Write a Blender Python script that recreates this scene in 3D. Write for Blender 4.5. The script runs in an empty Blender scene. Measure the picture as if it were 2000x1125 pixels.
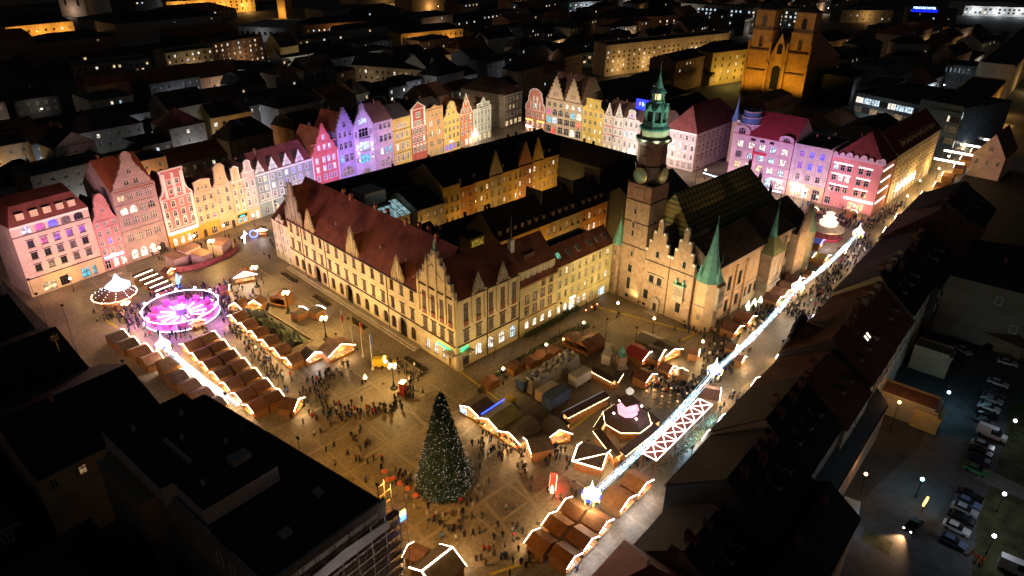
import bpy, math, random
from math import sin, cos, pi, radians, sqrt, atan2, floor
from mathutils import Vector, Matrix
from mathutils.geometry import tessellate_polygon

rnd = random.Random(7)
scene = bpy.context.scene
COL = scene.collection

# ------------------------------------------------------------------ camera
H = 95.0
F = 1345.0            # focal length in photograph pixels (2000 wide)
PITCH, ROLL, YAW = radians(27.5), radians(.74), radians(41.5)
FW = Vector((cos(PITCH)*cos(YAW), cos(PITCH)*sin(YAW), -sin(PITCH)))
RT0 = Vector((sin(YAW), -cos(YAW), 0))
UP0 = RT0.cross(FW)
RT = RT0*cos(ROLL) + UP0*sin(ROLL)
UP = -RT0*sin(ROLL) + UP0*cos(ROLL)
CAM = Vector((0, 0, H))
cd = bpy.data.cameras.new('camera')
cd.sensor_width = 36.0
cd.lens = F/2000*36
cd.clip_start = 1.0
cd.clip_end = 6000.0
co = bpy.data.objects.new('camera', cd)
COL.objects.link(co)
co.matrix_world = Matrix((( RT.x, UP.x, -FW.x, CAM.x), (RT.y, UP.y, -FW.y, CAM.y), (RT.z, UP.z, -FW.z, CAM.z), (0, 0, 0, 1)))
scene.camera = co

# ------------------------------------------------------------------ night sky, moon, exposure
world = bpy.data.worlds.new('World')
scene.world = world
world.use_nodes = True
nt = world.node_tree
bg = nt.nodes['Background']
sky = nt.nodes.new('ShaderNodeTexSky')
sky.sky_type = 'NISHITA'
sky.sun_disc = False
sky.sun_elevation = radians(1.0)
sky.sun_rotation = radians(200)
nt.links.new(sky.outputs[0], bg.inputs[0])
bg.inputs[1].default_value = 0.02
sd = bpy.data.lights.new('moon', 'SUN')
sd.energy = 0.01
sd.angle = radians(2)
sd.color = (.75, .85, 1)
so = bpy.data.objects.new('moon', sd)
COL.objects.link(so)
so.rotation_euler = (radians(55), 0, radians(-50))
scene.view_settings.view_transform = 'Standard'
scene.view_settings.look = 'None'
scene.view_settings.exposure = 0.0
scene.view_settings.gamma = 1.0
scene.render.engine = 'CYCLES'
scene.cycles.use_denoising = True
scene.cycles.use_light_tree = True
scene.cycles.max_bounces = 4
scene.cycles.diffuse_bounces = 2
scene.cycles.glossy_bounces = 2
scene.cycles.sample_clamp_indirect = 3.0

# ------------------------------------------------------------------ helpers: places
def G(px, py, z=0.0):
    """world point at height z that the photograph shows at (px, py)"""
    d = RT*((px-1000)/F) + UP*(-(py-562.5)/F) + FW
    t = (z-H)/d.z
    return CAM + d*t

# ------------------------------------------------------------------ helpers: materials
MATS = {}
def _new(name):
    m = bpy.data.materials.new(name)
    m.use_nodes = True
    return m, m.node_tree, m.node_tree.nodes['Principled BSDF']

def P(name, rgb, rough=.8, var=.18, scale=.6, metal=0.0, fine=6.0, courses=0.0, bump=0.0):
    """plain surface: base colour broken up by two world-space noises, optional horizontal courses"""
    if name in MATS: return MATS[name]
    m, t, b = _new(name)
    g = t.nodes.new('ShaderNodeNewGeometry')
    n1 = t.nodes.new('ShaderNodeTexNoise'); n1.inputs['Scale'].default_value = scale; n1.inputs['Detail'].default_value = 3
    n2 = t.nodes.new('ShaderNodeTexNoise'); n2.inputs['Scale'].default_value = fine; n2.inputs['Detail'].default_value = 2
    for n in (n1, n2): t.links.new(g.outputs['Position'], n.inputs['Vector'])
    a = t.nodes.new('ShaderNodeMath'); a.operation = 'ADD'
    t.links.new(n1.outputs[0], a.inputs[0]); t.links.new(n2.outputs[0], a.inputs[1])
    r = t.nodes.new('ShaderNodeMapRange')
    r.inputs[1].default_value = .65; r.inputs[2].default_value = 1.35
    r.inputs[3].default_value = 1-var*1.6; r.inputs[4].default_value = 1+var
    t.links.new(a.outputs[0], r.inputs[0])
    fac = r.outputs[0]
    if courses:
        w = t.nodes.new('ShaderNodeTexWave'); w.bands_direction = 'Z'; w.inputs['Scale'].default_value = courses
        w.inputs['Distortion'].default_value = .6; w.inputs['Detail Scale'].default_value = 3
        t.links.new(g.outputs['Position'], w.inputs['Vector'])
        mr = t.nodes.new('ShaderNodeMapRange'); mr.inputs[3].default_value = .62; mr.inputs[4].default_value = 1.08
        t.links.new(w.outputs[1], mr.inputs[0])
        mm = t.nodes.new('ShaderNodeMath'); mm.operation = 'MULTIPLY'
        t.links.new(fac, mm.inputs[0]); t.links.new(mr.outputs[0], mm.inputs[1]); fac = mm.outputs[0]
    mx = t.nodes.new('ShaderNodeVectorMath'); mx.operation = 'SCALE'
    mx.inputs[0].default_value = rgb
    t.links.new(fac, mx.inputs['Scale'])
    t.links.new(mx.outputs[0], b.inputs['Base Color'])
    b.inputs['Roughness'].default_value = rough
    b.inputs['Metallic'].default_value = metal
    b.inputs['Specular IOR Level'].default_value = .3
    if bump:
        bp = t.nodes.new('ShaderNodeBump'); bp.inputs['Strength'].default_value = bump; bp.inputs['Distance'].default_value = .05
        t.links.new(n2.outputs[0], bp.inputs['Height']); t.links.new(bp.outputs[0], b.inputs['Normal'])
    MATS[name] = m
    return m

def EM(name, rgb, strength, sample=False, base=None):
    """something that gives off light"""
    if name in MATS: return MATS[name]
    m, t, b = _new(name)
    b.inputs['Base Color'].default_value = (*(base or [c*.5 for c in rgb]), 1)
    b.inputs['Emission Color'].default_value = (*rgb, 1)
    b.inputs['Emission Strength'].default_value = strength
    m.cycles.emission_sampling = 'AUTO' if sample else 'NONE'
    MATS[name] = m
    return m

def pane_lit(name, rgb, strength):
    """lit window: room light broken up by curtains and furniture"""
    if name in MATS: return MATS[name]
    m, t, b = _new(name)
    g = t.nodes.new('ShaderNodeNewGeometry')
    n = t.nodes.new('ShaderNodeTexNoise'); n.inputs['Scale'].default_value = 1.1; n.inputs['Detail'].default_value = 2
    t.links.new(g.outputs['Position'], n.inputs['Vector'])
    r = t.nodes.new('ShaderNodeMapRange'); r.inputs[1].default_value = .35; r.inputs[2].default_value = .65
    r.inputs[3].default_value = strength*.25; r.inputs[4].default_value = strength*1.5
    t.links.new(n.outputs[0], r.inputs[0])
    b.inputs['Base Color'].default_value = (.1, .1, .1, 1)
    b.inputs['Roughness'].default_value = .25
    b.inputs['Emission Color'].default_value = (*rgb, 1)
    t.links.new(r.outputs[0], b.inputs['Emission Strength'])
    m.cycles.emission_sampling = 'NONE'
    MATS[name] = m
    return m

glass = P('dark_glass', (.018, .02, .024), .12, .4)
curtain = P('curtained_glass', (.15, .14, .14), .3, .6, 1.2)
PANES = {
 'dark': glass, 'curt': curtain,
 'warm': pane_lit('pane_warm', (1, .72, .38), 1.0), 'white': pane_lit('pane_white', (1, .9, .75), 1.3),
 'cool': pane_lit('pane_cool', (.65, .85, 1), 1.1), 'blue': pane_lit('pane_blue', (.03, .05, 1), 1.6),
 'purple': pane_lit('pane_purple', (.4, .05, .9), .7), 'magenta': pane_lit('pane_magenta', (.9, .03, .35), .8),
 'cyan': pane_lit('pane_cyan', (.06, .65, .85), .9), 'red': pane_lit('pane_red', (1, .12, .06), 1.0),
 'green': pane_lit('pane_green', (.25, .9, .55), .7), 'dim': pane_lit('pane_dim', (1, .62, .3), .22),
 'orange': pane_lit('pane_orange', (1, .42, .08), .8),
}
white_trim = P('white_trim', (.72, .7, .66), .6, .06)
dark_trim = P('dark_trim', (.05, .04, .035), .6, .2)
stone = P('sandstone', (.4, .34, .27), .8, .25, .8)
roof_red = P('red_tile', (.26, .085, .055), .75, .3, .35, courses=1.6)
roof_brown = P('brown_tile', (.16, .085, .06), .75, .3, .35, courses=1.6)
roof_dark = P('dark_tile', (.055, .045, .045), .75, .35, .35, courses=1.6)
roof_felt = P('roofing_felt', (.035, .036, .04), .8, .4, .25)
copper = P('copper_patina', (.16, .42, .35), .55, .25, .8)
metal = P('grey_metal', (.22, .23, .24), .45, .2, metal=.6)
blackm = P('black_metal', (.02, .02, .022), .5, .2)
zinc = P('zinc', (.3, .31, .33), .5, .15)

# ------------------------------------------------------------------ helpers: meshes
class MB:
    def __init__(s): s.v = []; s.f = []; s.m = []
    def poly(s, pts, m=0):
        n = len(s.v); s.v += [tuple(p) for p in pts]; s.f.append(tuple(range(n, n+len(pts)))); s.m.append(m); return s
    def box(s, x0, x1, y0, y1, z0, z1, m=0, bottom=True):
        n = len(s.v)
        s.v += [(x0,y0,z0),(x1,y0,z0),(x1,y1,z0),(x0,y1,z0),(x0,y0,z1),(x1,y0,z1),(x1,y1,z1),(x0,y1,z1)]
        fs = [(4,5,6,7),(0,1,5,4),(1,2,6,5),(2,3,7,6),(3,0,4,7)]
        if bottom: fs.append((3,2,1,0))
        for f in fs: s.f.append(tuple(n+i for i in f)); s.m.append(m)
        return s
    def prism(s, pts, z0, z1, m=0, mt=None):
        """pts: counter-clockwise (x, y)"""
        n = len(s.v); k = len(pts)
        s.v += [(p[0], p[1], z0) for p in pts] + [(p[0], p[1], z1) for p in pts]
        for i in range(k):
            j = (i+1) % k; s.f.append((n+i, n+j, n+k+j, n+k+i)); s.m.append(m)
        s.f.append(tuple(range(n+k, n+2*k))); s.m.append(m if mt is None else mt)
        s.f.append(tuple(range(n+k-1, n-1, -1))); s.m.append(m)
        return s
    def tube(s, a, b, r, n=6, m=0, r2=None):
        a = Vector(a); b = Vector(b); d = (b-a)
        if d.length < 1e-6: return s
        d.normalize(); u = d.orthogonal().normalized(); w = d.cross(u); r2 = r if r2 is None else r2
        k = len(s.v)
        for i in range(n):
            q = u*cos(2*pi*i/n) + w*sin(2*pi*i/n)
            s.v.append(tuple(a+q*r)); s.v.append(tuple(b+q*r2))
        for i in range(n):
            j = (i+1) % n; s.f.append((k+2*i, k+2*j, k+2*j+1, k+2*i+1)); s.m.append(m)
        s.f.append(tuple(k+2*i+1 for i in range(n))); s.m.append(m)
        s.f.append(tuple(k+2*i for i in range(n-1, -1, -1))); s.m.append(m)
        return s
    def lathe(s, prof, n=12, cx=0, cy=0, m=0, a0=0.0, ms=None):
        """prof: (radius, z) from bottom to top; ms: material per ring"""
        k = len(s.v)
        for r, z in prof:
            for i in range(n):
                a = a0+2*pi*i/n; s.v.append((cx+r*cos(a), cy+r*sin(a), z))
        for q in range(len(prof)-1):
            for i in range(n):
                j = (i+1) % n
                s.f.append((k+q*n+i, k+q*n+j, k+(q+1)*n+j, k+(q+1)*n+i)); s.m.append(ms[q] if ms else m)
        s.f.append(tuple(k+(len(prof)-1)*n+i for i in range(n))); s.m.append(ms[-1] if ms else m)
        return s
    def blob(s, c, r, m=0, sz=1.0):
        x, y, z = c; k = len(s.v)
        s.v += [(x+r,y,z),(x-r,y,z),(x,y+r,z),(x,y-r,z),(x,y,z+r*sz),(x,y,z-r*sz)]
        for f in ((0,2,4),(2,1,4),(1,3,4),(3,0,4),(2,0,5),(1,2,5),(3,1,5),(0,3,5)):
            s.f.append(tuple(k+i for i in f)); s.m.append(m)
        return s
    def xf(s, mat, start=0):
        for i in range(start, len(s.v)): s.v[i] = tuple(mat @ Vector(s.v[i]))
        return s
    def mesh(s, name, mats):
        me = bpy.data.meshes.new(name)
        me.from_pydata(s.v, [], s.f)
        for x in (mats if isinstance(mats, (list, tuple)) else [mats]): me.materials.append(x)
        if any(s.m): me.polygons.foreach_set('material_index', s.m)
        me.update()
        return me

def ob(name, data, parent=None, loc=(0,0,0), rz=0.0, label=None, cat=None, group=None, kind=None):
    o = bpy.data.objects.new(name, data)
    COL.objects.link(o)
    o.location = loc
    o.rotation_euler = (0, 0, rz)
    if parent is not None: o.parent = parent
    if label: o['label'] = label
    if cat: o['category'] = cat
    if group: o['group'] = group
    if kind: o['kind'] = kind
    return o

def part(name, mb, mats, parent, loc=(0,0,0), rz=0.0, **k):
    return ob(name, mb.mesh(name, mats), parent, loc, rz, **k)

def thing(name, label, cat, loc, rz=0.0, group=None):
    return ob(name, None, None, loc, rz, label, cat, group)

def copy_tree(o, parent=None):
    c = o.copy(); COL.objects.link(c); c.parent = parent
    for ch in o.children: copy_tree(ch, c)
    return c

def text(name, body, size, mat, parent, loc, rot, ext=.05):
    cu = bpy.data.curves.new(name, 'FONT'); cu.body = body; cu.size = size; cu.extrude = ext; cu.resolution_u = 2
    tmp = bpy.data.objects.new('tmp', cu); COL.objects.link(tmp)
    me = bpy.data.meshes.new_from_object(tmp.evaluated_get(bpy.context.evaluated_depsgraph_get()))
    bpy.data.objects.remove(tmp); me.name = name
    me.materials.clear(); me.materials.append(mat)
    o = ob(name, me, parent, loc); o.rotation_euler = rot
    return o

# ------------------------------------------------------------------ helpers: lamps
def spot(loc, target, power, color, angle=70, blend=.6, radius=.4, name='floodlight_beam'):
    l = bpy.data.lights.new(name, 'SPOT'); l.energy = power; l.color = color
    l.spot_size = radians(angle); l.spot_blend = blend; l.shadow_soft_size = radius
    o = bpy.data.objects.new(name, l); COL.objects.link(o)
    o.location = loc
    d = Vector(target)-Vector(loc)
    o.rotation_euler = d.to_track_quat('-Z', 'Y').to_euler()
    return o

def bulb(loc, power, color, radius=.25, name='lamp_light'):
    l = bpy.data.lights.new(name, 'POINT'); l.energy = power; l.color = color; l.shadow_soft_size = radius
    o = bpy.data.objects.new(name, l); COL.objects.link(o); o.location = loc
    return o
# ------------------------------------------------------------------ helpers: facades and houses
def arch_pts(x0, x1, z0, z1, n=6):
    """rectangle whose top is a half round (or segment), counter-clockwise from bottom left"""
    w = (x1-x0)/2; cx = (x0+x1)/2; rise = min(w, (z1-z0)*.45); zs = z1-rise
    return [(x0, z0), (x1, z0), (x1, zs)] + [(cx+w*cos(pi*i/n), zs+rise*sin(pi*i/n)) for i in range(1, n)] + [(x0, zs)]

def rect_pts(x0, x1, z0, z1): return [(x0, z0), (x1, z0), (x1, z1), (x0, z1)]

def facade(mb, outline, holes, reveal=.3, thick=.45, m=0, mr=0, back=True):
    """front wall in the plane y=0 facing -y, pierced by holes with reveals"""
    loops = [outline]+holes
    pts = [p for l in loops for p in l]
    base = len(mb.v)
    mb.v += [(x, 0, z) for x, z in pts]
    for t in tessellate_polygon([[Vector((x, z, 0)) for x, z in l] for l in loops]):
        a, b, c = (pts[i] for i in t)
        ar = (b[0]-a[0])*(c[1]-a[1])-(c[0]-a[0])*(b[1]-a[1])
        if abs(ar) < 1e-9: continue
        t = t if ar > 0 else (t[0], t[2], t[1])
        mb.f.append(tuple(base+i for i in t)); mb.m.append(m)
    for h in holes:
        k = len(h)
        for i in range(k):
            a = h[i]; b = h[(i+1) % k]
            mb.poly([(b[0], 0, b[1]), (a[0], 0, a[1]), (a[0], reveal, a[1]), (b[0], reveal, b[1])], mr)
    k = len(outline)
    for i in range(k):
        a = outline[i]; b = outline[(i+1) % k]
        mb.poly([(a[0], 0, a[1]), (b[0], 0, b[1]), (b[0], thick, b[1]), (a[0], thick, a[1])], m)
    if back: mb.poly([(x, thick, z) for x, z in reversed(outline)], m)

WIN = {}
def win_mesh(w, h, sty):
    key = (round(w, 1), round(h, 1), sty)
    if key in WIN: return WIN[key]
    w, h = key[0], key[1]
    mb = MB(); x0, x1 = -w/2, w/2; b = .09
    arched = 'a' in sty
    loop = arch_pts(x0, x1, 0, h) if arched else rect_pts(x0, x1, 0, h)
    mb.poly([(x, .2, z) for x, z in loop], 1)
    def ring(lp, din, dout, y0, y1, m):
        c = (sum(p[0] for p in lp)/len(lp), sum(p[1] for p in lp)/len(lp))
        def off(p, d):
            dx, dz = p[0]-c[0], p[1]-c[1]
            return (p[0]+(d if dx > 0 else -d)*(1 if abs(dx) > .02 else 0), p[1]+(d if dz > 0 else -d))
        A = [off(p, din) for p in lp]; B = [off(p, dout) for p in lp]; n = len(lp)
        for i in range(n):
            j = (i+1) % n
            mb.poly([(B[i][0], y0, B[i][1]), (B[j][0], y0, B[j][1]), (A[j][0], y0, A[j][1]), (A[i][0], y0, A[i][1])], m)
            if y1 > y0:
                mb.poly([(A[i][0], y0, A[i][1]), (A[j][0], y0, A[j][1]), (A[j][0], y1, A[j][1]), (A[i][0], y1, A[i][1])], m)
                mb.poly([(B[j][0], y0, B[j][1]), (B[i][0], y0, B[i][1]), (B[i][0], y1, B[i][1]), (B[j][0], y1, B[j][1])], m)
    ring(loop, -b, 0, .12, .2, 0)
    nv = 1 if w < 1.9 else 2
    if 'p' in sty: nv = 2
    for i in range(1, nv+1):
        x = x0+w*i/(nv+1); mb.box(x-.04, x+.04, .12, .195, b, h-b*.6, 0)
    zt = h*(.62 if not arched else .55)
    mb.box(x0+b, x1-b, .125, .19, zt-.04, zt+.04, 0)
    if 's' in sty: ring(loop, 0, .2, -.05, .0, 2)
    if 'n' not in sty: mb.box(x0-.15, x1+.15, -.14, 0, -.14, 0, 2)
    if 'h' in sty: mb.box(x0-.3, x1+.3, -.22, 0, h+.25, h+.42, 2)
    if 't' in sty:
        z = h+.25; mb.box(x0-.25, x1+.25, -.2, 0, z, z+.12, 2)
        n = len(mb.v); mb.v += [(x0-.25, -.2, z+.12), (x1+.25, -.2, z+.12), (0, -.2, z+.55), (x0-.25, 0, z+.12), (x1+.25, 0, z+.12), (0, 0, z+.55)]
        for f in ((0, 1, 2), (1, 4, 5, 2), (0, 2, 5, 3)): mb.f.append(tuple(n+i for i in f)); mb.m.append(2)
    me = mb.mesh('window', [white_trim, glass, white_trim])
    WIN[key] = me
    return me

def win(parent, x, z, w, h, sty='s', pane='dark', fm=None, sm=None, y=0.0, name='window', rz=0.0):
    o = ob(name, win_mesh(w, h, sty), parent, (x, y, z), rz)
    sl = o.material_slots
    pm = PANES[pane] if isinstance(pane, str) else pane
    for i, mt in ((0, fm), (1, pm), (2, sm)):
        if mt is not None: sl[i].link = 'OBJECT'; sl[i].material = mt
    return o

def pick(weights):
    t = rnd.random()*sum(weights.values())
    for k, v in weights.items():
        t -= v
        if t <= 0: return k
    return k
DEF = {'dark': 6, 'curt': 2, 'warm': .6, 'white': .7, 'dim': .8}

GAB = {  # left half of a gable, x 0..0.5 of the width, z 0..1 of the height
 'tri': [(0, 0), (.5, 1)],
 'step': [(0, 0), (0, .16), (.08, .16), (.08, .34), (.17, .34), (.17, .52), (.26, .52), (.26, .7), (.35, .7), (.35, .86), (.43, .86), (.43, 1)],
 'bell': [(0, 0), (.06, .03), (.13, .12), (.19, .27), (.22, .42), (.19, .5), (.26, .55), (.27, .72), (.32, .86), (.4, .96), (.5, 1)],
 'big': [(0, 0), (.02, .05), (.08, .1), (.1, .22), (.15, .27), (.18, .36), (.24, .42), (.26, .52), (.32, .58), (.35, .68), (.38, .74), (.385, .9), (.43, .97), (.5, 1)],
 'scroll': [(0, 0), (.03, .1), (.1, .17), (.15, .3), (.17, .45), (.17, .93), (.14, .93), (.14, 1)],
 'neck': [(0, 0), (.05, .02), (.12, .1), (.17, .3), (.2, .5), (.2, .78), (.17, .8), (.25, .88), (.34, .97), (.5, 1)],
 'attic': [(0, 0), (.05, .05), (.1, .2), (.12, .4), (.12, .78), (.09, .78), (.09, .84), (.5, 1)],
 'ogee': [(0, 0), (.07, .06), (.12, .16), (.12, .24), (.18, .28), (.24, .36), (.27, .47), (.27, .54), (.33, .58), (.38, .68), (.4, .78), (.44, .82), (.46, .92), (.5, 1)],
 'round': [(0, 0), (.02, .2), (.08, .3), (.14, .36), (.15, .6), (.19, .66), (.2, .8), (.28, .92), (.38, .98), (.5, 1)],
 'ped': [(0, 0), (.02, 0), (.02, .45), (.3, .45), (.5, 1)],
}
def gable_profile(kind, x0, x1, z0, z1):
    L = GAB[kind]; w = x1-x0; h = z1-z0
    left = [(x0+a*w, z0+b*h) for a, b in L]
    right = [(x1-a*w, z0+b*h) for a, b in reversed(L)]
    if abs(left[-1][0]-right[0][0]) < .02: right = right[1:]
    return left+right        # left eave -> top -> right eave

def coping(mb, prof, wd=.32, proud=.14, back=.5, m=0):
    for (ax, az), (bx, bz) in zip(prof[:-1], prof[1:]):
        d = Vector((bx-ax, bz-az)); L = d.length
        if L < .05: continue
        d /= L; n = Vector((-d.y, d.x))
        a = Vector((ax, az))-d*.04; b = Vector((bx, bz))+d*.04
        q = [a-n*wd, b-n*wd, b+n*.1, a+n*.1]
        k = len(mb.v)
        mb.v += [(p.x, -proud, p.y) for p in q]+[(p.x, back, p.y) for p in q]
        for f in ((0, 1, 2, 3), (7, 6, 5, 4), (0, 4, 5, 1), (1, 5, 6, 2), (2, 6, 7, 3), (3, 7, 4, 0)):
            mb.f.append(tuple(k+i for i in f)); mb.m.append(m)

def roof_mesh(kind, w, d, ez, rh, over=.35):
    """returns roof MB and wall infill MB for a w x d box with eaves at ez and ridge at rh"""
    r = MB(); s = MB(); o = over; t = .22
    if kind == 'side':
        y0, y1, ym = -o*.2, d+o, d/2
        for a, b in ((y0, ym), (y1, ym)):
            q = [(0, a, ez), (w, a, ez), (w, b, rh), (0, b, rh)]
            if a > b: q = q[::-1]
            r.poly([(x, y, z+t) for x, y, z in q])
            r.poly([(x, y, z) for x, y, z in q[::-1]])
            r.poly([q[0], q[1], (q[1][0], q[1][1], q[1][2]+t), (q[0][0], q[0][1], q[0][2]+t)])
        r.poly([(0, y0, ez), (0, y0, ez+t), (0, ym, rh+t), (0, y1, ez+t), (0, y1, ez), (0, ym, rh)])
        r.poly([(w, y0, ez), (w, ym, rh), (w, y1, ez), (w, y1, ez+t), (w, ym, rh+t), (w, y0, ez+t)])
        s.poly([(0.02, .3, ez), (0.02, ym, rh-.02), (0.02, d, ez)]); s.poly([(w-.02, .3, ez), (w-.02, d, ez), (w-.02, ym, rh-.02)])
    elif kind == 'front':
        for a, b in ((-o, w/2), (w+o, w/2)):
            q = [(a, .3, ez-.3), (b, .3, rh), (b, d, rh), (a, d, ez-.3)]
            if a < b: q = q[::-1]
            r.poly([(x, y, z+t) for x, y, z in q]); r.poly([(x, y, z) for x, y, z in q[::-1]])
        s.poly([(w, d, ez), (0, d, ez), (w/2, d, rh)])
        s.poly([(0, .31, ez), (w, .31, ez), (w/2, .31, rh)])
    elif kind == 'hip':
        c = min(w, d)/2
        if w >= d: a, b = (c, d/2), (w-c, d/2)
        else: a, b = (w/2, c), (w/2, d-c)
        E = [(-o, -o, ez), (w+o, -o, ez), (w+o, d+o, ez), (-o, d+o, ez)]; A = (a[0], a[1], rh); B = (b[0], b[1], rh)
        if w >= d: fs = [[E[0], E[1], B, A], [E[1], E[2], B], [E[2], E[3], A, B], [E[3], E[0], A]]
        else: fs = [[E[0], E[1], A], [E[1], E[2], B, A], [E[2], E[3], B], [E[3], E[0], A, B]]
        for f in fs: r.poly(f)
        r.poly(E[::-1])
    elif kind == 'mansard':
        i1, hz = 2.2, ez+(rh-ez)*.75
        E = [(-.1, -.1), (w+.1, -.1), (w+.1, d+.1), (-.1, d+.1)]; T = [(i1, i1), (w-i1, i1), (w-i1, d-i1), (i1, d-i1)]
        for i in range(4):
            j = (i+1) % 4
            r.poly([(*E[i], ez), (*E[j], ez), (*T[j], hz), (*T[i], hz)])
        r.poly([(*T[0], hz), (*T[1], hz), (w-i1, d/2, rh), (i1, d/2, rh)]); r.poly([(*T[2], hz), (*T[3], hz), (i1, d/2, rh), (w-i1, d/2, rh)])
        r.poly([(*T[1], hz), (*T[2], hz), (w-i1, d/2, rh)]); r.poly([(*T[3], hz), (*T[0], hz), (i1, d/2, rh)])
    else:  # flat
        r.box(.3, w-.3, .45, d-.3, ez-.05, ez+.12)
        p = rh-ez
        for q in ((0, w, d-.28, d), (0, .28, .46, d-.29), (w-.28, w, .46, d-.29)): s.box(*q, ez, ez+p)
    return r, s

def chimney(parent, x, y, z, h=1.6, a=.6, b=.8, mat=None):
    mb = MB(); mb.box(-a/2, a/2, -b/2, b/2, -1.2, h); mb.box(-a/2-.08, a/2+.08, -b/2-.08, b/2+.08, h, h+.18)
    for i in (-1, 1): mb.tube((0, i*b*.22, h+.18), (0, i*b*.22, h+.5), .12, 6)
    return part('chimney', mb, mat or P('chimney_brick', (.2, .1, .075), .85, .3, 2), parent, (x, y, z))

def dormer(parent, x, y, z, w, h, dep, pane, wall, rm):
    mb = MB()
    mb.box(-w/2, w/2, 0, dep, 0, h); mb.box(-w/2-.15, w/2+.15, -.2, dep, h, h+.16, 1)
    o = part('dormer', mb, [wall, rm], parent, (x, y, z))
    mw = win(o, 0, .25, w*.72, h-.4, 'n', pane, white_trim, y=-.14)
    return o

HOUSE_N = 0
def house(label, origin, rz, w, d, eave, wall, rows, name='townhouse', cat='house', gab=None, top=None, gx=None,
          roof=('side', None), rm=None, trim=None, bands=(), gwall=None, gh=4.6, fm=None, sm=None, chims=1, back=True, group=None, fz0=0.0):
    """one house: front wall pierced by its windows, body, roof, trim.  rows: (z, h, w, style, xs or n, panes)"""
    global HOUSE_N
    HOUSE_N += 1
    t = thing(name, label, cat, origin, rz, group)
    trim = trim or white_trim; rm = rm or roof_dark; sm = sm or trim
    holes = []; wl = []
    for row in rows:
        z, h, ww, sty, xs = row[:5]
        panes = row[5] if len(row) > 5 else None
        if isinstance(xs, int): xs = [w*(i+.5)/xs for i in range(xs)]
        for i, x in enumerate(xs):
            if isinstance(panes, str) and panes in PANES: pn = panes
            elif isinstance(panes, (list, tuple)): pn = panes[i % len(panes)]
            elif isinstance(panes, dict): pn = pick(panes)
            else: pn = pick(DEF)
            w1, h1 = round(ww, 1), round(h, 1)
            f = arch_pts if 'a' in sty else rect_pts
            holes.append(f(x-w1/2, x+w1/2, z, z+h1)); wl.append((x, z, w1, h1, sty, pn))
    if gab:
        gx0, gx1 = gx or (0, w)
        prof = gable_profile(gab, gx0, gx1, eave, top)
        if gx0 > .01: prof = [(0, eave)]+prof
        if gx1 < w-.01: prof = prof+[(w, eave)]
    else: prof = [(0, eave), (w, eave)]
    outline = [(0, fz0), (w, fz0)]+prof[::-1]
    mb = MB()
    gz = gh if gwall else 0
    facade(mb, outline, holes)
    kind = roof[0]; rh = roof[1] or eave+6
    mb.box(.02, w-.02, .46, d, 0, eave-.01, 0, bottom=False)
    r, s = roof_mesh(kind, w, d, eave, rh)
    n = len(mb.v); mb.v += s.v; mb.f += [tuple(i+n for i in f) for f in s.f]; mb.m += s.m
    part('wall', mb, [wall], t)
    ro = part('roof', r, [rm], t)
    if gab and kind == 'side' and top-eave > 2.5:     # saddle roof behind the gable
        mbx = MB(); gm = (gx0+gx1)/2 if gx else w/2; g0, g1 = (gx0, gx1) if gx else (0, w)
        zt = min(top-.6, rh); dep = d/2*(zt-eave)/max(rh-eave, .1)
        g0 += .3; g1 -= .3
        a, b, c = (g0, .46, eave), (g1, .46, eave), (gm, .46, zt)
        mbx.poly([a, c, (gm, dep, zt+.02)]); mbx.poly([c, b, (gm, dep, zt+.02)])
        part('gable_roof', mbx, [rm], ro)
    for i in range(chims):
        cx = rnd.uniform(.15, .85)*w
        if kind == 'side': chimney(ro, cx, d*.5+rnd.choice((-1, 1))*.8, rh-.6)
        elif kind == 'front': chimney(ro, w/2+.9, d*rnd.uniform(.4, .8), rh-.8)
        else: chimney(ro, cx, d*.6, (eave if kind == 'flat' else (eave+rh)/2))
    if gab:
        cm = MB(); coping(cm, prof); part('coping', cm, [trim], t)
    else:
        cm = MB(); cm.box(.02, w-.02, -.35, -.002, eave-.45, eave-.02); cm.box(.02, w-.02, -.18, -.002, eave-.75, eave-.452); part('cornice', cm, [trim], t)
    for (bz, bh, bp, bm) in bands:
        cm = MB(); cm.box(.03, w-.03, -bp, -.003, bz, bz+bh); part('string_course', cm, [bm or trim], t)
    if gab and top-eave > 2.5:
        cm = MB(); cm.box(.03, w-.03, -.3, -.004, eave-.3, eave); part('cornice', cm, [trim], t)
    for x, z, w1, h1, sty, pn in wl: win(t, x, z, w1, h1, sty, pn, fm, sm)
    if gwall:
        # ground floor in its own colour: a shallow skin between the openings
        xs = sorted({x for hle in holes for x, z in hle if z < gh}); cm = MB()
        hs = [h for h in holes if min(p[1] for p in h) < gh-.3]
        facade(cm, [(0.03, fz0), (w-.03, fz0), (w-.03, gh), (0.03, gh)], [[(x, min(z, gh-.25)) for x, z in h] for h in hs], .035, .035, back=False)
        part('ground_floor_wall', cm, [gwall], t, (0, -.04, 0))
    t['w'] = w
    return t

def boxes(name, mat, parent, *bs):
    for b in bs:
        m_ = MB(); m_.box(*b); part(name, m_, [mat], parent)

def shop_sign(t, x0, x1, z, h, mat, y=-.3):
    mb = MB(); mb.box(x0, x1, y, y+.25, z, z+h)
    return part('shop_sign', mb, [mat], t)

def door(t, x, w, h, mat, y=-.06, arched=True):
    mb = MB()
    l = arch_pts(x-w/2, x+w/2, 0, h) if arched else rect_pts(x-w/2, x+w/2, 0, h)
    mb.poly([(a, y, b) for a, b in l]); n = len(l)
    for i in range(n):
        a = l[i]; b = l[(i+1) % n]; mb.poly([(b[0], y, b[1]), (a[0], y, a[1]), (a[0], 0, a[1]), (b[0], 0, b[1])])
    mb.box(x-.04, x+.04, y-.03, y, .1, h*.9)
    return part('door', mb, [mat], t)

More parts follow.
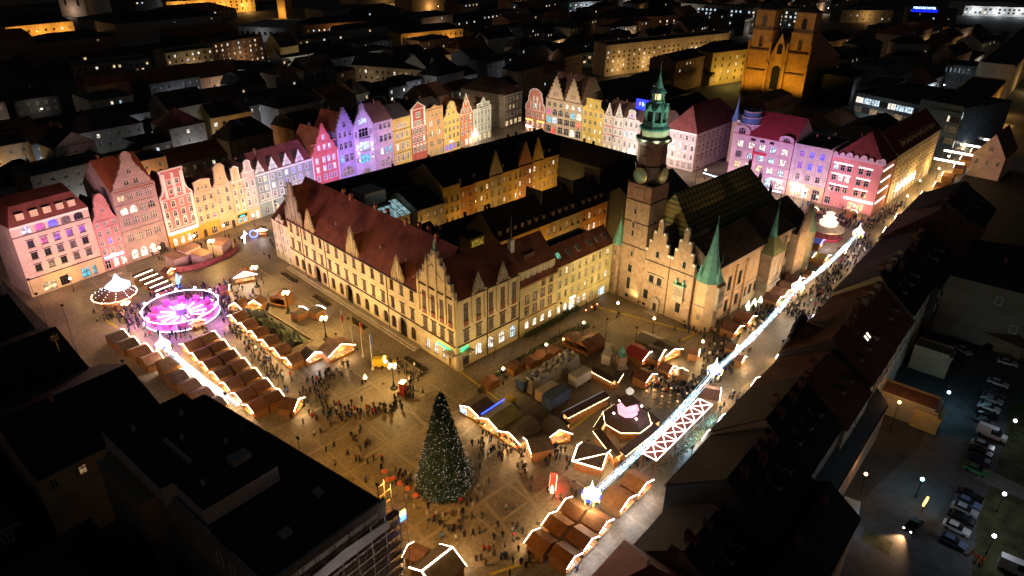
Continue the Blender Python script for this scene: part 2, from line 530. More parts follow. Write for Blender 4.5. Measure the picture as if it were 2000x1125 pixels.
def awning(t, x0, x1, z, dep, mat):
    mb = MB(); mb.poly([(x0, -.1, z), (x0, -dep, z-.8), (x1, -dep, z-.8), (x1, -.1, z)]); mb.poly([(x0, -.1, z-.08), (x1, -.1, z-.08), (x1, -dep, z-.9), (x0, -dep, z-.9)])
    mb.poly([(x0, -dep, z-.8), (x0, -dep, z-1.1), (x1, -dep, z-1.1), (x1, -dep, z-.8)])
    return part('awning', mb, [mat], t)

# ------------------------------------------------------------------ the ground
gm = P('asphalt', (.05, .05, .052), .85, .3, .2)
mb = MB(); mb.box(-600, 3200, -600, 3200, -.6, 0); part('ground', mb, [gm], None, kind='structure')

def paving_material():
    m, t, b = _new('granite_setts')
    g = t.nodes.new('ShaderNodeNewGeometry')
    v = t.nodes.new('ShaderNodeTexVoronoi'); v.inputs['Scale'].default_value = 2.6
    n = t.nodes.new('ShaderNodeTexNoise'); n.inputs['Scale'].default_value = .09; n.inputs['Detail'].default_value = 5
    n2 = t.nodes.new('ShaderNodeTexNoise'); n2.inputs['Scale'].default_value = 1.3; n2.inputs['Detail'].default_value = 4
    for q in (v, n, n2): t.links.new(g.outputs['Position'], q.inputs['Vector'])
    r = t.nodes.new('ShaderNodeMapRange'); r.inputs[1].default_value = .3; r.inputs[2].default_value = .7; r.inputs[3].default_value = .45; r.inputs[4].default_value = 1.35
    t.links.new(n.outputs[0], r.inputs[0])
    r2 = t.nodes.new('ShaderNodeMapRange'); r2.inputs[1].default_value = .3; r2.inputs[2].default_value = .7; r2.inputs[3].default_value = .75; r2.inputs[4].default_value = 1.2
    t.links.new(n2.outputs[0], r2.inputs[0])
    hs = t.nodes.new('ShaderNodeMapRange'); hs.inputs[3].default_value = .8; hs.inputs[4].default_value = 1.2
    sp = t.nodes.new('ShaderNodeSeparateColor'); t.links.new(v.outputs['Color'], sp.inputs[0]); t.links.new(sp.outputs[0], hs.inputs[0])
    m1 = t.nodes.new('ShaderNodeMath'); m1.operation = 'MULTIPLY'; t.links.new(r.outputs[0], m1.inputs[0]); t.links.new(r2.outputs[0], m1.inputs[1])
    m2 = t.nodes.new('ShaderNodeMath'); m2.operation = 'MULTIPLY'; t.links.new(m1.outputs[0], m2.inputs[0]); t.links.new(hs.outputs[0], m2.inputs[1])
    s = t.nodes.new('ShaderNodeVectorMath'); s.operation = 'SCALE'; s.inputs[0].default_value = (.21, .165, .115)
    t.links.new(m2.outputs[0], s.inputs['Scale']); t.links.new(s.outputs[0], b.inputs['Base Color'])
    b.inputs['Roughness'].default_value = .55
    bp = t.nodes.new('ShaderNodeBump'); bp.inputs['Strength'].default_value = .35; bp.inputs['Distance'].default_value = .03
    t.links.new(v.outputs['Distance'], bp.inputs['Height']); t.links.new(bp.outputs[0], b.inputs['Normal'])
    return m
setts = paving_material()
mb = MB(); mb.box(36, 300, 30, 262, -.3, .004); part('plaza', mb, [setts], None, kind='structure')
mb = MB(); mb.box(300, 480, 46, 62, -.3, .005); part('street', mb, [setts], None, kind='structure')
slab = P('light_slabs', (.27, .22, .16), .6, .15, .8)
def strip(a, b, w, z=.008):
    a = Vector((a[0], a[1], 0)); b = Vector((b[0], b[1], 0)); d = (b-a).normalized(); n = Vector((-d.y, d.x, 0))*w/2
    m_ = MB(); m_.poly([tuple(p+Vector((0, 0, z))) for p in (a-n, b-n, b+n, a+n)])
    return part('paving_strip', m_, [slab], None, kind='structure')
for a, b, w in (((560, 690), (780, 880), .7), ((770, 965), (960, 800), .8), ((960, 860), (1060, 1010), .8), ((760, 745), (1010, 1060), .6),
                ((820, 1060), (1090, 880), .8), ((620, 640), (740, 590), .6), ((640, 800), (860, 690), .6), ((700, 900), (815, 830), .6)):
    strip(G(*a), G(*b), w, .008+.0006*w*10+rnd.random()*.002)

PR = radians(-3.4)
def pgrid(x, y): return Vector((95.2, 101.8, 0))+Matrix.Rotation(PR, 3, 'Z') @ Vector((x, y, 0))
for i, x in enumerate((-48, -38, -28, -18, -8)):
    strip(pgrid(x, -62 if x > -44 else -10), pgrid(x, 112), .5, .0072)
for i, y in enumerate((-52, -42, -32, -22, -12)): strip(pgrid(-50 if y > -45 else -40, y), pgrid(56, y), .5, .0085)
for i, y in enumerate((-2, 10, 22, 34, 46, 58, 70, 82, 94, 106)): strip(pgrid(-52, y), pgrid(-9 if y < 92 else 4, y), .5, .0085)
dr = random.Random(4)
for i in range(16):
    q = pgrid(dr.uniform(-40, 40), dr.uniform(-52, -4)) if i < 9 else pgrid(dr.uniform(-45, -12), dr.uniform(0, 90))
    m_ = MB(); m_.lathe([(.45, 0), (.45, .004)], 12); part('manhole_cover', m_, [P('cast_iron', (.05, .045, .04), .5)], None, (q.x, q.y, .016), kind='structure')
# ------------------------------------------------------------------ north side of the square
NR = atan2(21.9, 198.8)
def NO(s): return (59.2+s*cos(NR), 219.5+s*sin(NR), 0)
def wallm(name, rgb): return P('render_'+name, rgb, .85, .2, .3, fine=2.2)
pinkw = wallm('pale_pink', (.6, .47, .41)); rose = wallm('rose', (.5, .24, .24)); taupe = wallm('taupe', (.38, .29, .26))
brick_pink = wallm('brick_pink', (.48, .2, .18)); cream = wallm('cream', (.6, .45, .24)); butter = wallm('butter', (.6, .47, .28))
yellow = wallm('yellow', (.62, .42, .12)); greyblue = wallm('grey_green', (.25, .33, .33)); coral = wallm('coral', (.58, .16, .12))
lilac = wallm('lilac_stone', (.4, .36, .46)); white_st = wallm('white_stone', (.6, .57, .55)); mauve = wallm('mauve', (.5, .38, .42))
gold = wallm('gold', (.6, .43, .12)); rust = wallm('rust', (.5, .17, .08)); peach = wallm('peach', (.56, .32, .17)); sage = wallm('sage', (.42, .42, .34))
ochre = wallm('ochre', (.55, .33, .06))
shop_lit = EM('shop_light', (1, .88, .7), 3.2, True)
sign_white = EM('sign_white', (1, .92, .82), 5, True)
sign_blue = EM('sign_blue', (.35, .55, 1), 4)
N_GROUP = None
lab = lambda s: s
def xs(w, n, m=.0): return [m+(w-2*m)*(i+.5)/n for i in range(n)]

# 1 wide corner house
t = house('wide pale pink corner house with dark red mansard roof and arched top windows', NO(-20.8), NR, 20.8, 14, 21.3, pinkw,
   [(18.35, 2.2, 2.6, 'an', [3.9, 7.4, 10.8, 14.3, 17.8], ['cool', 'magenta', 'blue', 'curt', 'dark']),
    (14.3, 2.0, 1.7, 'h', [3.9, 7.4, 10.8, 14.3, 17.8], ['dark', 'magenta', 'purple', 'purple', 'purple']),
    (10.7, 2.0, 1.7, 'h', [3.9, 7.4, 10.8, 14.3, 17.8], ['dark', 'dark', 'curt', 'curt', 'dark']),
    (7.0, 2.0, 1.7, 'h', [3.9, 7.4, 10.8, 14.3, 17.8], ['dark', 'curt', 'dark', 'curt', 'curt']),
    (.4, 2.7, 3.6, 'n', [5.2], 'warm'), (.4, 3.0, 2.4, 'n', [9.3], 'dark'), (.4, 3.0, 2.4, 'n', [15.4], 'cyan'), (.4, 3.0, 1.2, 'n', [18.0], 'cyan')],
   roof=('mansard', 28), rm=P('dark_red_tile', (.2, .06, .05), .7, .3, .35, courses=1.6), sm=dark_trim, fm=dark_trim, bands=((18.0, .25, .2, dark_trim), (5.3, .28, .22, dark_trim)), gwall=butter, gh=5.2)
for i, x in enumerate((3.6, 7.2, 10.6, 14.0, 17.2)): dormer(t.children[1], x, .5, 22.3, 2.0, 2.1, 2, ['blue', 'blue', 'curt', 'curt', 'dark'][i], butter, roof_dark)
text('sign_lettering', 'Pizza Hut', 1.35, EM('neon_red', (1, .1, .04), 6), t, (3.9, -.4, 3.7), (pi/2, 0, 0))
# 2 narrow pink
t = house('narrow rose pink house with rounded curved gable', NO(.1), NR, 7.3, 12, 16, rose,
   [(18.6, 1.2, 1.1, '', [3.7], 'curt'), (14.2, 1.2, .9, 's', 3, 'curt'), (11.1, 1.9, 1.1, 's', 3, 'curt'), (8.2, 1.9, 1.1, 's', 3, ['curt', 'blue', 'curt']), (5.1, 2.0, 1.1, 'as', 3, 'curt'),
    (.5, 2.8, 1.6, 'n', 3, ['dark', 'white', 'white'])], gab='bell', top=24.2, roof=('front', 21.5), trim=rose, sm=mauve, bands=((13.6, .2, .15, None),))
shop_sign(t, .6, 6.4, 4.0, .6, sign_blue); shop_sign(t, 2.4, 4.2, 4.25, .7, sign_white, -.42)
# 3 tall gabled house
t = house('tall taupe house with broad scrolled gable and steep brick red roof', NO(7.5), NR, 13.5, 17, 23, taupe,
   [(24.4, 1.6, 1.5, '', [5.2, 8.2], 'dark'), (28.0, 1.5, 1.3, 'a', [6.75], 'dark'),
    (20.0, 1.7, 2.0, '', [2.4, 5.3, 8.2, 11.1], ['warm', 'curt', 'curt', 'curt']),
    (15.5, 2.5, 2.3, 'a', [2.4, 5.3, 8.2, 11.1], ['white', 'white', 'curt', 'dark']), (12.0, 2.4, 2.3, '', [2.4, 5.3, 8.2, 11.1], 'curt'),
    (6.6, 2.5, 2.2, '', [2.4, 5.3, 8.2, 11.1], 'curt'), (.8, 3.3, 2.2, 'a', [2.4, 5.3, 8.2], 'white')],
   gab='big', top=34.6, roof=('side', 31.5), rm=P('brick_red_tile', (.42, .13, .05), .75, .25, .35, courses=1.6), trim=taupe, sm=taupe, bands=((18.5, .35, .3, None), (10.0, .5, .3, None), (22.0, .3, .25, None), (23.4, .4, .3, None)))
door(t, 11.4, 1.8, 3.4, dark_trim)
# 4 pink with pilastered gable
t = house('rose red house with tall pilastered scroll gable and white shop lights', NO(21.3), NR, 11.3, 12, 16.8, brick_pink,
   [(18.0, 1.6, 1.1, 's', [4.4, 7.0], 'dark'), (21.0, 1.6, 1.1, 's', [4.4, 7.0], 'dark'),
    (13.6, 2.0, 1.2, 's', 4), (10.3, 2.0, 1.2, 's', 4), (7.0, 2.1, 1.2, 'ast', 4), (.5, 2.6, 1.5, 'n', [2.2, 4.7, 7.2, 9.6], ['white', 'white', 'white', 'dark'])],
   gab='scroll', top=26, roof=('front', 23), rm=roof_red, gwall=ochre, gh=4.4, bands=((6.2, .2, .15, None),))
shop_sign(t, .8, 10.4, 4.6, .7, sign_white)
for x in (2.7, 5.7, 8.7): boxes('pilaster', white_trim, t, (x-.45, x+.45, -.16, -.002, 17, 24.8))
for x in (.5, 10.8): boxes('pilaster', white_trim, t, (x-.4, x+.4, -.14, -.001, 4.5, 16.4))
# 5
t = house('yellow cream house with low pedimented attic and arched yellow ground floor', NO(32.7), NR, 7.5, 12, 15.6, cream,
   [(16.5, 1.4, .9, '', [2.3, 3.75, 5.2]), (12.4, 2.0, 1.1, 's', 3), (9.0, 2.0, 1.1, 's', 3), (5.7, 2.0, 1.1, 's', 3, ['dark', 'dark', 'purple']), (.1, 2.7, 2.2, 'an', [5.2], 'dark')], gab='attic', top=20.2, roof=('front', 19), rm=roof_brown, gwall=ochre, gh=4.8, trim=pinkw)
door(t, 1.6, 1.3, 2.8, dark_trim)
# 6
t = house('pale beige house with bell shaped gable and hooded windows', NO(40.3), NR, 6.4, 12, 16.4, butter,
   [(18.2, 1.4, .6, '', [3.2], 'dark'), (13.0, 2.0, 1.1, 'ast', 2), (9.7, 2.0, 1.1, 'ast', 2), (6.4, 2.0, 1.1, 'ast', 2), (1.0, 1.9, 2.2, 'n', [2.4], 'dark')], gab='neck', top=23.7, roof=('front', 20.5), rm=roof_brown, trim=pinkw)
door(t, 5.0, 1.2, 2.8, dark_trim)
# 7
t = house('narrow yellow house with small crown gable and cyan lit shop windows', NO(46.8), NR, 4.9, 12, 16, cream,
   [(14.0, 1.3, .8, '', 2, 'dark'), (10.8, 2.0, .9, 's', 2), (7.8, 1.9, .9, 'as', 2), (4.9, 1.9, .9, 'ast', 2, 'curt'), (.6, 1.9, 1.6, 'n', [1.3, 3.5], 'cyan')], gab='attic', top=21.4, gx=(.6, 4.3), roof=('front', 19), rm=roof_brown, gwall=yellow, gh=4.2)
shop_sign(t, .5, 4.3, 2.75, 1.0, P('dark_sign', (.01, .03, .03), .5))
text('sign_lettering', 'mBank', .7, EM('neon_cyan', (.1, .8, .8), 2.5), t, (1.1, -.36, 2.95), (pi/2, 0, 0))
# 8
t = house('narrow pale pink house with arched crown gable beside long grey building', NO(51.8), NR, 5.0, 12, 18.2, pinkw,
   [(19.0, 1.0, .6, '', [2.5], 'dark'), (16.3, 1.2, .8, '', 2, ['red', 'white']), (12.6, 2.0, 1.0, 's', 2), (9.2, 1.8, 1.0, 'as', 2), (5.8, 2.2, 1.0, 's', 2), (.8, 2.0, 1.2, 'n', [1.4], 'cyan'), (.3, 3.0, 1.3, 'n', [3.7], 'white')], gab='neck', top=22.3, gx=(.6, 4.6), roof=('front', 20.5), rm=roof_brown, gwall=cream, gh=4.4)
# 9 long grey house
t = house('long grey green house with four white scrolled dormer gables and dark red roof', NO(56.9), NR, 25.4, 13, 16.2, greyblue,
   [(12.9, 1.8, 1.1, 's', [1.7, 4.0, 7.2, 10.3, 13.4, 16.5, 19.6, 22.8], ['curt', 'warm', 'curt', 'dark', 'white', 'blue', 'blue', 'dark']), (9.6, 1.8, 1.1, 's', [1.7, 4.0, 7.2, 10.3, 13.4, 16.5, 19.6, 22.8], ['curt', 'warm', 'white', 'dark', 'blue', 'curt', 'blue', 'curt']),
    (6.2, 2.1, 1.4, 's', [1.7, 4.0, 7.2, 10.3, 13.4, 16.5, 19.6, 22.8], 'curt'), (.6, 2.8, 1.8, 'an', [3, 7.2, 11, 15, 19, 23])], roof=('side', 22.3), rm=P('dark_red_tile', (.2, .06, .05)), bands=((5.2, .2, .15, None),))
m_ = MB(); m_.box(5.35, 5.65, -.12, -.005, .2, 15.4); part('downpipe', m_, [white_trim], t)
for x in (2.2, 7.9, 14.1, 19.9):
    m_ = MB(); pr = gable_profile('ogee', x-2.3, x+2.3, 16.25, 20.9); facade(m_, pr[::-1], [], .1, .4)
    n = len(m_.v); m_.poly([(x-2.2, .4, 16.3), (x, .4, 20.2), (x, 8, 20.2)], 1); m_.poly([(x, .4, 20.2), (x+2.2, .4, 16.3), (x, 8, 20.2)], 1)
    d_ = part('dormer_gable', m_, [white_trim, roof_dark], t)
    win(d_, x, 16.7, 1.5, 1.3, '', 'dark', dark_trim, greyblue, y=-.15)
    m_ = MB(); m_.box(x-2.2, x+2.2, -.16, 0, 16.3, 16.5); m_.box(x-1.4, x+1.4, -.13, 0, 18.3, 18.45); part('ledge', m_, [greyblue], d_)
# 10 coral
t = house('coral red house with white edged pyramid scroll gable', NO(82.5), NR, 13.2, 13, 17.1, coral,
   [(18.4, 1.6, 1.0, 's', [4.0, 6.6, 9.2], ['cool', 'white', 'cool']), (22.2, 1.5, 1.0, 's', [6.6], 'cool'), (13.2, 2.1, 1.2, 's', [2.4, 5.8, 8.3, 10.8], 'cool'), (9.7, 2.1, 1.2, 's', [2.4, 5.8, 8.3, 10.8], ['white', 'cool', 'curt', 'cool']), (6.2, 2.1, 1.2, 's', [2.4, 5.8, 8.3, 10.8], 'curt'), (.6, 2.8, 1.6, 'n', 4)],
   gab='ogee', top=28.4, roof=('front', 26), rm=P('brick_red_tile', (.4, .12, .05)), bands=((20.8, .25, .2, coral), (17.4, .4, .25, coral)), trim=coral, sm=white_trim)
for x in (.25, 12.95): boxes('quoin_strip', white_trim, t, (x-.22, x+.22, -.16, -.003, .3, 16.6))
# 11 lilac stepped
t = house('narrow lilac lit stone house with tapering stepped gable', NO(96.0), NR, 8.5, 13, 23.6, lilac,
   [(24.6, 2.4, 1.6, 'a', [4.2], 'dark'), (20.6, 2.3, 1.4, '', [1.6, 4.2, 6.8], 'dark'), (15.8, 3.0, 1.7, 'a', [1.7, 4.2, 6.7], 'dark'), (10.4, 3.2, 2.0, '', [1.6, 4.2, 6.8], ['cyan', 'dark', 'dark']), (4.6, 4.2, 6.0, 'an', [4.2], 'dim'), (.4, 3.0, 2.0, 'n', 3, 'dim')],
   gab='step', top=32.3, roof=('front', 30), rm=P('brick_red_tile', (.4, .12, .05)), trim=lilac, sm=lilac, bands=((19.7, .25, .2, None), (14.6, .25, .2, None), (9.2, .25, .2, None)))
# 12 white ornate
t = house('ornate white house with tall glazed bays, balconies and spired gable', NO(104.6), NR, 10.8, 13, 23.3, white_st,
   [(24.0, 2.4, 4.6, 'an', [5.4], 'cool'), (18.6, 3.6, 5.2, 'n', [5.4], 'dark'), (13.2, 3.6, 5.2, 'n', [5.4], 'cool'), (7.8, 3.8, 5.2, 'n', [5.4], 'cyan'), (19, 2.4, 1.2, '', [1.3, 9.5], 'curt'), (13.6, 2.4, 1.2, '', [1.3, 9.5], 'white'), (8.2, 2.4, 1.2, '', [1.3, 9.5], 'curt'), (.4, 5.0, 5.2, 'an', [5.4], 'dim')],
   gab='big', top=32.3, roof=('front', 29), rm=roof_dark, trim=white_st, sm=white_st)
for z in (12.2, 17.6):
    m_ = MB(); m_.lathe([(3.1, z-.3), (3.2, z), (3.2, z+.9), (3.05, z+.9)], 20, 5.4, .9); part('balcony', m_, [white_st], t)
for x in (1.6, 9.2):
    for z in (9.5, 12.6, 15.4):
        m_ = MB(); m_.blob((x, -.5, z), .3); part('lantern', m_, [EM('lantern_warm', (1, .8, .45), 9)], t)
m_ = MB(); m_.lathe([(1.5, -.2), (1.5, .12)], 20, 0, 0); m_.xf(Matrix.Translation((5.4, -.1, 28.2)) @ Matrix.Rotation(pi/2, 4, 'X')); part('roundel', m_, [white_trim], t)
m_ = MB(); m_.lathe([(.5, 32.2), (.35, 33), (.15, 33.4), (.12, 35.2), (.02, 36)], 8, 5.4, .2); part('finial', m_, [copper], t)
# 13
t = house('mauve grey house with wide dark windows and brown tiled roof', NO(115.5), NR, 11.1, 14, 23, mauve,
   [(19.6, 2.4, 1.6, '', [4.3, 6.8, 9.3], 'dark'), (19.6, 2.4, .5, 'n', [1.0, 1.9, 2.8], 'curt'), (14.2, 3.0, 1.7, '', [4.3, 6.8, 9.3], 'dark'), (14.2, 3.0, .5, 'n', [1.0, 1.9, 2.8], 'curt'), (8.8, 3.0, 1.7, '', [4.3, 6.8, 9.3], ['white', 'cyan', 'cyan']), (8.8, 3.0, .5, 'n', [1.0, 1.9, 2.8], 'curt'), (3.4, 3.0, 1.7, '', [4.3, 6.8, 9.3], 'dim')],
   roof=('side', 29.6), rm=roof_brown, trim=mauve, sm=mauve)
# 14
t = house('yellow ochre house with flat dark cornice between mauve and red houses', NO(126.7), NR, 11.1, 13, 22.4, gold,
   [(18.2, 1.5, 1.0, 's', [3.4, 5.6, 7.8], 'curt'), (13.6, 2.4, 1.2, 's', [2.5, 5.5, 8.6], 'curt'), (8.6, 2.6, 1.2, 's', [2.5, 5.5, 8.6], ['white', 'curt', 'curt']), (3.4, 2.8, 1.2, 's', [2.5, 5.5, 8.6], 'curt')], roof=('side', 27), rm=roof_dark, sm=white_trim, trim=gold, bands=((17.2, .25, .22, dark_trim), (12.3, .2, .2, dark_trim), (7.2, .2, .18, dark_trim)))
# 15
t = house('dark red house with white framed triangular pediment', NO(138.0), NR, 9.9, 13, 24.3, P('render_dark_red', (.42, .1, .09), .85, .1),
   [(20.4, 2.2, 1.2, 's', [4.2, 5.7], 'curt'), (17.0, 2.0, 1.1, 's', [3.2, 4.95, 6.7], 'curt'), (13.2, 2.3, 1.2, 's', [1.5, 3.8, 6.1, 8.4]), (9.2, 2.3, 1.2, 's', [1.5, 3.8, 6.1, 8.4]), (5.0, 2.5, 1.2, 'st', [1.5, 3.8, 6.1, 8.4], 'curt')], gab='tri', top=27.2, roof=('front', 27), rm=roof_dark, bands=((16.2, .3, .25, None), (12.2, .25, .2, None), (8.2, .25, .2, None)))
for x in (.8, 9.1): boxes('pilaster', white_trim, t, (x-.6, x+.6, -.16, -.003, 16.5, 24))
# 16
t = house('peach orange house with shallow pediment and paired windows', NO(148.1), NR, 11.6, 13, 22, peach,
   [(19.0, 1.2, .9, '', [2, 4.4, 7.2, 9.6], 'dark'), (14.6, 2.4, 1.0, 's', [2.6, 3.9, 7.7, 9.0], ['white', 'white', 'curt', 'curt']), (10.0, 2.4, 1.0, 's', [2.6, 3.9, 7.7, 9.0]), (5.2, 2.4, 1.0, 's', [2.6, 3.9, 7.7, 9.0], 'curt'), (.5, 3, 2, 'n', 3, 'dim')], gab='ped', top=24.0, roof=('side', 26), rm=roof_dark, trim=peach, sm=peach, bands=((18.2, .25, .25, None),))
# 17
t = house('golden yellow house with curved Dutch gable and violet lit shop', NO(159.8), NR, 11.9, 13, 16.5, P('render_golden', (.64, .44, .14), .85, .1),
   [(17.4, 1.4, 1.0, '', [4.0, 7.4], 'dark'), (20.4, 1.2, .9, '', [4.6, 7.0], ['dark', 'white']), (13.0, 1.9, 1.2, 's', 4), (9.6, 2.0, 1.2, 's', 4), (6.2, 2.1, 1.2, 's', 4), (.6, 3.0, 2.2, 'n', 4, ['purple', 'blue', 'purple', 'dark'])], gab='bell', top=23.7, roof=('front', 21), rm=roof_dark, trim=butter)
shop_sign(t, 3.6, 6.6, 4.4, .8, EM('sign_pink', (1, .3, .3), 3))
# 18
t = house('rust orange brick house with white trimmed stepped gable', NO(171.8), NR, 10.0, 13, 15.9, rust,
   [(16.8, 1.6, 1.0, 's', [3.6, 6.4], 'curt'), (20.4, 1.5, .9, 's', [5.0], 'curt'), (12.6, 2.1, 1.2, 's', 3), (9.2, 2.1, 1.2, 's', 3), (5.8, 2.1, 1.2, 's', 3, 'curt'), (.4, 3.0, 2.2, 'n', 3, ['dim', 'white', 'white'])], gab='ogee', top=25.4, roof=('front', 22), rm=P('brick_red_tile', (.4, .12, .05)), trim=white_trim)
# 19
t = house('sage grey house with white pilasters and pedimented attic, east end of north side', NO(182.0), NR, 14.7, 13, 16.5, sage,
   [(17.0, 1.9, 1.0, 's', [5.2, 7.4, 9.6], ['dark', 'white', 'dark']), (12.8, 2.2, 1.2, 's', [2, 4.6, 7.4, 10.2, 12.8]), (9.0, 2.3, 1.2, 's', [2, 4.6, 7.4, 10.2, 12.8]), (4.8, 2.5, 1.2, 'as', [2, 4.6, 7.4, 10.2, 12.8], 'curt'), (.4, 3, 2, 'n', 4, 'warm')], gab='ped', top=21.6, gx=(3, 13.5), roof=('side', 21.8), rm=roof_brown, bands=((15.2, .3, .3, None), (4.2, .3, .25, None)))
for x in (.4, 3.3, 6.0, 8.8, 11.5, 14.3): boxes('pilaster', white_trim, t, (x-.25, x+.25, -.16, -.003, 4.6, 15.1))
# 20 corner house beyond the street
c20 = G(986, 251)
t = house('plain beige corner house with hipped brown roof behind north east corner', (c20.x, c20.y, 0), NR, 16, 30, 17.5, wallm('dull_beige', (.42, .34, .22)),
   [(13.5, 2.1, 1.1, 's', 5), (9.6, 2.1, 1.1, 's', 5, ['curt', 'warm', 'warm', 'curt', 'dark']), (5.6, 2.1, 1.1, 's', 5), (1, 2.6, 2.4, 'n', 4, 'warm')], roof=('hip', 24), rm=roof_brown)
for k in range(6):
    for z in (13.5, 9.6, 5.6): win(t, 0, z, 1.1, 2.1, 's', pick(DEF), y=3+k*4.6, rz=-pi/2)

# ------------------------------------------------------------------ east side of the square
ER = atan2(-180, -2.5)
def EO(s): return (276.5-.01389*s, 240-.9999*s, 0)
stonepink = wallm('pink_stone', (.55, .42, .4)); stonebeige = wallm('beige_stone', (.5, .38, .25)); pinkred = wallm('pink_red', (.58, .27, .28)); palestone = wallm('pale_stone', (.52, .47, .46))
t = house('red and white house with round topped gable, north end of east side', EO(3.3), ER, 13.5, 16, 12.2, P('render_redbrick', (.5, .2, .14), .85, .1),
   [(13.6, 1.9, 1.0, 's', [4.7, 6.75, 8.8], ['dark', 'white', 'dark']), (17, 1.6, .9, 's', [5.6, 7.9], 'warm'), (8.4, 2.3, 1.1, 's', 4), (3.8, 2.2, 1.3, 's', 4, 'warm'), (.4, 2.8, 2, 'n', 4, 'warm')], gab='round', top=23, roof=('front', 19), rm=roof_dark)
for x in (3.6, 5.7, 7.8, 9.9): boxes('pilaster', white_trim, t, (x-.22, x+.22, -.16, -.003, 12.6, 19.5 if 5 < x < 8.5 else 17))
shop_sign(t, .5, 5.2, 6.5, .4, EM('sign_yellow', (1, .8, .12), 3)); shop_sign(t, 8.2, 13, 6.5, .4, EM('sign_yellow', (1, .8, .12), 3)); shop_sign(t, .5, 4.5, 2.6, .8, sign_white)
t = house('large beige department house with two stepped gables and arched glass fronts', EO(17.1), ER, 23.3, 18, 19.6, stonebeige,
   [(15.9, 2.4, 2.0, 'a', [2.1, 5.9, 9.6, 13.7, 17.4, 21.2], ['dark', 'dark', 'dark', 'white', 'white', 'cool']), (11.6, 3.3, 3.0, 'a', [2.1, 5.9, 9.6, 13.7, 17.4, 21.2], ['magenta', 'dark', 'dark', 'dark', 'cyan', 'white']),
    (7.4, 3.2, 3.1, 'n', [2.1, 5.9, 9.6, 13.7, 17.4, 21.2], ['cyan', 'cool', 'dark', 'dark', 'dark', 'red']), (2.6, 3.6, 3.1, 'n', [2.1, 5.9, 9.6, 13.7, 17.4, 21.2], ['dark', 'dim', 'dark', 'dark', 'white', 'dark'])],
   roof=('side', 31.2), rm=roof_brown, trim=stonebeige, sm=stonebeige, bands=((15.1, .3, .25, None), (11.0, .3, .25, None), (6.6, .3, .25, None)), chims=2)
for c in (6.3, 17.2):
    m_ = MB(); pr = gable_profile('step', c-4.8, c+4.8, 19.62, 30.9); facade(m_, pr[::-1], [], .1, .5); m_.poly([(c-4.5, .5, 19.7), (c, .5, 29.5), (c, 7.6, 29.5)], 1); m_.poly([(c, .5, 29.5), (c+4.5, .5, 19.7), (c, 7.6, 29.5)], 1)
    d_ = part('gable', m_, [stonebeige, roof_brown], t)
    for k in (-1.2, 0, 1.2): win(d_, c+k, 21.2, .9, 1.8, 'n', 'dark', dark_trim, y=-.14)
m_ = MB(); m_.box(8, 17, -.35, -.1, .5, 1.6); part('shop_sign', m_, [sign_white], t)
# red light-up cone tree in the window, white star sleigh
m_ = MB(); m_.lathe([(1.0, 3.0), (.02, 6.0)], 4, 5.9, -.9); part('red_light_cone', m_, [EM('red_cone', (1, .04, .03), 2.5)], t)
t = house('golden house with four window columns and scrolled pediment on east side', EO(40.6), ER, 12.6, 16, 18.5, gold,
   [(19.2, 1.6, 1.1, 's', [4.6, 8.0], ['white', 'dark']), (15.0, 2.1, 1.2, 's', 4), (11.0, 2.1, 1.2, 's', 4), (7.0, 2.2, 1.2, 's', 4, ['curt', 'curt', 'white', 'warm']), (2.8, 2.3, 1.2, 's', 4, 'warm')], gab='scroll', top=23.4, roof=('front', 21), rm=roof_dark, trim=gold, bands=((14, .2, .2, None), (10, .2, .2, None), (6, .2, .2, None)))
for s, lb, wl, tp, gb in ((53.3, 'slim pink beige house with red trimmed little gable beside golden house', pinkw, 23, 'ogee'), (59.1, 'slim white grey house with ornate white crown gable', white_st, 23.8, 'ogee')):
    house(lb, EO(s), ER, 5.6, 15, 17.2, wl, [(13.2, 2.2, 1.1, 's', 2), (9.0, 2.2, 1.1, 's', 2, ['curt', 'curt']), (5.0, 2.3, 1.1, 's', 2), (.6, 2.8, 1.6, 'n', 2, 'warm'), (18.0, 1.4, 1.0, 's', [2.8], 'dark')], gab=gb, top=tp, gx=(.5, 5.1), roof=('side', 23), rm=roof_brown, bands=((12, .25, .2, P('red_trim', (.4, .1, .08))), (8, .25, .2, P('red_trim', (.4, .1, .08)))))
t = house('cream house with lit middle windows and small violet lit dormer gable', EO(64.8), ER, 8.4, 15, 17.6, white_st, [(14.0, 2.1, 1.1, 's', 3, 'dark'), (8.8, 3.0, 1.7, 's', 3, ['cool', 'cool', 'white']), (4.2, 2.4, 1.2, 's', 3, 'curt'), (.5, 2.6, 1.7, 'n', 3, 'white'), (18.3, 1.7, 1.3, 's', [4.2], 'purple')], gab='neck', top=22, gx=(1.2, 7.2), roof=('side', 23.5), rm=roof_brown)
m_ = MB(); m_.box(3.2, 10.6, 4.0, 4.3, 21.6, 26.4); o = part('rooftop_billboard', m_, [EM('billboard_blue', (.01, .03, 1), 1.3)], t)
m_ = MB(); m_.box(5.2, 5.5, 3.9, 3.98, 23.6, 25); m_.box(5.2, 6.0, 3.9, 3.98, 24.8, 25); m_.box(6.4, 7.6, 3.9, 3.98, 24, 24.4, 1); m_.box(6.7, 7.3, 3.9, 3.98, 23.4, 25.2, 1); m_.box(8, 9.3, 3.9, 3.98, 23.8, 24.2)
part('billboard_print', m_, [EM('print_red', (1, .5, .6), 2), EM('print_cyan', (.3, .8, 1), 2)], o)
m_ = MB()
for x in (4, 7, 10): m_.tube((x, 4.4, 17), (x, 4.4, 26), .12)
part('billboard_post', m_, [blackm], o)
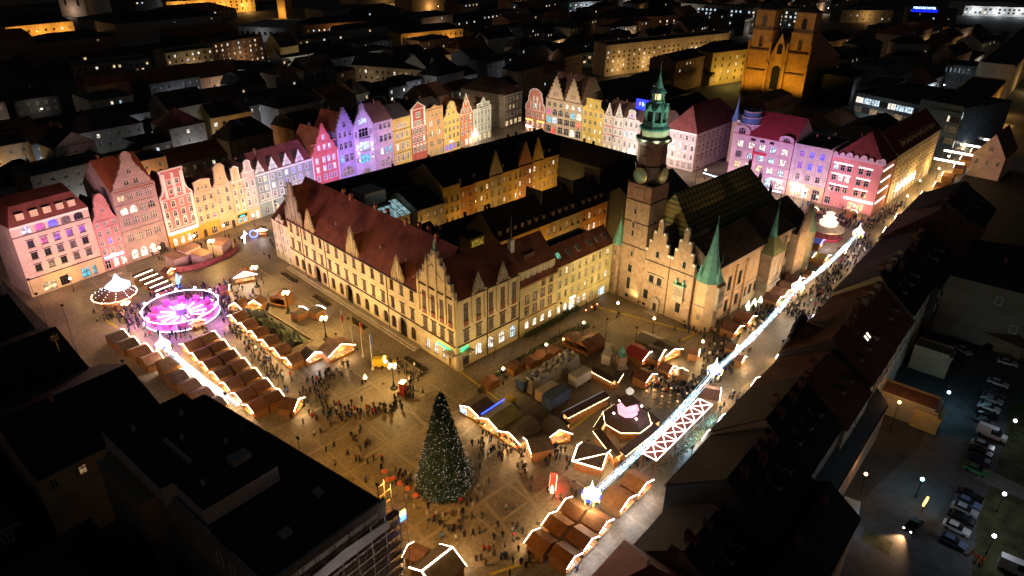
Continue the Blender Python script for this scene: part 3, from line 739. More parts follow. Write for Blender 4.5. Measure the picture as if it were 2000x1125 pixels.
house('plain pale house half hidden behind the tower', EO(73.3), ER, 14.0, 15, 17, stonepink, [(13.5, 2.1, 1.2, 's', 5), (9.2, 2.1, 1.2, 's', 5), (4.8, 2.3, 1.2, 's', 5), (.5, 2.8, 1.8, 'n', 5, 'warm')], roof=('side', 23), rm=roof_brown)
t = house('pale pink corner house with large hipped red roof beside the side street', EO(87.5), ER, 15.4, 40, 17, stonepink, [(13.4, 2.2, 1.2, 's', 5), (9.0, 2.4, 1.3, 'st', 5, ['warm', 'cool', 'cool', 'curt', 'dark']), (5.0, 2.2, 1.2, 's', 5), (.5, 3.0, 2.0, 'n', 5, 'dim')], roof=('hip', 27), rm=P('wine_tile', (.24, .07, .06), .75, .3, .35, courses=1.6), bands=((12.4, .25, .2, None), (8.2, .25, .2, None), (4.2, .3, .25, None)), chims=2)
for k in range(9):
    for z in (12.8, 8.6, 4.4): win(t, 15.4, z, 1.2, 2.3, 'sh', pick(DEF), y=3+k*4.1, rz=pi/2, sm=dark_trim)
t = house('tall grey house with slender blue spire down the side street', (300, 133, 0), ER, 12, 16, 20, stonebeige, [(14, 2, 1.1, 's', 3), (10, 2, 1.1, 's', 3), (6, 2, 1.1, 's', 3)], roof=('hip', 25), rm=roof_dark)
m_ = MB(); m_.lathe([(1.8, 19), (1.9, 20), (1.2, 22), (.5, 25), (.05, 31)], 8, 1, 1); part('spire', m_, [P('blue_slate', (.12, .2, .42), .5)], t)
# domed department store
t = house('pink stone department store with blue banded corner dome and red roof', EO(119.4), ER, 25.8, 20, 20.9, stonepink,
   [(15.6, 2.6, 2.6, '', [3.6, 8.6, 13.2, 17.8, 22.6], ['white', 'white', 'white', 'cool', 'white']), (11.2, 2.6, 2.6, '', [3.6, 8.6, 13.2, 17.8, 22.6], ['curt', 'cool', 'cool', 'cool', 'white']), (6.8, 2.7, 2.7, '', [3.6, 8.6, 13.2, 17.8, 22.6], ['warm', 'white', 'warm', 'white', 'cool']), (1.4, 3.6, 2.9, 'n', [3.6, 8.6, 13.2, 17.8, 22.6], ['white', 'red', 'red', 'cool', 'white']), (19.0, 1.3, 2.0, 'n', [8.9, 12.9, 16.9], 'dark')],
   gab=None, roof=('side', 29.2), rm=P('crimson_tile', (.36, .05, .05), .7, .2, .3, courses=1.6), trim=stonepink, sm=stonepink, fm=dark_trim, bands=((14.4, .3, .25, None), (10.2, .3, .25, None), (5.8, .4, .3, None)), chims=0)
for c, r0, zt in ((3.6, 3.4, 24.6), (22.6, 3.0, 23.6)):
    m_ = MB(); l = arch_pts(c-r0, c+r0, 20.6, zt, 10); facade(m_, l, [arch_pts(c-1.5, c+1.5, 20.9, zt-.9)], .3, .6); o = part('arched_gable', m_, [stonepink], t, (0, -.05, 0)); win(o, c, 20.9, 3.0, zt-.9-20.9, 'an', 'dark', white_trim)
m_ = MB(); m_.lathe([(4.3, 20.8), (4.3, 24.5), (4.7, 24.6), (4.7, 25.1), (3.9, 25.3), (3.7, 27.2), (4.1, 27.3), (4.1, 27.8), (3.4, 28), (3.3, 29.4), (3.7, 29.6), (3.7, 30), (2.6, 30.3), (0, 30.5)], 16, 4.6, 5.2, ms=[0, 1, 1, 2, 2, 1, 1, 2, 2, 1, 1, 2, 2, 2]); part('dome', m_, [stonepink, white_st, P('blue_dome', (.1, .22, .4), .5)], t)
m_ = MB(); m_.box(9.6, 10.2, -.35, -.1, 6, 16.5); m_.box(9.6, 15.5, -.36, -.1, 13.9, 15.0); m_.box(9.6, 10.2, -.37, -.1, 9.5, 10.4); part('hanging_banner', m_, [P('red_banner', (.5, .03, .05), .6)], t)
shop_sign(t, 18.6, 24, 5.0, .8, sign_blue); shop_sign(t, 6.8, 10.4, 4.6, .7, EM('sign_red', (1, .12, .05), 2.5))
# E29
t = house('pale stone bank with giant pilasters and blue lit windows', EO(145.5), ER, 14.8, 20, 21.6, palestone,
   [(16.8, 2.4, 1.8, 's', [3.4, 7.4, 11.4], ['purple', 'blue', 'blue']), (12.0, 2.8, 1.8, 's', [3.4, 7.4, 11.4], ['purple', 'blue', 'blue']), (7.6, 2.4, 1.8, 's', [3.4, 7.4, 11.4], ['curt', 'curt', 'dark']), (.6, 4.2, 2.8, 'n', [3.0, 7.4, 11.8], ['warm', 'white', 'dark'])], roof=('flat', 22.4), rm=roof_felt, trim=palestone, sm=palestone, gwall=stonebeige, gh=6.4, bands=((6.4, .4, .35, None), (20.2, .4, .3, None)), chims=3)
for x in (1.2, 5.4, 9.4, 13.6): boxes('pilaster', palestone, t, (x-.5, x+.5, -.25, -.003, 6.9, 20.1))
shop_sign(t, 1.0, 7.0, 4.9, .7, sign_white)
# E30
t = house('pink red corner building with scalloped lilac parapet and wine red roof', EO(160.6), ER, 18.4, 26, 19.6, pinkred,
   [(14.6, 2.3, 1.7, 's', [2.0, 4.5, 7.0, 11.2, 14.0], ['cool', 'dark', 'dark', 'dark', 'dark']), (10.4, 2.3, 1.7, 's', [2.0, 4.5, 7.0, 11.2, 14.0], ['dark', 'white', 'white', 'dark', 'dark']), (6.2, 2.3, 1.7, 's', [2.0, 4.5, 7.0, 11.2, 14.0], 'dark'), (.6, 3.0, 2.2, 'n', [1.6, 5.2, 10.4, 13.8], ['dark', 'red', 'warm', 'warm'])], roof=('hip', 29), rm=P('wine_tile', (.24, .07, .06)), sm=mauve, trim=pinkred, chims=1)
for z in (17.2, 13.0, 8.8): boxes('light_strip', EM('facade_strip', (1, .85, .8), 3), t, (1, 8, -.3, -.1, z, z+.3)); boxes('light_strip', EM('facade_strip', (1, .85, .8), 3), t, (10.2, 15.2, -.3, -.1, z, z+.3))
boxes('light_strip', EM('facade_strip', (1, .85, .8), 3), t, (7.5, 18, -.35, -.1, 4.4, 5.2))
lil = P('lilac_parapet', (.55, .5, .58), .8)
m_ = MB()
for i, x in enumerate((.9, 3.4, 6.0, 8.6, 11.2, 13.8, 16.4, 17.7)):
    r_ = 1.35 if i in (2, 4, 7) else .95
    l = [(x-r_, 19.6), (x+r_, 19.6)]+[(x+r_*cos(pi*k/10), 20.3+r_*1.3*sin(pi*k/10)) for k in range(0, 11)]
    facade(m_, l, [], .1, .4)
m_.box(0, 18.4, -.2, .5, 19.62, 20.3)
part('parapet', m_, [lil], t, (0, -.25, 0))
for k in range(5):
    for z in (14.6, 10.4, 6.2): win(t, 18.4, z, 1.5, 2.2, 's', pick(DEF), y=2+k*2.4, rz=pi/2, sm=ochre)
for z in (17.2, 13.0, 8.8, 4.6): boxes('light_strip', EM('facade_strip', (1, .85, .8), 3), t, (18.45, 18.7, .8, 12.5, z, z+.3))
# E31 long side-street building
o31 = (289.5, 60.3, 0)
t = house('long beige building with rows of dark hooded windows along the lit side street', o31, radians(-1.5), 57, 16, 20.6, stonebeige,
   [(z, 1.9, 1.1, 'h', [2.5+k*4.0 for k in range(14)], {'dark': 5, 'curt': 3}) for z in (16.2, 12.4, 8.6)]+[(.6, 4.2, 2.4, 'an', [2.5+k*4.0 for k in range(14)], {'warm': 3, 'white': 2, 'dim': 2})], roof=('side', 28), rm=P('wine_tile', (.24, .07, .06)), sm=dark_trim, trim=dark_trim, chims=3)
for k in range(8):
    m_ = MB(); m_.box(0, .35, 0, 5.2, 0, 3.2); part('fire_wall', m_, [stonebeige], t.children[1], (7+k*5.6, .8, 21.2))
for k in range(6):
    m_ = MB(); m_.tube((0, -.2, 5.3), (0, -1.4, 5.8), .05); m_.lathe([(.05, 5.2), (.28, 5.5), (.2, 7.6), (.02, 9.0)], 6, 0, -1.5); part('facade_lantern', m_, [EM('cone_lamp', (1, .85, .65), 8)], t, (4+k*4.4, 0, 0))
# ------------------------------------------------------------------ new city hall (long pale building in the middle block)
cityw = wallm('city_hall_cream', (.6, .5, .3)); cityt = P('city_hall_stone', (.36, .32, .26), .85, .3, .8); wood = P('brown_window_wood', (.16, .09, .06), .6, .2)
redbrick = P('red_brick_panel', (.24, .1, .07), .85, .3, 2); cityroof = P('city_roof_tile', (.25, .075, .045), .75, .5, .22, fine=3.5, courses=1.5)
O = Vector((95.2, 101.8, 0)); TH_S = atan2(98.4-101.8, 153.5-95.2); TH_W = atan2(101.8-191.7, 95.2-101.3)
city = thing('city_hall', 'long cream city hall with red roof, stepped pinnacle gables and arcaded ground floor', 'town hall', O, TH_S)
RW = TH_W-TH_S      # local turn of the west front
def loc_w(s): # local position on the west front at distance s north of the corner
    u = Vector((-cos(RW), -sin(RW), 0)); return u*s
def pin_gable(parent, c, z0, zt, w, mat, back=7.0, n=2, pane='dark', rmat=None):
    """pale stepped gable with pinnacles standing on the eaves"""
    m_ = MB(); pr = gable_profile('step', c-w/2, c+w/2, z0, zt); facade(m_, pr[::-1], [], .1, .5)
    for i, k in enumerate((0, .17, .35, .65, .83, 1)):
        x = c-w/2+w*k; z = z0+(zt-z0)*(.3 if i in (0, 5) else .62 if i in (1, 4) else 1.0)
        m_.box(x-.16, x+.16, -.2, .3, z0, z); m_.lathe([(.2, z), (.02, z+1.1)], 4, x, .05, a0=pi/4)
    m_.lathe([(.28, zt), (.14, zt+.5), (.22, zt+.8), (.02, zt+1.9)], 4, c, .1, a0=pi/4)
    m_.poly([(c-w/2+.3, .5, z0), (c, .5, zt-1), (c, back, zt-1)], 1); m_.poly([(c, .5, zt-1), (c+w/2-.3, .5, z0), (c, back, zt-1)], 1)
    o = part('pinnacle_gable', m_, [mat, rmat or cityroof], parent)
    if n:
        for k in range(n): win(o, c+(k-(n-1)/2)*1.4, z0+.6, .9, 1.6, 'n', pane, wood, cityt, y=-.15)
    m_ = MB(); m_.box(c-w*.42, c+w*.42, -.14, -.001, z0+.05, z0+.5); part('brick_panel', m_, [redbrick], o)
    return o
# west front, main part: s 13.8 .. 79.4 (x from its north end)
L = 65.6
X = lambda s: 79.4-s
cols = [77.2, 73.2, 69.1, 64.6, 60.4, 56.0, 51.6, 47.1, 42.7, 38.3, 34.0, 29.6, 25.3, 21.0, 16.8]
holes = []
for s in cols:
    holes += [rect_pts(X(s)-.8, X(s)+.8, 12.6, 15.4), rect_pts(X(s)-.8, X(s)+.8, 7.3, 10.1)]
arch = [76.4, 72.5, 68.7, 60.0, 55.3, 50.9, 42.3, 37.9, 33.5, 29.0, 25.4, 16.9]
ports = [63.9, 46.6, 21.2]
for s in arch: holes.append(arch_pts(X(s)-1.1, X(s)+1.1, 1.2, 4.9))
for s in ports: holes.append(arch_pts(X(s)-1.7, X(s)+1.7, .05, 5.9))
m_ = MB(); facade(m_, rect_pts(0, L, 0, 16.2), holes, .5, .7, back=False)
m_.box(.02, L-.02, .71, 16, 6.2, 16.19, 0, bottom=True); m_.box(.02, L-.02, 4.5, 16, 0, 6.19, 0)
wo = part('west_wall', m_, [cityw], city, loc_w(79.4), RW)
for s in cols:
    win(wo, X(s), 12.6, 1.6, 2.8, 'hp', 'curt' if rnd.random() < .75 else 'dark', wood, dark_trim); win(wo, X(s), 7.3, 1.6, 2.8, 'hp', 'curt' if rnd.random() < .75 else 'dark', wood, dark_trim)
for s in arch: win(wo, X(s), 1.2, 2.2, 3.7, 'a', 'dark', wood, stone, y=.15)
boxes('string_course', dark_trim, wo, (.05, L-.05, -.25, -.003, 6.45, 6.75), (.05, L-.05, -.4, -.004, 15.9, 16.25))
for s in (71.1, 57.9, 27.4): boxes('downpipe', dark_trim, wo, (X(s)-.1, X(s)+.1, -.16, -.005, .3, 15.8))
for s in ports:
    m_ = MB(); l = arch_pts(X(s)-1.7, X(s)+1.7, .05, 5.9, 10); l2 = arch_pts(X(s)-2.1, X(s)+2.1, .05, 6.3, 10)
    for a, b, c, d_ in zip(l[1:], l[2:]+l[:1], l2[1:], l2[2:]+l2[:1]): m_.poly([(c[0], -.12, c[1]), (a[0], -.12, a[1]), (b[0], -.12, b[1]), (d_[0], -.12, d_[1])][::-1]); m_.poly([(c[0], -.12, c[1]), (d_[0], -.12, d_[1]), (d_[0], 0, d_[1]), (c[0], 0, c[1])])
    part('portal_surround', m_, [stone], wo)
m_ = MB(); m_.box(-.3, L, -2.4, -.3, 0, .35); m_.box(-.3, L, -1.6, -.3, .352, .7); part('plinth_steps', m_, [stone], wo)
pin_gable(wo, X(74.6), 16.3, 28.6, 9.0, cityt, 9, 3); pin_gable(wo, X(65.6), 16.3, 21.6, 4.6, cityw, 4.5, 2); pin_gable(wo, X(43), 16.3, 23.0, 5.2, cityw, 5.5, 2); pin_gable(wo, X(22.3), 16.3, 21.6, 4.6, cityw, 4.5, 2)
r, s_ = roof_mesh('side', L+6, 16, 16.25, 27.6)
ro = part('roof', r, [cityroof], wo)
for x in (21, 25.5, 37, 42, 51, 55.5, 59, 64): chimney(ro, x, 8+rnd.uniform(-.5, 1.2), 27.2, 1.5, .7, .9, P('chimney_red', (.36, .15, .1), .85, .3, 2))
for x in (24, 46, 57): 
    m_ = MB(); m_.lathe([(.22, 0), (.2, 1.0), (.02, 1.3)], 6); part('roof_vent', m_, [zinc], ro, (x, 3.0, 20.2))
# west front, corner pavilion s 0..13.8 (x = 13.8 - s)
X2 = lambda s: 13.8-s
c4 = [11.6, 8.2, 4.9, 1.7]
holes = []
for s in c4: holes += [rect_pts(X2(s)-.75, X2(s)+.75, 12.7, 17.6), rect_pts(X2(s)-.9, X2(s)+.9, 7.1, 10.1)]
for s in (11, 7.8, 4.6): holes.append(arch_pts(X2(s)-.85, X2(s)+.85, 1.4, 4.4))
holes.append(arch_pts(X2(1.9)-1.0, X2(1.9)+1.0, .05, 3.6))
pr = gable_profile('step', 0, 13.8, 19.4, 29.6)
m_ = MB(); facade(m_, [(0, 0), (13.8, 0)]+pr[::-1], holes, .45, .7); m_.box(.03, 12.6, .71, 15, 4.9, 19.3); m_.box(.03, 11.2, 2.5, 15, 0, 4.89)
po = part('west_gable_wall', m_, [cityw], city, loc_w(13.8), RW)
m_ = MB(); coping(m_, pr); part('coping', m_, [cityt], po)
for s in c4: win(po, X2(s), 12.7, 1.5, 4.9, 'p', 'curt', wood, redbrick); win(po, X2(s), 7.1, 1.8, 3.0, 'hp', 'curt', wood, dark_trim)
for s in (11, 7.8, 4.6): win(po, X2(s), 1.4, 1.7, 3.0, 'a', 'white', wood, stone)
for i, s in enumerate((13.6, 9.9, 6.55, 3.3, .2)): boxes('buttress', cityw, po, (X2(s)-.3, X2(s)+.3, -.35, -.003, 11.6, 20+(6 if i in (1, 3) else 9 if i == 2 else 0))); 
for s in (13.6, 9.9, 3.3, .2):
    m_ = MB(); z = 26 if s in (9.9, 3.3) else 20; m_.lathe([(.35, z), (.3, z+.6), (.02, z+2.2)], 4, X2(s), -.1, a0=pi/4); part('pinnacle', m_, [cityt], po)
for s in c4: boxes('brick_panel', redbrick, po, (X2(s)-.75, X2(s)+.75, -.08, -.004, 11.3, 12.5))
m_ = MB(); m_.lathe([(.5, 29.6), (.25, 30.4), (.4, 30.8), (.05, 32.6)], 6, 6.9, .2); part('finial', m_, [copper], po)
boxes('string_course', dark_trim, po, (.05, 13.75, -.25, -.003, 6.4, 6.7), (.05, 13.75, -.3, -.004, 19.1, 19.4))
# south front x 0..21.2
holes = []
c5 = [3.4, 7.4, 11.5, 15.5, 19.4]
for x in c5: holes += [rect_pts(x-.75, x+.75, 12.6, 17.4), rect_pts(x-.9, x+.9, 7.0, 10.1)]
for x in (7.4, 11.3, 15.3, 19.2): holes.append(arch_pts(x-1.05, x+1.05, 1.4, 4.9))
holes.append(arch_pts(1.9, 4.3, .05, 3.9))
m_ = MB(); facade(m_, rect_pts(0, 21.2, 0, 19), holes, .45, .7, back=False); m_.box(13.0, 21.18, .71, 15, 4.9, 18.9); m_.box(13.0, 21.18, 2.5, 15, 0, 4.89)
so_ = part('south_wall', m_, [cityw], city)
for i, x in enumerate(c5): win(so_, x, 12.6, 1.5, 4.8, 'p', 'curt', wood, redbrick); win(so_, x, 7.0, 1.8, 3.1, 'hp', 'curt', wood, dark_trim); boxes('brick_panel', redbrick, so_, (x-.75, x+.75, -.08, -.004, 11.2, 12.4))
for x in (7.4, 11.3, 15.3, 19.2): win(so_, x, 1.4, 2.1, 3.5, 'a', 'white' if x < 18 else 'cool', wood, stone)
for x in (.3, 5.4, 9.5, 13.5, 17.5, 20.9): boxes('buttress', cityw, so_, (x-.3, x+.3, -.35, -.003, 11.4, 19.4))
boxes('string_course', dark_trim, so_, (.4, 21.1, -.25, -.003, 6.2, 6.5), (.4, 21.1, -.36, -.004, 18.7, 19.0))
for x in (7.4, 15.5): pin_gable(so_, x, 19.05, 22.6, 3.2, cityt, 4.5, 0)
boxes('downpipe', dark_trim, so_, (9.9, 10.1, -.4, -.2, .3, 18.6), (21.05, 21.25, -.4, -.2, .3, 18.6))
r, s_ = roof_mesh('side', 21.2, 16, 19, 25.8); part('roof', r, [cityroof], so_)
m_ = MB(); m_.lathe([(1.3, 0), (1.3, .4), (1.0, .6), (1.0, 3.8), (1.2, 4.0), (1.2, 4.4)], 8, 1.0, .2); part('corner_pier', m_, [stone], city)
for (x, sz, rz_) in ((3.1, 1, 0), (X2(1.9), 2, RW)):
    m_ = MB(); m_.box(-1.9, 1.9, -1.2, -.02, 4.0, 4.35); m_.lathe([(1.5, 4.35), (1.3, 4.8), (.3, 5.2)], 8, 0, -.5); part('portal_canopy', m_, [cityt], so_ if sz == 1 else po, (x, 0, 0))
neon = EM('neon_green', (.02, 1, .3), 3.5)
text('sign_lettering', 'SPIŻ', 1.3, neon, so_, (1.3, -.3, 4.85), (pi/2, 0, 0)); text('sign_lettering', 'RESTAURACJA', .82, neon, po, (7.0, -.3, 4.85), (pi/2, 0, 0))
# small white house at the north end of the city hall
t = house('small white house with little pediment, joined to north end of city hall', tuple(O+Matrix.Rotation(TH_S, 3, 'Z') @ loc_w(90.0)), TH_W, 10.5, 12, 13.2, wallm('chalk', (.6, .54, .48)),
   [(10.2, 1.7, .9, 's', 4, 'curt'), (7.0, 1.8, .9, 's', 4, 'curt'), (3.8, 1.8, .9, 's', 4, 'curt'), (.6, 2.2, 1.1, 'as', 4, 'dark')], roof=('side', 18.5), rm=P('dark_red_tile', (.2, .06, .05)), gab='ped', top=16.0, gx=(3.2, 7.4))

# ------------------------------------------------------------------ yellow houses between city hall and town hall
def SO(x): return tuple(O+Vector((x*cos(TH_S), x*sin(TH_S), 0)))
paley = wallm('pale_yellow', (.6, .52, .28))
rt = P('orange_tile', (.3, .11, .055), .75, .45, .3, courses=1.6)
t = house('pale yellow house with attic row and orange roof next to city hall', SO(21.3), TH_S, 14.3, 14, 15.2, paley,
   [(12.7, 1.8, 1.1, 's', [9.0, 12.0]), (9.4, 2.2, 1.2, 's', [2.9, 5.9, 8.8, 11.8], 'curt'), (6.0, 2.2, 1.2, 's', [2.9, 5.9, 8.8, 11.8]), (1.6, 2.4, 1.5, 'a', [3.1, 6.1, 9.1, 12.1], 'white')], roof=('side', 23.5), rm=rt, trim=rt, bands=((5.2, .25, .2, None),), chims=0)
m_ = MB(); m_.box(.1, 14.2, .8, 7, 15.3, 18.6); o = part('attic_storey', m_, [paley], t)
for k in range(6): win(o, 1.6+k*2.2, 16.5, .8, 1.3, 's', 'dark', y=.66)
m_ = MB(); m_.poly([(-.1, .5, 18.65), (14.4, .5, 18.65), (14.4, 7, 24.4), (-.1, 7, 24.4)]); m_.poly([(-.1, 7.01, 24.4), (14.4, 7.01, 24.4), (14.4, 13.5, 18.65), (-.1, 13.5, 18.65)]); m_.poly([(-.1, .5, 18.65), (-.1, 7, 24.4), (-.1, 13.5, 18.65)]); m_.poly([(14.4, .5, 18.65), (14.4, 13.5, 18.65), (14.4, 7, 24.4)])
ro = part('upper_roof', m_, [rt], t)
chimney(ro, 2.2, 5.4, 23.2, 2.4, 1.3, 1.3, white_trim)
m_ = MB(); m_.tube((2.2, 5.4, 24), (2.2, 5.4, 32), .07); part('antenna', m_, [metal], ro)
m_ = MB(); m_.box(4.2, 8.2, 2.6, 5.0, 20.2, 21.7); part('roof_hatch', m_, [roof_brown], ro)
t = house('long pale yellow house with skylights and brightly lit entrance, west of the tower', SO(35.7), TH_S, 24.0, 13, 15.8, paley,
   [(12.8, 2.0, 1.1, 's', [1.2, 3.8, 6.5, 9.3, 12.2, 15.2, 18.2, 21.4]), (9.3, 2.1, 1.1, 's', [1.2, 3.8, 6.5, 9.3, 12.2, 15.2, 18.2, 21.4], 'curt'), (5.8, 2.1, 1.1, 's', [1.2, 3.8, 6.5, 9.3, 12.2, 15.2, 18.2, 21.4]), (1.4, 2.4, 1.5, 'a', [1.3, 4.0, 9.6, 12.2], 'white'), (.2, 4.0, 2.6, 'a', [6.8], 'white'), (.2, 3.4, 2.0, 'an', [15.4], 'dim'), (.3, 2.6, 3.0, 'n', [20], 'cool')], roof=('flat', 16.6), rm=roof_felt, trim=paley, bands=((4.9, .25, .2, None),), chims=0)
m_ = MB(); m_.poly([(-.1, -.3, 15.85), (24.1, -.3, 15.85), (24.1, 4.2, 20.2), (-.1, 4.2, 20.2)]); m_.poly([(-.1, 4.2, 20.2), (24.1, 4.2, 20.2), (24.1, 4.4, 16.2), (-.1, 4.4, 16.2)]); m_.poly([(24.1, -.3, 15.85), (24.1, 4.4, 15.85), (24.1, 4.2, 20.2)]); m_.poly([(-.1, -.3, 15.85), (-.1, 4.2, 20.2), (-.1, 4.4, 15.85)])
ro = part('front_roof', m_, [rt], t)
sl = atan2(4.35, 4.5)
for x in (2.0, 6.2, 10.2, 15.0, 18.4, 21.6):
    m_ = MB(); m_.box(-.75, .75, -.95, .95, 0, .14); m_.box(-.62, -.06, -.8, .8, .14, .17, 1); m_.box(.06, .62, -.8, .8, .14, .17, 1)
    o = part('skylight', m_, [zinc, PANES['green'] if x < 3 else curtain], ro, (x, 1.9, 15.85+2.2*4.35/4.5)); o.rotation_euler = (sl, 0, 0)
for x, y in ((2, 6), (3.2, 7), (4.4, 6.2), (6.5, 8), (11, 7)):
    m_ = MB(); m_.box(-.4, .4, -.4, .4, 0, 1.0); m_.tube((0, 0, 1), (0, 0, 1.8), .15); part('roof_vent', m_, [zinc], t, (x, y, 16.0))
m_ = MB(); m_.tube((8, 7, 16), (8, 7, 19.5), .06)
for a in range(3): m_.tube((8, 7, 19), (8+1.6*cos(a*2.1), 7+1.6*sin(a*2.1), 16.1), .04)
part('antenna', m_, [metal], t)
boxes('shop_sign', EM('entrance_light', (1, .9, .7), 7, True), t, (5.8, 7.8, -.25, -.05, 4.3, 4.9))

# ------------------------------------------------------------------ gothic town hall with its tower
thb = P('town_hall_brick', (.4, .285, .19), .85, .3, .9, fine=9); thd = P('tower_brick', (.3, .17, .115), .85, .3, .9, fine=9)
thc = wallm('town_hall_plaster', (.58, .4, .24)); tile_y = None
TR = atan2(-30, -2)
th = thing('town_hall', 'gothic brick town hall with stepped gables, oriels and steep patterned roof', 'town hall', (154.6, 97, 0), TR)
def thx(x, y): # local -> world
    return Vector((154.6, 97, 0))+Matrix.Rotation(TR, 3, 'Z') @ Vector((x, y, 0))
def pattern_roof():
    m, t_, b = _new('glazed_pattern_tile')
    tc = t_.nodes.new('ShaderNodeTexCoord'); mp = t_.nodes.new('ShaderNodeMapping'); mp.inputs['Scale'].default_value = (1, 1, 1)
    t_.links.new(tc.outputs['Object'], mp.inputs[0])
    sp = t_.nodes.new('ShaderNodeSeparateXYZ'); t_.links.new(mp.outputs[0], sp.inputs[0])
    def tri(sock, k):
        a = t_.nodes.new('ShaderNodeMath'); a.operation = 'MULTIPLY'; a.inputs[1].default_value = k; t_.links.new(sock, a.inputs[0]); return a
    a = tri(sp.outputs[1], .55); c = tri(sp.outputs[2], .75)
    add = t_.nodes.new('ShaderNodeMath'); add.operation = 'ADD'; sub = t_.nodes.new('ShaderNodeMath'); sub.operation = 'SUBTRACT'
    for n_ in (add, sub): t_.links.new(a.outputs[0], n_.inputs[0]); t_.links.new(c.outputs[0], n_.inputs[1])
    cv = t_.nodes.new('ShaderNodeCombineXYZ'); t_.links.new(add.outputs[0], cv.inputs[0]); t_.links.new(sub.outputs[0], cv.inputs[1])
    ck = t_.nodes.new('ShaderNodeTexChecker'); ck.inputs['Scale'].default_value = 1.0
    ck.inputs['Color1'].default_value = (.24, .2, .06, 1); ck.inputs['Color2'].default_value = (.04, .06, .035, 1)
    t_.links.new(cv.outputs[0], ck.inputs[0])
    t_.links.new(ck.outputs[0], b.inputs['Base Color']); b.inputs['Roughness'].default_value = .4
    return m
patt = pattern_roof()
# tower
tw = thing('town_hall_tower', 'tall brick clock tower with green copper lantern and spire', 'tower', tuple(thx(1.8, 0)), TR)
m_ = MB(); m_.box(0, 7.9, 0, 8, 0, 30.3); part('shaft', m_, [thb], tw)
m_ = MB(); m_.box(.05, 7.85, .05, 7.95, 30.3, 35.0); part('upper_shaft', m_, [thd], tw)
for z in (30.3, 24.1, 17.0): boxes('string_course', dark_trim, tw, (-.12, 8.02, -.12, 8.12, z-.15, z+.15))
boxes('parapet', blackm, tw, (-.3, 8.2, -.3, 8.3, 35.0, 35.5))
m_ = MB(); m_.lathe([(4.2, 35.5), (4.2, 39.6), (4.35, 39.7), (4.35, 40.0)], 8, 3.95, 4, a0=pi/8); part('clock_stage', m_, [P('dark_stone', (.14, .11, .1), .85, .3)], tw)
m_ = MB(); m_.lathe([(3.95, 40.0), (3.9, 45.6), (4.4, 46.2)], 8, 3.95, 4, a0=pi/8); part('octagon', m_, [P('octagon_brick', (.2, .11, .085), .85, .3, .9)], tw)
m_ = MB(); m_.lathe([(4.4, 46.2), (4.8, 46.4), (4.8, 47.2), (4.6, 47.2)], 8, 3.95, 4, a0=pi/8); part('gallery', m_, [P('gallery_stone', (.2, .19, .15), .8)], tw)
m_ = MB(); m_.lathe([(3.7, 47.0), (3.7, 49.3), (4.1, 49.5), (4.0, 49.9), (3.2, 50.6)], 8, 3.95, 4, a0=pi/8, ms=[0, 1, 1, 1, 1]); g_ = part('lit_stage', m_, [P('pale_green_stone', (.5, .55, .38), .8, .1), copper], tw)
for k in range(8):
    a = pi/8+pi/8+k*pi/4; win(g_, 3.95+3.46*cos(a), 47.7, 1.2, 1.1, 'n', 'dark', y=4+3.46*sin(a), rz=a+pi/2)
m_ = MB(); m_.lathe([(3.2, 50.6), (3.1, 51.4), (2.9, 51.5)], 8, 3.95, 4, a0=pi/8)
for k in range(8):
    a = pi/8+k*pi/4; m_.tube((3.95+2.75*cos(a), 4+2.75*sin(a), 51.4), (3.95+2.75*cos(a), 4+2.75*sin(a), 54.2), .3, 5)
m_.lathe([(2.2, 51.4), (2.2, 54.3)], 8, 3.95, 4, 1, a0=pi/8); m_.lathe([(2.9, 54.2), (3.3, 54.4), (3.0, 54.9), (2.4, 55.8), (1.9, 56.3), (2.0, 56.6)], 8, 3.95, 4, a0=pi/8)
part('bell_lantern', m_, [copper, P('lantern_dark', (.03, .05, .05), .5)], tw)
for k in range(8):
    a = k*pi/4; m_ = MB(); m_.poly([(0, -.9, 54.3), (0, .9, 54.3), (0, 0, 56.0)]); m_.poly([(0, -.9, 54.3), (0, 0, 56.0), (-1.2, 0, 55.8)]); m_.poly([(0, .9, 54.3), (-1.2, 0, 55.8), (0, 0, 56.0)])
    part('lantern_gable', m_, [copper], tw, (3.95+3.05*cos(a), 4+3.05*sin(a), 0), a)
m_ = MB(); m_.lathe([(1.7, 56.5), (1.7, 56.9)], 8, 3.95, 4)
for k in range(8):
    a = pi/8+k*pi/4; m_.tube((3.95+1.5*cos(a), 4+1.5*sin(a), 56.8), (3.95+1.5*cos(a), 4+1.5*sin(a), 59.2), .16, 5)
part('upper_lantern', m_, [copper], tw)
m_ = MB(); m_.lathe([(.7, 56.9), (.7, 59.1)], 8, 3.95, 4); part('lantern_glow', m_, [EM('lantern_glow', (1, .75, .35), 1.6)], tw)
m_ = MB(); m_.lathe([(2.1, 58.6), (1.9, 59.0), (1.2, 59.8), (.7, 61.0), (.3, 62.4), (.05, 64)], 10, 3.95, 4); part('spire', m_, [copper], tw)
m_ = MB(); m_.tube((3.95, 4, 63.7), (3.95, 4, 66.4), .06); m_.blob((3.95, 4, 64.6), .25); part('weathervane', m_, [P('gilt', (.6, .45, .15), .3, metal=.8)], tw)
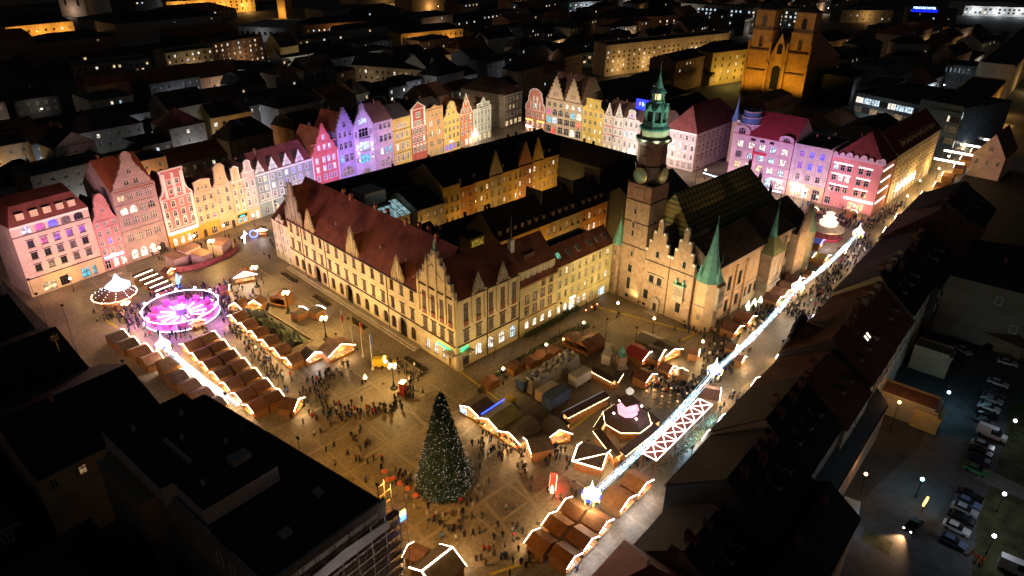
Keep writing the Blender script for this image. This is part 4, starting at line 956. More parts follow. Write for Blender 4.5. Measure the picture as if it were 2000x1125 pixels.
for nm, lx, ly, rz_ in (('w', 3.95, -.25, 0), ('s', 8.2, 4, pi/2)):
    m_ = MB(); m_.lathe([(2.2, 0), (2.2, .2), (1.9, .22), (1.35, .2), (1.25, .24), (0, .22)], 28, ms=[1, 1, 0, 1, 0, 0]); m_.xf(Matrix.Translation((lx, ly, 37.6)) @ Matrix.Rotation(rz_, 4, 'Z') @ Matrix.Rotation(pi/2, 4, 'X'))
    o = part('clock_face', m_, [P('clock_green', (.14, .24, .2), .5) if nm == 'w' else P('clock_pale', (.4, .36, .2), .5), P('gilt', (.6, .45, .15))], tw)
    m_ = MB()
    for k in range(12):
        a = k*pi/6; m_.box(-.06, .06, -.3, -.24, 1.4, 1.85); m_.xf(Matrix.Rotation(a, 4, 'Y'), len(m_.v)-8)
    m_.box(-.1, .1, -.34, -.3, -.2, 1.4); m_.box(-.1, 1.0, -.33, -.29, -.11, .11); m_.xf(Matrix.Translation((lx, ly, 37.6)) @ Matrix.Rotation(rz_, 4, 'Z'))
    part('clock_hands', m_, [P('gilt', (.6, .45, .15))], o)
    spot(tuple(thx(1.8, 0)+Matrix.Rotation(TR, 3, 'Z') @ Vector((3.95, -3.4, 36)) if nm == 'w' else thx(1.8, 0)+Matrix.Rotation(TR, 3, 'Z') @ Vector((11, 4, 36))), tuple(thx(1.8, 0)+Matrix.Rotation(TR, 3, 'Z') @ Vector((lx, ly, 37.8))), 170, (1, .9, .6), 90, 1)
for x, z, w_, h_ in ((3.4, 26.6, .7, 1.5), (3.2, 22.6, .6, 1.6), (3.2, 20.0, .7, 1.6), (3.6, 14.0, .6, 1.4), (3.5, 9.0, 1.3, 2.2), (3.4, 3.6, 1.2, 3.6), (3.2, .8, 1.2, 1.2)): win(tw, x, z, w_, h_, 's', 'dark', dark_trim, stone, y=-.21)
m_ = MB(); m_.box(2.6, 5.2, -.15, 0, 31.2, 33.9); m_.box(2.9, 4.9, -.2, -.15, 31.5, 33.6, 1); part('coat_of_arms', m_, [stone, thd], tw)
for z in (42.0, 44.4):
    for k in (0, 2, 3): 
        a = pi/2*0+k*pi/4+pi/2+pi/4; win(tw, 3.95+3.62*cos(a), z-1, .6, 1.2, 's', 'dark', dark_trim, stone, y=4+3.62*sin(a), rz=a+pi/2)
# stair turret
m_ = MB(); m_.lathe([(1.75, 0), (1.75, 15.8), (1.95, 16.1)], 8, -.2, 1.4, a0=pi/8); o = part('stair_turret', m_, [thb], th)
for z in (2.2, 5.8, 9.6, 12.8): win(o, -.2, z, .6, 1.3, 'as', 'dark', dark_trim, stone, y=-.38)
m_ = MB(); m_.lathe([(2.2, 15.9), (1.6, 17.2), (.8, 20), (.05, 23.6)], 8, -.2, 1.4); m_.tube((-.2, 1.4, 23.2), (-.2, 1.4, 25.4), .05); part('turret_spire', m_, [copper], th)
# west front: two stepped gables
def th_gable(x0, x1, zs, zt, wins, nm='west_gable'):
    w = x1-x0; pr = []
    st = [(0, zs), (.11, zs), (.11, zs+(zt-zs)*.3), (.24, zs+(zt-zs)*.3), (.24, zs+(zt-zs)*.62), (.4, zs+(zt-zs)*.62), (.4, zt), (.6, zt), (.6, zs+(zt-zs)*.62), (.76, zs+(zt-zs)*.62), (.76, zs+(zt-zs)*.3), (.89, zs+(zt-zs)*.3), (.89, zs), (1, zs)]
    out = [(x0, 0), (x1, 0)]+[(x0+a*w, z) for a, z in st[::-1]]
    hl = [(arch_pts if 'a' in s_ else rect_pts)(x-ww/2, x+ww/2, z, z+hh) for x, z, ww, hh, s_ in wins]
    m_ = MB(); facade(m_, out, hl, .4, .8); o = part(nm, m_, [thb], th)
    for x, z, ww, hh, s_ in wins: win(o, x, z, ww, hh, s_, 'dark', dark_trim, stone)
    for a, z in ((.055, zs), (.175, zs+(zt-zs)*.3), (.32, zs+(zt-zs)*.62), (.5, zt), (.68, zs+(zt-zs)*.62), (.825, zs+(zt-zs)*.3), (.945, zs)):
        m_ = MB(); l = arch_pts(x0+a*w-.42, x0+a*w+.42, z, z+.75); facade(m_, l, [], .1, .95); part('merlon_cap', m_, [white_trim], o, (0, -.08, .003))
    boxes('string_course', dark_trim, o, (x0+.05, x1-.05, -.15, -.003, 14.5, 14.75))
    return o
g1 = th_gable(9.75, 17.85, 17.4, 26.6, [(13.7, 16.2, 1.0, 1.9, 'as'), (12.6, 8.3, 1.5, 2.2, 's'), (15.2, 8.3, 1.5, 2.2, 's'), (11.3, 2.7, 1.5, 2.8, 's'), (11.0, .4, 1.2, .9, '')])
g2 = th_gable(18.0, 25.4, 17.4, 26.6, [(22.2, 16.0, 1.0, 1.9, 'as'), (21.9, 2.5, 1.5, 2.9, 's'), (24.6, .4, .7, .7, '')])
m_ = MB(); m_.box(13.6, 16.2, -.5, -.01, 0, 3.6); part('portal', m_, [stone], g1); 
m_ = MB(); m_.poly([(13.3, -.7, 3.6), (16.5, -.7, 3.6), (14.9, -.7, 4.8)]); m_.poly([(13.3, -.7, 3.6), (14.9, -.7, 4.8), (14.9, 0, 4.8), (13.3, 0, 3.6)]); m_.poly([(16.5, -.7, 3.6), (16.5, 0, 3.6), (14.9, 0, 4.8), (14.9, -.7, 4.8)]); part('portal_pediment', m_, [stone], g1)
m_ = MB(); m_.poly([(a, -.53, b) for a, b in arch_pts(14.3, 15.5, .2, 2.9)]); part('door', m_, [P('dark_door', (.03, .025, .03), .6)], g1)
m_ = MB(); m_.box(13.0, 16.8, -2.6, -.5, 0, .2); m_.box(13.3, 16.5, -2.1, -.5, .2, .4); part('steps', m_, [stone], g1)
m_ = MB(); m_.box(20.3, 23.6, -1.1, -.02, 6.4, 7.4); m_.box(20.5, 23.4, -.95, -.02, 7.4, 11.0); m_.box(20.2, 23.7, -1.15, -.02, 11.0, 11.3, 1); m_.box(20.7, 21.1, -.9, -.1, 11.3, 12.6, 1); m_.box(22.8, 23.2, -.9, -.1, 11.3, 12.6, 1)
o = part('oriel', m_, [stone, copper], g2)
for k in (-.85, 0, .85): win(o, 21.95+k, 8.0, .7, 2.3, 'an', 'dark', dark_trim, y=-1.1)
boxes('window_cornice', stone, g1, (11.2, 16.6, -.3, -.004, 10.8, 11.1), (11.2, 16.6, -.25, -.004, 7.7, 8.0))
boxes('downpipe', dark_trim, g2, (17.86, 17.99, -.2, .1, .2, 15))
# saddle roofs behind the two gables
for x0, x1 in ((9.9, 17.7), (18.1, 25.3)):
    xm = (x0+x1)/2; m_ = MB(); m_.poly([(x0, .8, 16.5), (xm, .8, 24.6), (xm, 11, 24.6), (x0, 11, 16.5)]); m_.poly([(xm, .8, 24.6), (x1, .8, 16.5), (x1, 11, 16.5), (xm, 11, 24.6)]); part('gable_roof', m_, [roof_dark], th)
# hall body and main roof
m_ = MB(); m_.box(1.9, 25.2, 8.1, 58, 0, 17.9); part('hall_wall', m_, [thb], th)
m_ = MB()
y0, y1, xr, zr = 6.0, 46.5, 12.0, 32.3
m_.poly([(22.4, y0, 18), (22.4, y1+9, 18), (xr, y1, zr), (xr, y0+2, zr)]); m_.poly([(1.6, y1+9, 18), (1.6, y0, 18), (xr, y0+2, zr), (xr, y1, zr)]); m_.poly([(22.4, y1+9, 18), (1.6, y1+9, 18), (xr, y1, zr)]); m_.poly([(1.6, y0, 18), (22.4, y0, 18), (xr, y0+2, zr)])
part('main_roof', m_, [patt], th)
for k in range(7):
    m_ = MB(); z = 20+k*2.0+(1.5 if k % 2 else 0); x = 22.4-(z-18)*.72; m_.box(-.2, .2, -.25, .25, z-3, z+1.2); m_.lathe([(.25, z+1.2), (.03, z+3.4)], 4, 0, 0, a0=pi/4); part('pinnacle', m_, [P('dark_stone', (.14, .11, .1))], th, (x, y1+9.2-(z-18)*.62, 0))
# south aisle
m_ = MB(); hl = []; sw = []
for y in (11, 16.5): sw += [(y, 2.2, 1.8, 3.4, 's'), (y, 8.6, 1.8, 4.2, 's')]
for y in (21, 24, 27): sw.append((y, 3, 1.5, 3, 's'))
for y in (40, 44): sw += [(y, 2, 1.6, 3.2, 's'), (y, 8, 2.0, 5, 's')]
hl = [rect_pts(y-w_/2, y+w_/2, z, z+h_) for y, z, w_, h_, s_ in sw]
facade(m_, rect_pts(4, 57.6, 0, 17.6), hl, .4, .6, back=False); m_.box(4.05, 57.5, .62, 7, 0, 17.5)
so2 = part('south_wall', m_, [thc], th, (30.2, 0, 0), pi/2)
for y, z, w_, h_, s_ in sw: win(so2, y, z, w_, h_, s_+'p', 'dark', dark_trim, stone)
boxes('string_course', stone, so2, (4.2, 57.4, -.2, -.003, 7.2, 7.5)); boxes('gutter', blackm, so2, (4.2, 57.4, -.6, -.01, 17.5, 17.8))
for y in (13.7, 19.2, 34.5, 42): boxes('buttress', thc, so2, (y-.4, y+.4, -.6, -.004, 0, 15.5))
m_ = MB(); m_.poly([(30.8, 2, 17.75), (30.8, 55, 17.75), (22.6, 55, 23.2), (22.6, 2, 23.2)]); m_.poly([(22.5, 2, 23.2), (22.5, 55, 23.2), (20, 55, 19), (20, 2, 19)]); m_.poly([(30.8, 2, 17.75), (22.6, 2, 23.2), (22.6, 2, 17)]); part('aisle_roof', m_, [P('aisle_tile', (.15, .1, .08), .6, .45, .8, fine=2.5, courses=2)], th)
# south-west corner bay with copper spire
bx_, by_ = 28.6, 2.6
m_ = MB(); m_.lathe([(3.4, 0), (3.4, 14.2), (3.6, 14.5)], 8, bx_, by_, a0=pi/8); o = part('corner_bay', m_, [thc], th)
win(o, bx_+.2, 3.6, .9, 1.2, 's', 'dark', dark_trim, stone, y=by_-3.3); win(o, bx_+3.3, 3.6, 1.2, 2.2, 's', 'dark', dark_trim, stone, y=by_+.2, rz=pi/2)
for a in (pi/2-pi/4, pi/4-pi/4): 
    m_ = MB(); m_.box(-1.6, 1.6, -.9, 0, 7.6, 13.6); m_.box(-1.8, 1.8, -1.05, 0, 7.0, 7.6); oo = part('carved_oriel', m_, [stone], o, (bx_+3.2*cos(a), by_+3.2*sin(a), 0), a+pi/2)
    for k in (-.9, 0, .9): win(oo, k, 9.4, .6, 2.6, 'n', 'dark', dark_trim, y=-1.05)
boxes('string_course', stone, o, (bx_-1.5, bx_+1.5, by_-3.4, by_-3.1, 7.2, 7.5))
m_ = MB(); m_.lathe([(3.9, 14.4), (3.1, 15.8), (2.2, 18.2), (1.1, 23.0), (.1, 30)], 8, bx_, by_, a0=pi/8); m_.tube((bx_, by_, 29.5), (bx_, by_, 32), .06); m_.blob((bx_, by_, 30.6), .25); sp_ = part('corner_spire', m_, [copper], th)
for a in (pi/8-pi/4, pi/8+pi/4, pi/8-3*pi/4, pi/8+3*pi/4):
    m_ = MB(); m_.lathe([(.5, 14.4), (.4, 16.5), (.05, 19.5)], 5, bx_+3.3*cos(a), by_+3.3*sin(a)); m_.tube((bx_+3.3*cos(a), by_+3.3*sin(a), 19.3), (bx_+3.3*cos(a), by_+3.3*sin(a), 20.8), .05); part('corner_pinnacle', m_, [copper], sp_)
# middle oriel
my = 31.0
m_ = MB(); m_.box(29.5, 33.6, my-3.6, my+3.6, 5.2, 14.2); m_.box(29.5, 33.4, my-3.0, my+3.0, 0, 5.19); m_.box(29.4, 33.9, my-3.9, my+3.9, 4.9, 5.5, 1); m_.box(29.4, 33.8, my-3.8, my+3.8, 14.2, 14.8, 1)
o = part('great_oriel', m_, [P('oriel_stone', (.4, .3, .2), .8, .3), stone], th)
for k in (-2.2, 0, 2.2): win(o, 33.6, 7.6, 1.4, 4.2, 'sp', 'dark', dark_trim, stone, y=my+k, rz=pi/2)
for k in (-1,): win(o, 31.6, 7.6, 1.6, 4.2, 'sp', 'dark', dark_trim, stone, y=my-3.6)
win(o, 33.4, .4, 1.6, 3.4, 'as', 'dark', dark_trim, stone, y=my, rz=pi/2)
greenroof = P('green_tile', (.3, .32, .16), .6, .3, .8)
m_ = MB(); E_ = [(29, my-4.2, 14.8), (34.2, my-4.2, 14.8), (34.2, my+4.2, 14.8), (29, my+4.2, 14.8)]; T_ = (31, my, 20.6)
for i in range(4): m_.poly([E_[i], E_[(i+1) % 4], T_])
part('oriel_roof', m_, [greenroof], o)
m_ = MB(); m_.lathe([(1.3, 18.2), (1.1, 19.5), (.6, 23), (.05, 28)], 6, 31, my); m_.tube((31, my, 27.5), (31, my, 30), .06); part('oriel_spire', m_, [copper], o)
# south-east bays and ornate gable
m_ = MB(); m_.box(30.0, 32.6, 45.6, 52.4, 0, 15.4); o = part('east_bay', m_, [thc], th)
for k in (47.4, 50.4):
    for z in (2, 7.6): win(o, 32.6, z, 1.5, 3.4, 's', 'dark', dark_trim, stone, y=k, rz=pi/2)
m_ = MB(); pr = gable_profile('step', 45.6, 52.4, 15.4, 24); facade(m_, pr[::-1], [], .1, .5); part('bay_gable', m_, [P('carved_stone', (.42, .3, .2), .85, .3)], th, (32.6, 0, 0), pi/2)
for k in range(5):
    m_ = MB(); z = (17, 20, 25, 20, 17)[k]; m_.box(-.2, .2, -.2, .2, 15, z); m_.lathe([(.25, z), (.02, z+2)], 4, 0, 0, a0=pi/4); part('pinnacle', m_, [P('carved_stone', (.42, .3, .2))], th, (32.4, 45.8+k*1.62, 0))
m_ = MB(); m_.lathe([(2.4, 0), (2.4, 13.6), (2.7, 14)], 8, 30.5, 56.2, a0=pi/8); o = part('east_turret', m_, [P('turret_stone', (.45, .38, .22), .8)], th)
for z in (2.5, 6.5, 10): win(o, 30.5+2.3, z, 1.1, 2, 's', 'dark', dark_trim, stone, y=56.2, rz=pi/2); win(o, 30.5, z, 1.1, 2, 's', 'dark', dark_trim, stone, y=56.2-2.3)
m_ = MB(); m_.lathe([(2.9, 13.9), (2.3, 15), (1.3, 18), (.05, 23)], 8, 30.5, 56.2, a0=pi/8); part('turret_spire', m_, [P('pale_copper', (.3, .46, .34), .55)], th)
th_gable  # east end gable silhouette
m_ = MB(); m_.box(2, 25, 57.6, 58.4, 0, 18.4); part('east_wall', m_, [thb], th)

# ------------------------------------------------------------------ inner block: dark roofs and lamp-lit alley houses
alley_y = wallm('alley_yellow', (.5, .34, .12)); alley_o = wallm('alley_orange', (.46, .22, .08)); alley_g = wallm('alley_beige', (.36, .3, .2))
IR = TH_S
def IO(x, y): # inner-block frame: x east along the south front, y north
    return tuple(O+Matrix.Rotation(TH_S, 3, 'Z') @ Vector((x, y, 0)))
# southern alley row (faces the alley behind the yellow houses)
for i, (x0, w, lb, wl) in enumerate(((33, 22, 'long yellow alley house with lit dormers behind the flat black roof', alley_y), (55.2, 14, 'beige alley house with dormers beside the tower', alley_g), (69.4, 13, 'orange alley house with dormers hidden behind the tower', alley_o))):
    t = house(lb, IO(x0, 20), IR, w, 14, 17.5, wl, [(13.6, 2.2, 1.1, 's', int(w/2.6), {'dark': 6, 'dim': 2, 'warm': 1}), (9.4, 2.2, 1.1, 's', int(w/2.6))], roof=('side', 24.5), rm=roof_dark, trim=wl, sm=wl, chims=1)
    for k in range(int(w/3)): dormer(t.children[1], 1.8+k*3, 1.0, 18.6, 1.1, 1.6, 1.8, pick({'dark': 3, 'white': 2, 'cool': 1}), alley_g, roof_dark)
    m_ = MB(); m_.box(w-.4, w+.05, 4, 10.4, 19, 26.2); part('fire_wall', m_, [alley_g], t)
# northern alley row
xs_ = [38, 49.5, 57, 64, 72, 79, 88, 96, 103, 113]
wl_ = [alley_g, alley_y, alley_o, alley_y, alley_g, alley_y, wallm('alley_brown', (.34, .17, .1)), alley_y, alley_y]
nm_ = ['pale alley house with tall windows under the glass roof', 'ochre alley tower house beside the glass roof', 'orange alley house with lit upper windows', 'yellow alley house with balcony', 'alley house with steep triangular gable', 'olive yellow alley house behind bare trees', 'brown alley house with pink triangular gable', 'yellow alley house with pointed gable', 'yellow corner alley house with chimney stack']
for i in range(9):
    w = xs_[i+1]-xs_[i]-.1; gb = i in (4, 6, 7)
    n = max(2, int(w/2.4))
    t = house(nm_[i], IO(xs_[i], 63+i*.6), IR, w, 20, 16.5+(2 if i == 1 else -3 if i == 0 else 0), wl_[i], [(z, 2.0, 1.0, 's', n, {'dark': 6, 'dim': 2, 'warm': 1.2, 'white': .5}) for z in ((12.6, 8.8, 5.0) if i else (9.6, 5))], gab='tri' if gb else None, top=25.5 if gb else None, roof=('side', 24.5 if i else 17), rm=roof_dark, trim=wl_[i], sm=wl_[i], chims=1)
    if not gb and i > 1:
        for k in range(max(1, n//2)): dormer(t.children[1], 1.6+k*3.2, 1.2, 17.6, 1.0, 1.5, 1.8, pick({'dark': 3, 'white': 2, 'warm': 1}), alley_g, roof_dark)
# glass roof
t = thing('glass_roof_hall', 'low hall with glowing pale blue sloped glass roof among dark roofs', 'hall', IO(27, 66), IR)
m_ = MB(); m_.box(0, 10.5, 0, 12, 0, 12); part('wall', m_, [alley_g], t)
for k in range(5):
    m_ = MB(); m_.poly([(.1+k*2.1, -.2, 12.1), (2.0+k*2.1, -.2, 12.1), (2.0+k*2.1, 8, 14.8), (.1+k*2.1, 8, 14.8)]); part('roof_pane', m_, [pane_lit('glass_roof_glow', (.5, .8, .85), .45)], t)
m_ = MB()
for k in range(6): m_.tube((.05+k*2.1, -.2, 12.15), (.05+k*2.1, 8, 14.85), .08, 4)
part('roof_bars', m_, [blackm], t)
t = thing('attic_studio', 'pale lit attic storey with cyan window on dark roof north of city hall', 'house', IO(14, 72), IR)
m_ = MB(); m_.box(0, 20, 0, 12, 0, 15); m_.box(11, 19, 1, 9, 15, 19.5, 1); part('wall', m_, [P('soot', (.06, .06, .065), .9), P('pale_attic', (.5, .5, .42), .8)], t)
for k in (2.5, 5, 7.5): win(t, k, 11.5, 1.6, 2.2, '', 'cyan', y=-.16)
for k in (13, 16.5): win(t, k, 16.3, 1.6, 1.8, '', 'dim', y=.86)
m_ = MB(); m_.poly([(-.5, -.5, 15), (10.9, -.5, 15), (10.9, 6, 18), (-.5, 6, 18)]); m_.poly([(-.5, 6, 18), (10.9, 6, 18), (10.9, 12.5, 15), (-.5, 12.5, 15)]); part('roof', m_, [roof_dark], t)
# middle dark roofs
for i, (x, y, w, d, e, r_, lb) in enumerate(((19, 24, 13, 22, 13, 19, 'dark tiled roof block directly behind city hall wing'), (33, 36, 26, 12, 9, 13.5, 'dark roofed back building with one skylight between the alleys'), (60, 36, 22, 12, 10, 14, 'dark roofed back building with beige end wall'), (84, 30, 28, 20, 12, 17, 'broad black roof north of the town hall'), (20, 48, 16, 12, 9, 13, 'low black roof beside the glowing glass hall'), (40, 50, 24, 8, 7, 10.5, 'low black roof in the middle courtyard'), (84, 8, 30, 18, 16, 22, 'black roof adjoining the town hall hall'), (112, 30, 10, 50, 16, 22, 'long black roof at the east edge of the middle block'), (14, 80, 100, 11, 15.5, 21.5, 'long black roof along the north edge of the middle block'))):
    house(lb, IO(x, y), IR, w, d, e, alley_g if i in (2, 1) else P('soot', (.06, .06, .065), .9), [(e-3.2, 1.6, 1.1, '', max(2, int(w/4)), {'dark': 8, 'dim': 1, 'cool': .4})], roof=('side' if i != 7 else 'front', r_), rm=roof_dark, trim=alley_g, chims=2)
m_ = MB(); m_.box(46.2, 50.8, 31.5, 32, 17.5, 23.5)
t = thing('light_shaft', 'square yellow lit stair head on dark roof behind city hall', 'roof hatch', IO(24, 21.5), IR)
m_ = MB(); m_.box(0, 5.2, 0, 4.5, 12, 20.5); m_.box(-.2, 5.4, -.2, 4.7, 20.5, 20.8, 1); part('wall', m_, [alley_g, roof_dark], t)
m_ = MB(); m_.box(.6, 4.6, -.1, -.01, 15, 20); part('yellow_window', m_, [pane_lit('pane_mustard', (.7, .5, .06), .25)], t)
# ------------------------------------------------------------------ the Christmas market
hutwood = P('hut_wood', (.34, .16, .06), .7, .25, 1.5, fine=8); hutroof = P('hut_roof_boards', (.2, .085, .05), .65, .3, 1.2, fine=8, courses=3)
hutroof_b = P('hut_roof_dark', (.15, .07, .045), .65, .35, 1.2, fine=8, courses=3); hutroof_c = P('hut_roof_worn', (.24, .12, .07), .7, .35, 1.2, fine=8, courses=3)
hutroof2 = P('hut_roof_grey', (.12, .09, .07), .7, .3, 1.2, courses=3); darkwood = P('dark_wood', (.08, .05, .035), .75, .3, 1.5)
led = EM('led_strip', (1, .78, .5), 24, True); led_cool = EM('led_strip_cool', (.9, .93, 1), 30, True)
stall_in = EM('stall_interior', (1, .62, .3), 7, True); goods_m = [P('goods_red', (.5, .06, .04)), P('goods_green', (.05, .25, .08)), P('goods_gold', (.6, .4, .1)), P('goods_white', (.7, .68, .62))]
ORD = ['first', 'second', 'third', 'fourth', 'fifth', 'sixth', 'seventh', 'eighth', 'ninth', 'tenth', 'eleventh', 'twelfth', 'thirteenth', 'fourteenth', 'fifteenth', 'sixteenth']
HUT = {}
def hut(label, loc, rz, w=3.2, d=3.2, h=2.3, rise=.95, group=None, rm=None, lm=None, lit=True, wm=None, name='market_hut', strip='gable'):
    """wooden stall: front (local -y) open over a counter, ridge running front to back"""
    t = thing(name, label, 'market stall', (loc[0], loc[1], .012), rz+rnd.uniform(-.025, .025), group)
    if rm is None: rm = rnd.choice((hutroof, hutroof, hutroof_b, hutroof_c))
    key = (w, d, h, rise, (rm or hutroof).name, (lm or led).name, lit, (wm or hutwood).name, strip)
    if key not in HUT:
        M = {}
        m_ = MB(); x0, x1, y0, y1 = -w/2, w/2, -d/2, d/2
        m_.box(x0, x0+.1, y0+.1, y1, 0, h); m_.box(x1-.1, x1, y0+.1, y1, 0, h); m_.box(x0+.1, x1-.1, y1-.1, y1, 0, h); m_.box(x0+.1, x1-.1, y0+.1, y0+.2, 0, .95)
        m_.poly([(x0, y0+.1, h), (x1, y0+.1, h), (0, y0+.1, h+rise)]); m_.poly([(x1, y1, h), (x0, y1, h), (0, y1, h+rise)])
        for x in (x0+.05, x1-.05): m_.box(x-.07, x+.07, y0, y0+.1, 0, h)
        m_.box(x0, x1, y0+.02, y0+.1, h-.22, h)
        M['wall'] = (m_.mesh('wall', [wm or hutwood]), 'wall')
        m_ = MB(); o, t_ = .3, .09; a0 = y0-.35; a1 = y1+.15; e = h-rise*o/(w/2)
        for s in (-1, 1):
            q = [(s*(w/2+o), a0, e), (0, a0, h+rise), (0, a1, h+rise), (s*(w/2+o), a1, e)]
            if s < 0: q = q[::-1]
            q = q[::-1]
            m_.poly([(x, y, z+t_) for x, y, z in q][::-1] if False else [(x, y, z+t_) for x, y, z in q]); m_.poly(q[::-1])
            m_.poly([(s*(w/2+o), a0, e), (0, a0, h+rise), (0, a0, h+rise+t_), (s*(w/2+o), a0, e+t_)]); m_.poly([(s*(w/2+o), a0, e), (s*(w/2+o), a0, e+t_), (s*(w/2+o), a1, e+t_), (s*(w/2+o), a1, e)])
        M['roof'] = (m_.mesh('roof', [rm or hutroof]), 'roof')
        m_ = MB(); m_.box(x0-.05, x1+.05, y0-.35, y0+.3, .95, 1.05); M['counter'] = (m_.mesh('counter', [hutwood]), 'counter')
        if lit:
            m_ = MB(); m_.box(x0+.2, x1-.2, y1-.16, y1-.11, 1.1, h-.15); m_.box(x0+.3, x1-.3, y0+.3, y1-.3, h-.06, h-.02); M['lit_back'] = (m_.mesh('lit_back', [stall_in]), 'lit_interior')
            m_ = MB()
            rr = random.Random(len(HUT))
            for k in range(10):
                x = x0+.3+rr.random()*(w-.6); m_.box(x-.12, x+.12, y0-.2, y0+.15, 1.05, 1.15+rr.random()*.35, k % 4)
            M['goods'] = (m_.mesh('goods', goods_m), 'goods')
        if strip == 'gable':
            for s in (-1, 1):
                m_ = MB(); m_.tube((s*(w/2+o), a0-.05, e+.05), (0, a0-.05, h+rise+.08), .05, 5); M['s%d' % s] = (m_.mesh('light_strip', [lm or led]), 'light_strip')
        elif strip == 'eave':
            m_ = MB(); m_.box(x0-.2, x1+.2, a0-.1, a0+.03, h-.05, h+.1); M['s'] = (m_.mesh('light_strip', [lm or led]), 'light_strip')
        HUT[key] = M
    for me, nm in HUT[key].values():
        o_ = ob(nm, me, t)
        if nm == 'goods': o_['kind'] = 'stuff'
    if lit:
        q = Vector((loc[0], loc[1], 0))+Matrix.Rotation(rz, 3, 'Z') @ Vector((0, -d/2-.9, h-.1)); bulb(tuple(q), 620 if (lm or led) is led else 380, (1, .66, .3) if (lm or led) is led else (.95, .92, 1), .35)
    return t
W_, E_, S_, N_ = -pi/2, pi/2, 0.0, pi
# double row west of the city hall, back to back
for i in range(7):
    y = 156.2-i*5.68
    hut(f'brown hut in double row facing the light garland, {ORD[i]} counted from the pink ride', (56.1-i*.33, y), W_, 4.0, 3.3, group='double row of brown huts')
    hut(f'brown hut in double row facing the city hall, {ORD[i]} counted from the pink ride', (60.4-i*.42, y+.1), E_, 4.0, 3.3, group='double row of brown huts')
hut('gabled end hut with bright white arch closing the double row of brown huts', (59.6, 117.2), S_+.5, 4.4, 3.4, rise=1.2)
# row B, in front of the covered garden
for i in range(6):
    hut(f'brown hut facing west before the covered garden, {ORD[i]} from the pink ride', (71.2-i*.28, 160.8-i*5.7), W_, 3.9, 3.2, group='huts in front of the covered garden')
t = hut('open white lit canopy stall between brown huts and long gabled stall', (73.9, 131), S_, 4.2, 3.4, rise=1.1, rm=hutroof2, lm=led_cool)
t = hut('long red roofed gabled stall with curved white light arch near the flagpoles', (79.6, 128.6), S_, 7.4, 4.4, 2.5, 1.8)
hut('dark red hut with yellow lit side north of the garden', (75.0, 166.5), W_+.3, 3.8, 3.4, rise=1.3, group=None)
hut('small orange hut with red roof beside street candelabra', (79.0, 164.6), W_+.6, 3.4, 3.2, rise=1.2)
hut('large ochre shed with brown roof under a street candelabra', (84.8, 162.0), W_+.4, 5, 4.2, 3.0, 1.0, lit=False, strip=None)
for i, (x, y) in enumerate(((83.6, 151.6), (87.2, 148.6))): hut(['grey booth with white edge light inside the kerbed bed', 'beige booth with white edge light beside the grey booth'][i], (x, y), E_+.2, 3.0, 3.0, 2.2, .4, rm=hutroof2, lm=led_cool, lit=False)
# row C, west edge
for i, (x, y) in enumerate(((45.0, 173.8), (45.3, 168.2), (46.0, 162.6), (46.4, 157.0))):
    hut(f'hut facing east along the west edge, {ORD[i]} from the white domed bar', (x, y), E_, 4.8, 3.6, rm=hutroof2 if i < 2 else hutroof, group='huts along the west edge')
for i, (x, y) in enumerate(((47.1, 145.2), (47.5, 140.0), (47.8, 134.8), (48.0, 129.6))):
    hut(f'hut facing the light garland below the crowned lantern, {ORD[i]} from it', (x, y), E_, 4.6, 3.6, group='huts beneath the garland')
t = hut('tall orange carousel kiosk under the crowned lantern, ringed by warm bulbs', (47.8, 150.6), E_, 4.2, 4.0, 3.2, 1.6)
# lit stall with crossed light arches north of the brown huts
a = G(480, 548); t = hut('large stall with bright crossed light arches and red stars by the kerb', (a.x, a.y), S_-.4, 6, 4, 2.6, 1.4, lm=led_cool); 
m_ = MB(); m_.tube((-3, -2.3, 2.6), (3, -2.3, 2.6), .07); m_.tube((0, -2.3, 4), (0, 2, 4), .07); part('light_frame', m_, [led_cool], t)
a = G(512, 460); t = hut('blue lit photo booth with round blue frame near the grey house', (a.x, a.y), S_-.5, 3.2, 2.6, 2.6, .6, lm=led_cool)
m_ = MB()
for k in range(16): m_.tube((-2.6+1.3*cos(k*pi/8), -1.6, 1.6+1.3*sin(k*pi/8)), (-2.6+1.3*cos((k+1)*pi/8), -1.6, 1.6+1.3*sin((k+1)*pi/8)), .14, 5)
part('blue_ring', m_, [EM('ring_blue', (.08, .15, 1), 7, True)], t)
a = G(478, 475); t = thing('light_cross', 'tall crooked white light figure standing by the north house fronts', 'light figure', (a.x, a.y, 0)); m_ = MB(); m_.tube((0, 0, 0), (.6, 0, 4.2), .22); m_.tube((-.9, 0, 2.2), (1.3, 0, 3.2), .2); part('tube', m_, [EM('figure_white', (1, .95, .85), 7, True)], t)
a = G(350, 560); t = thing('light_horse', 'blue glowing light figure among people by the pink ride', 'light figure', (a.x, a.y, 0)); m_ = MB(); m_.lathe([(.8, .1), (.5, 1.4), (.6, 2.2), (.3, 3.6), (.1, 4.4)], 8); m_.tube((0, 0, 2), (1.3, .3, 2.9), .25); m_.tube((0, 0, 1), (-1.2, 0, .1), .2); part('body', m_, [EM('figure_blue', (.15, .3, 1), 3.5, True)], t)
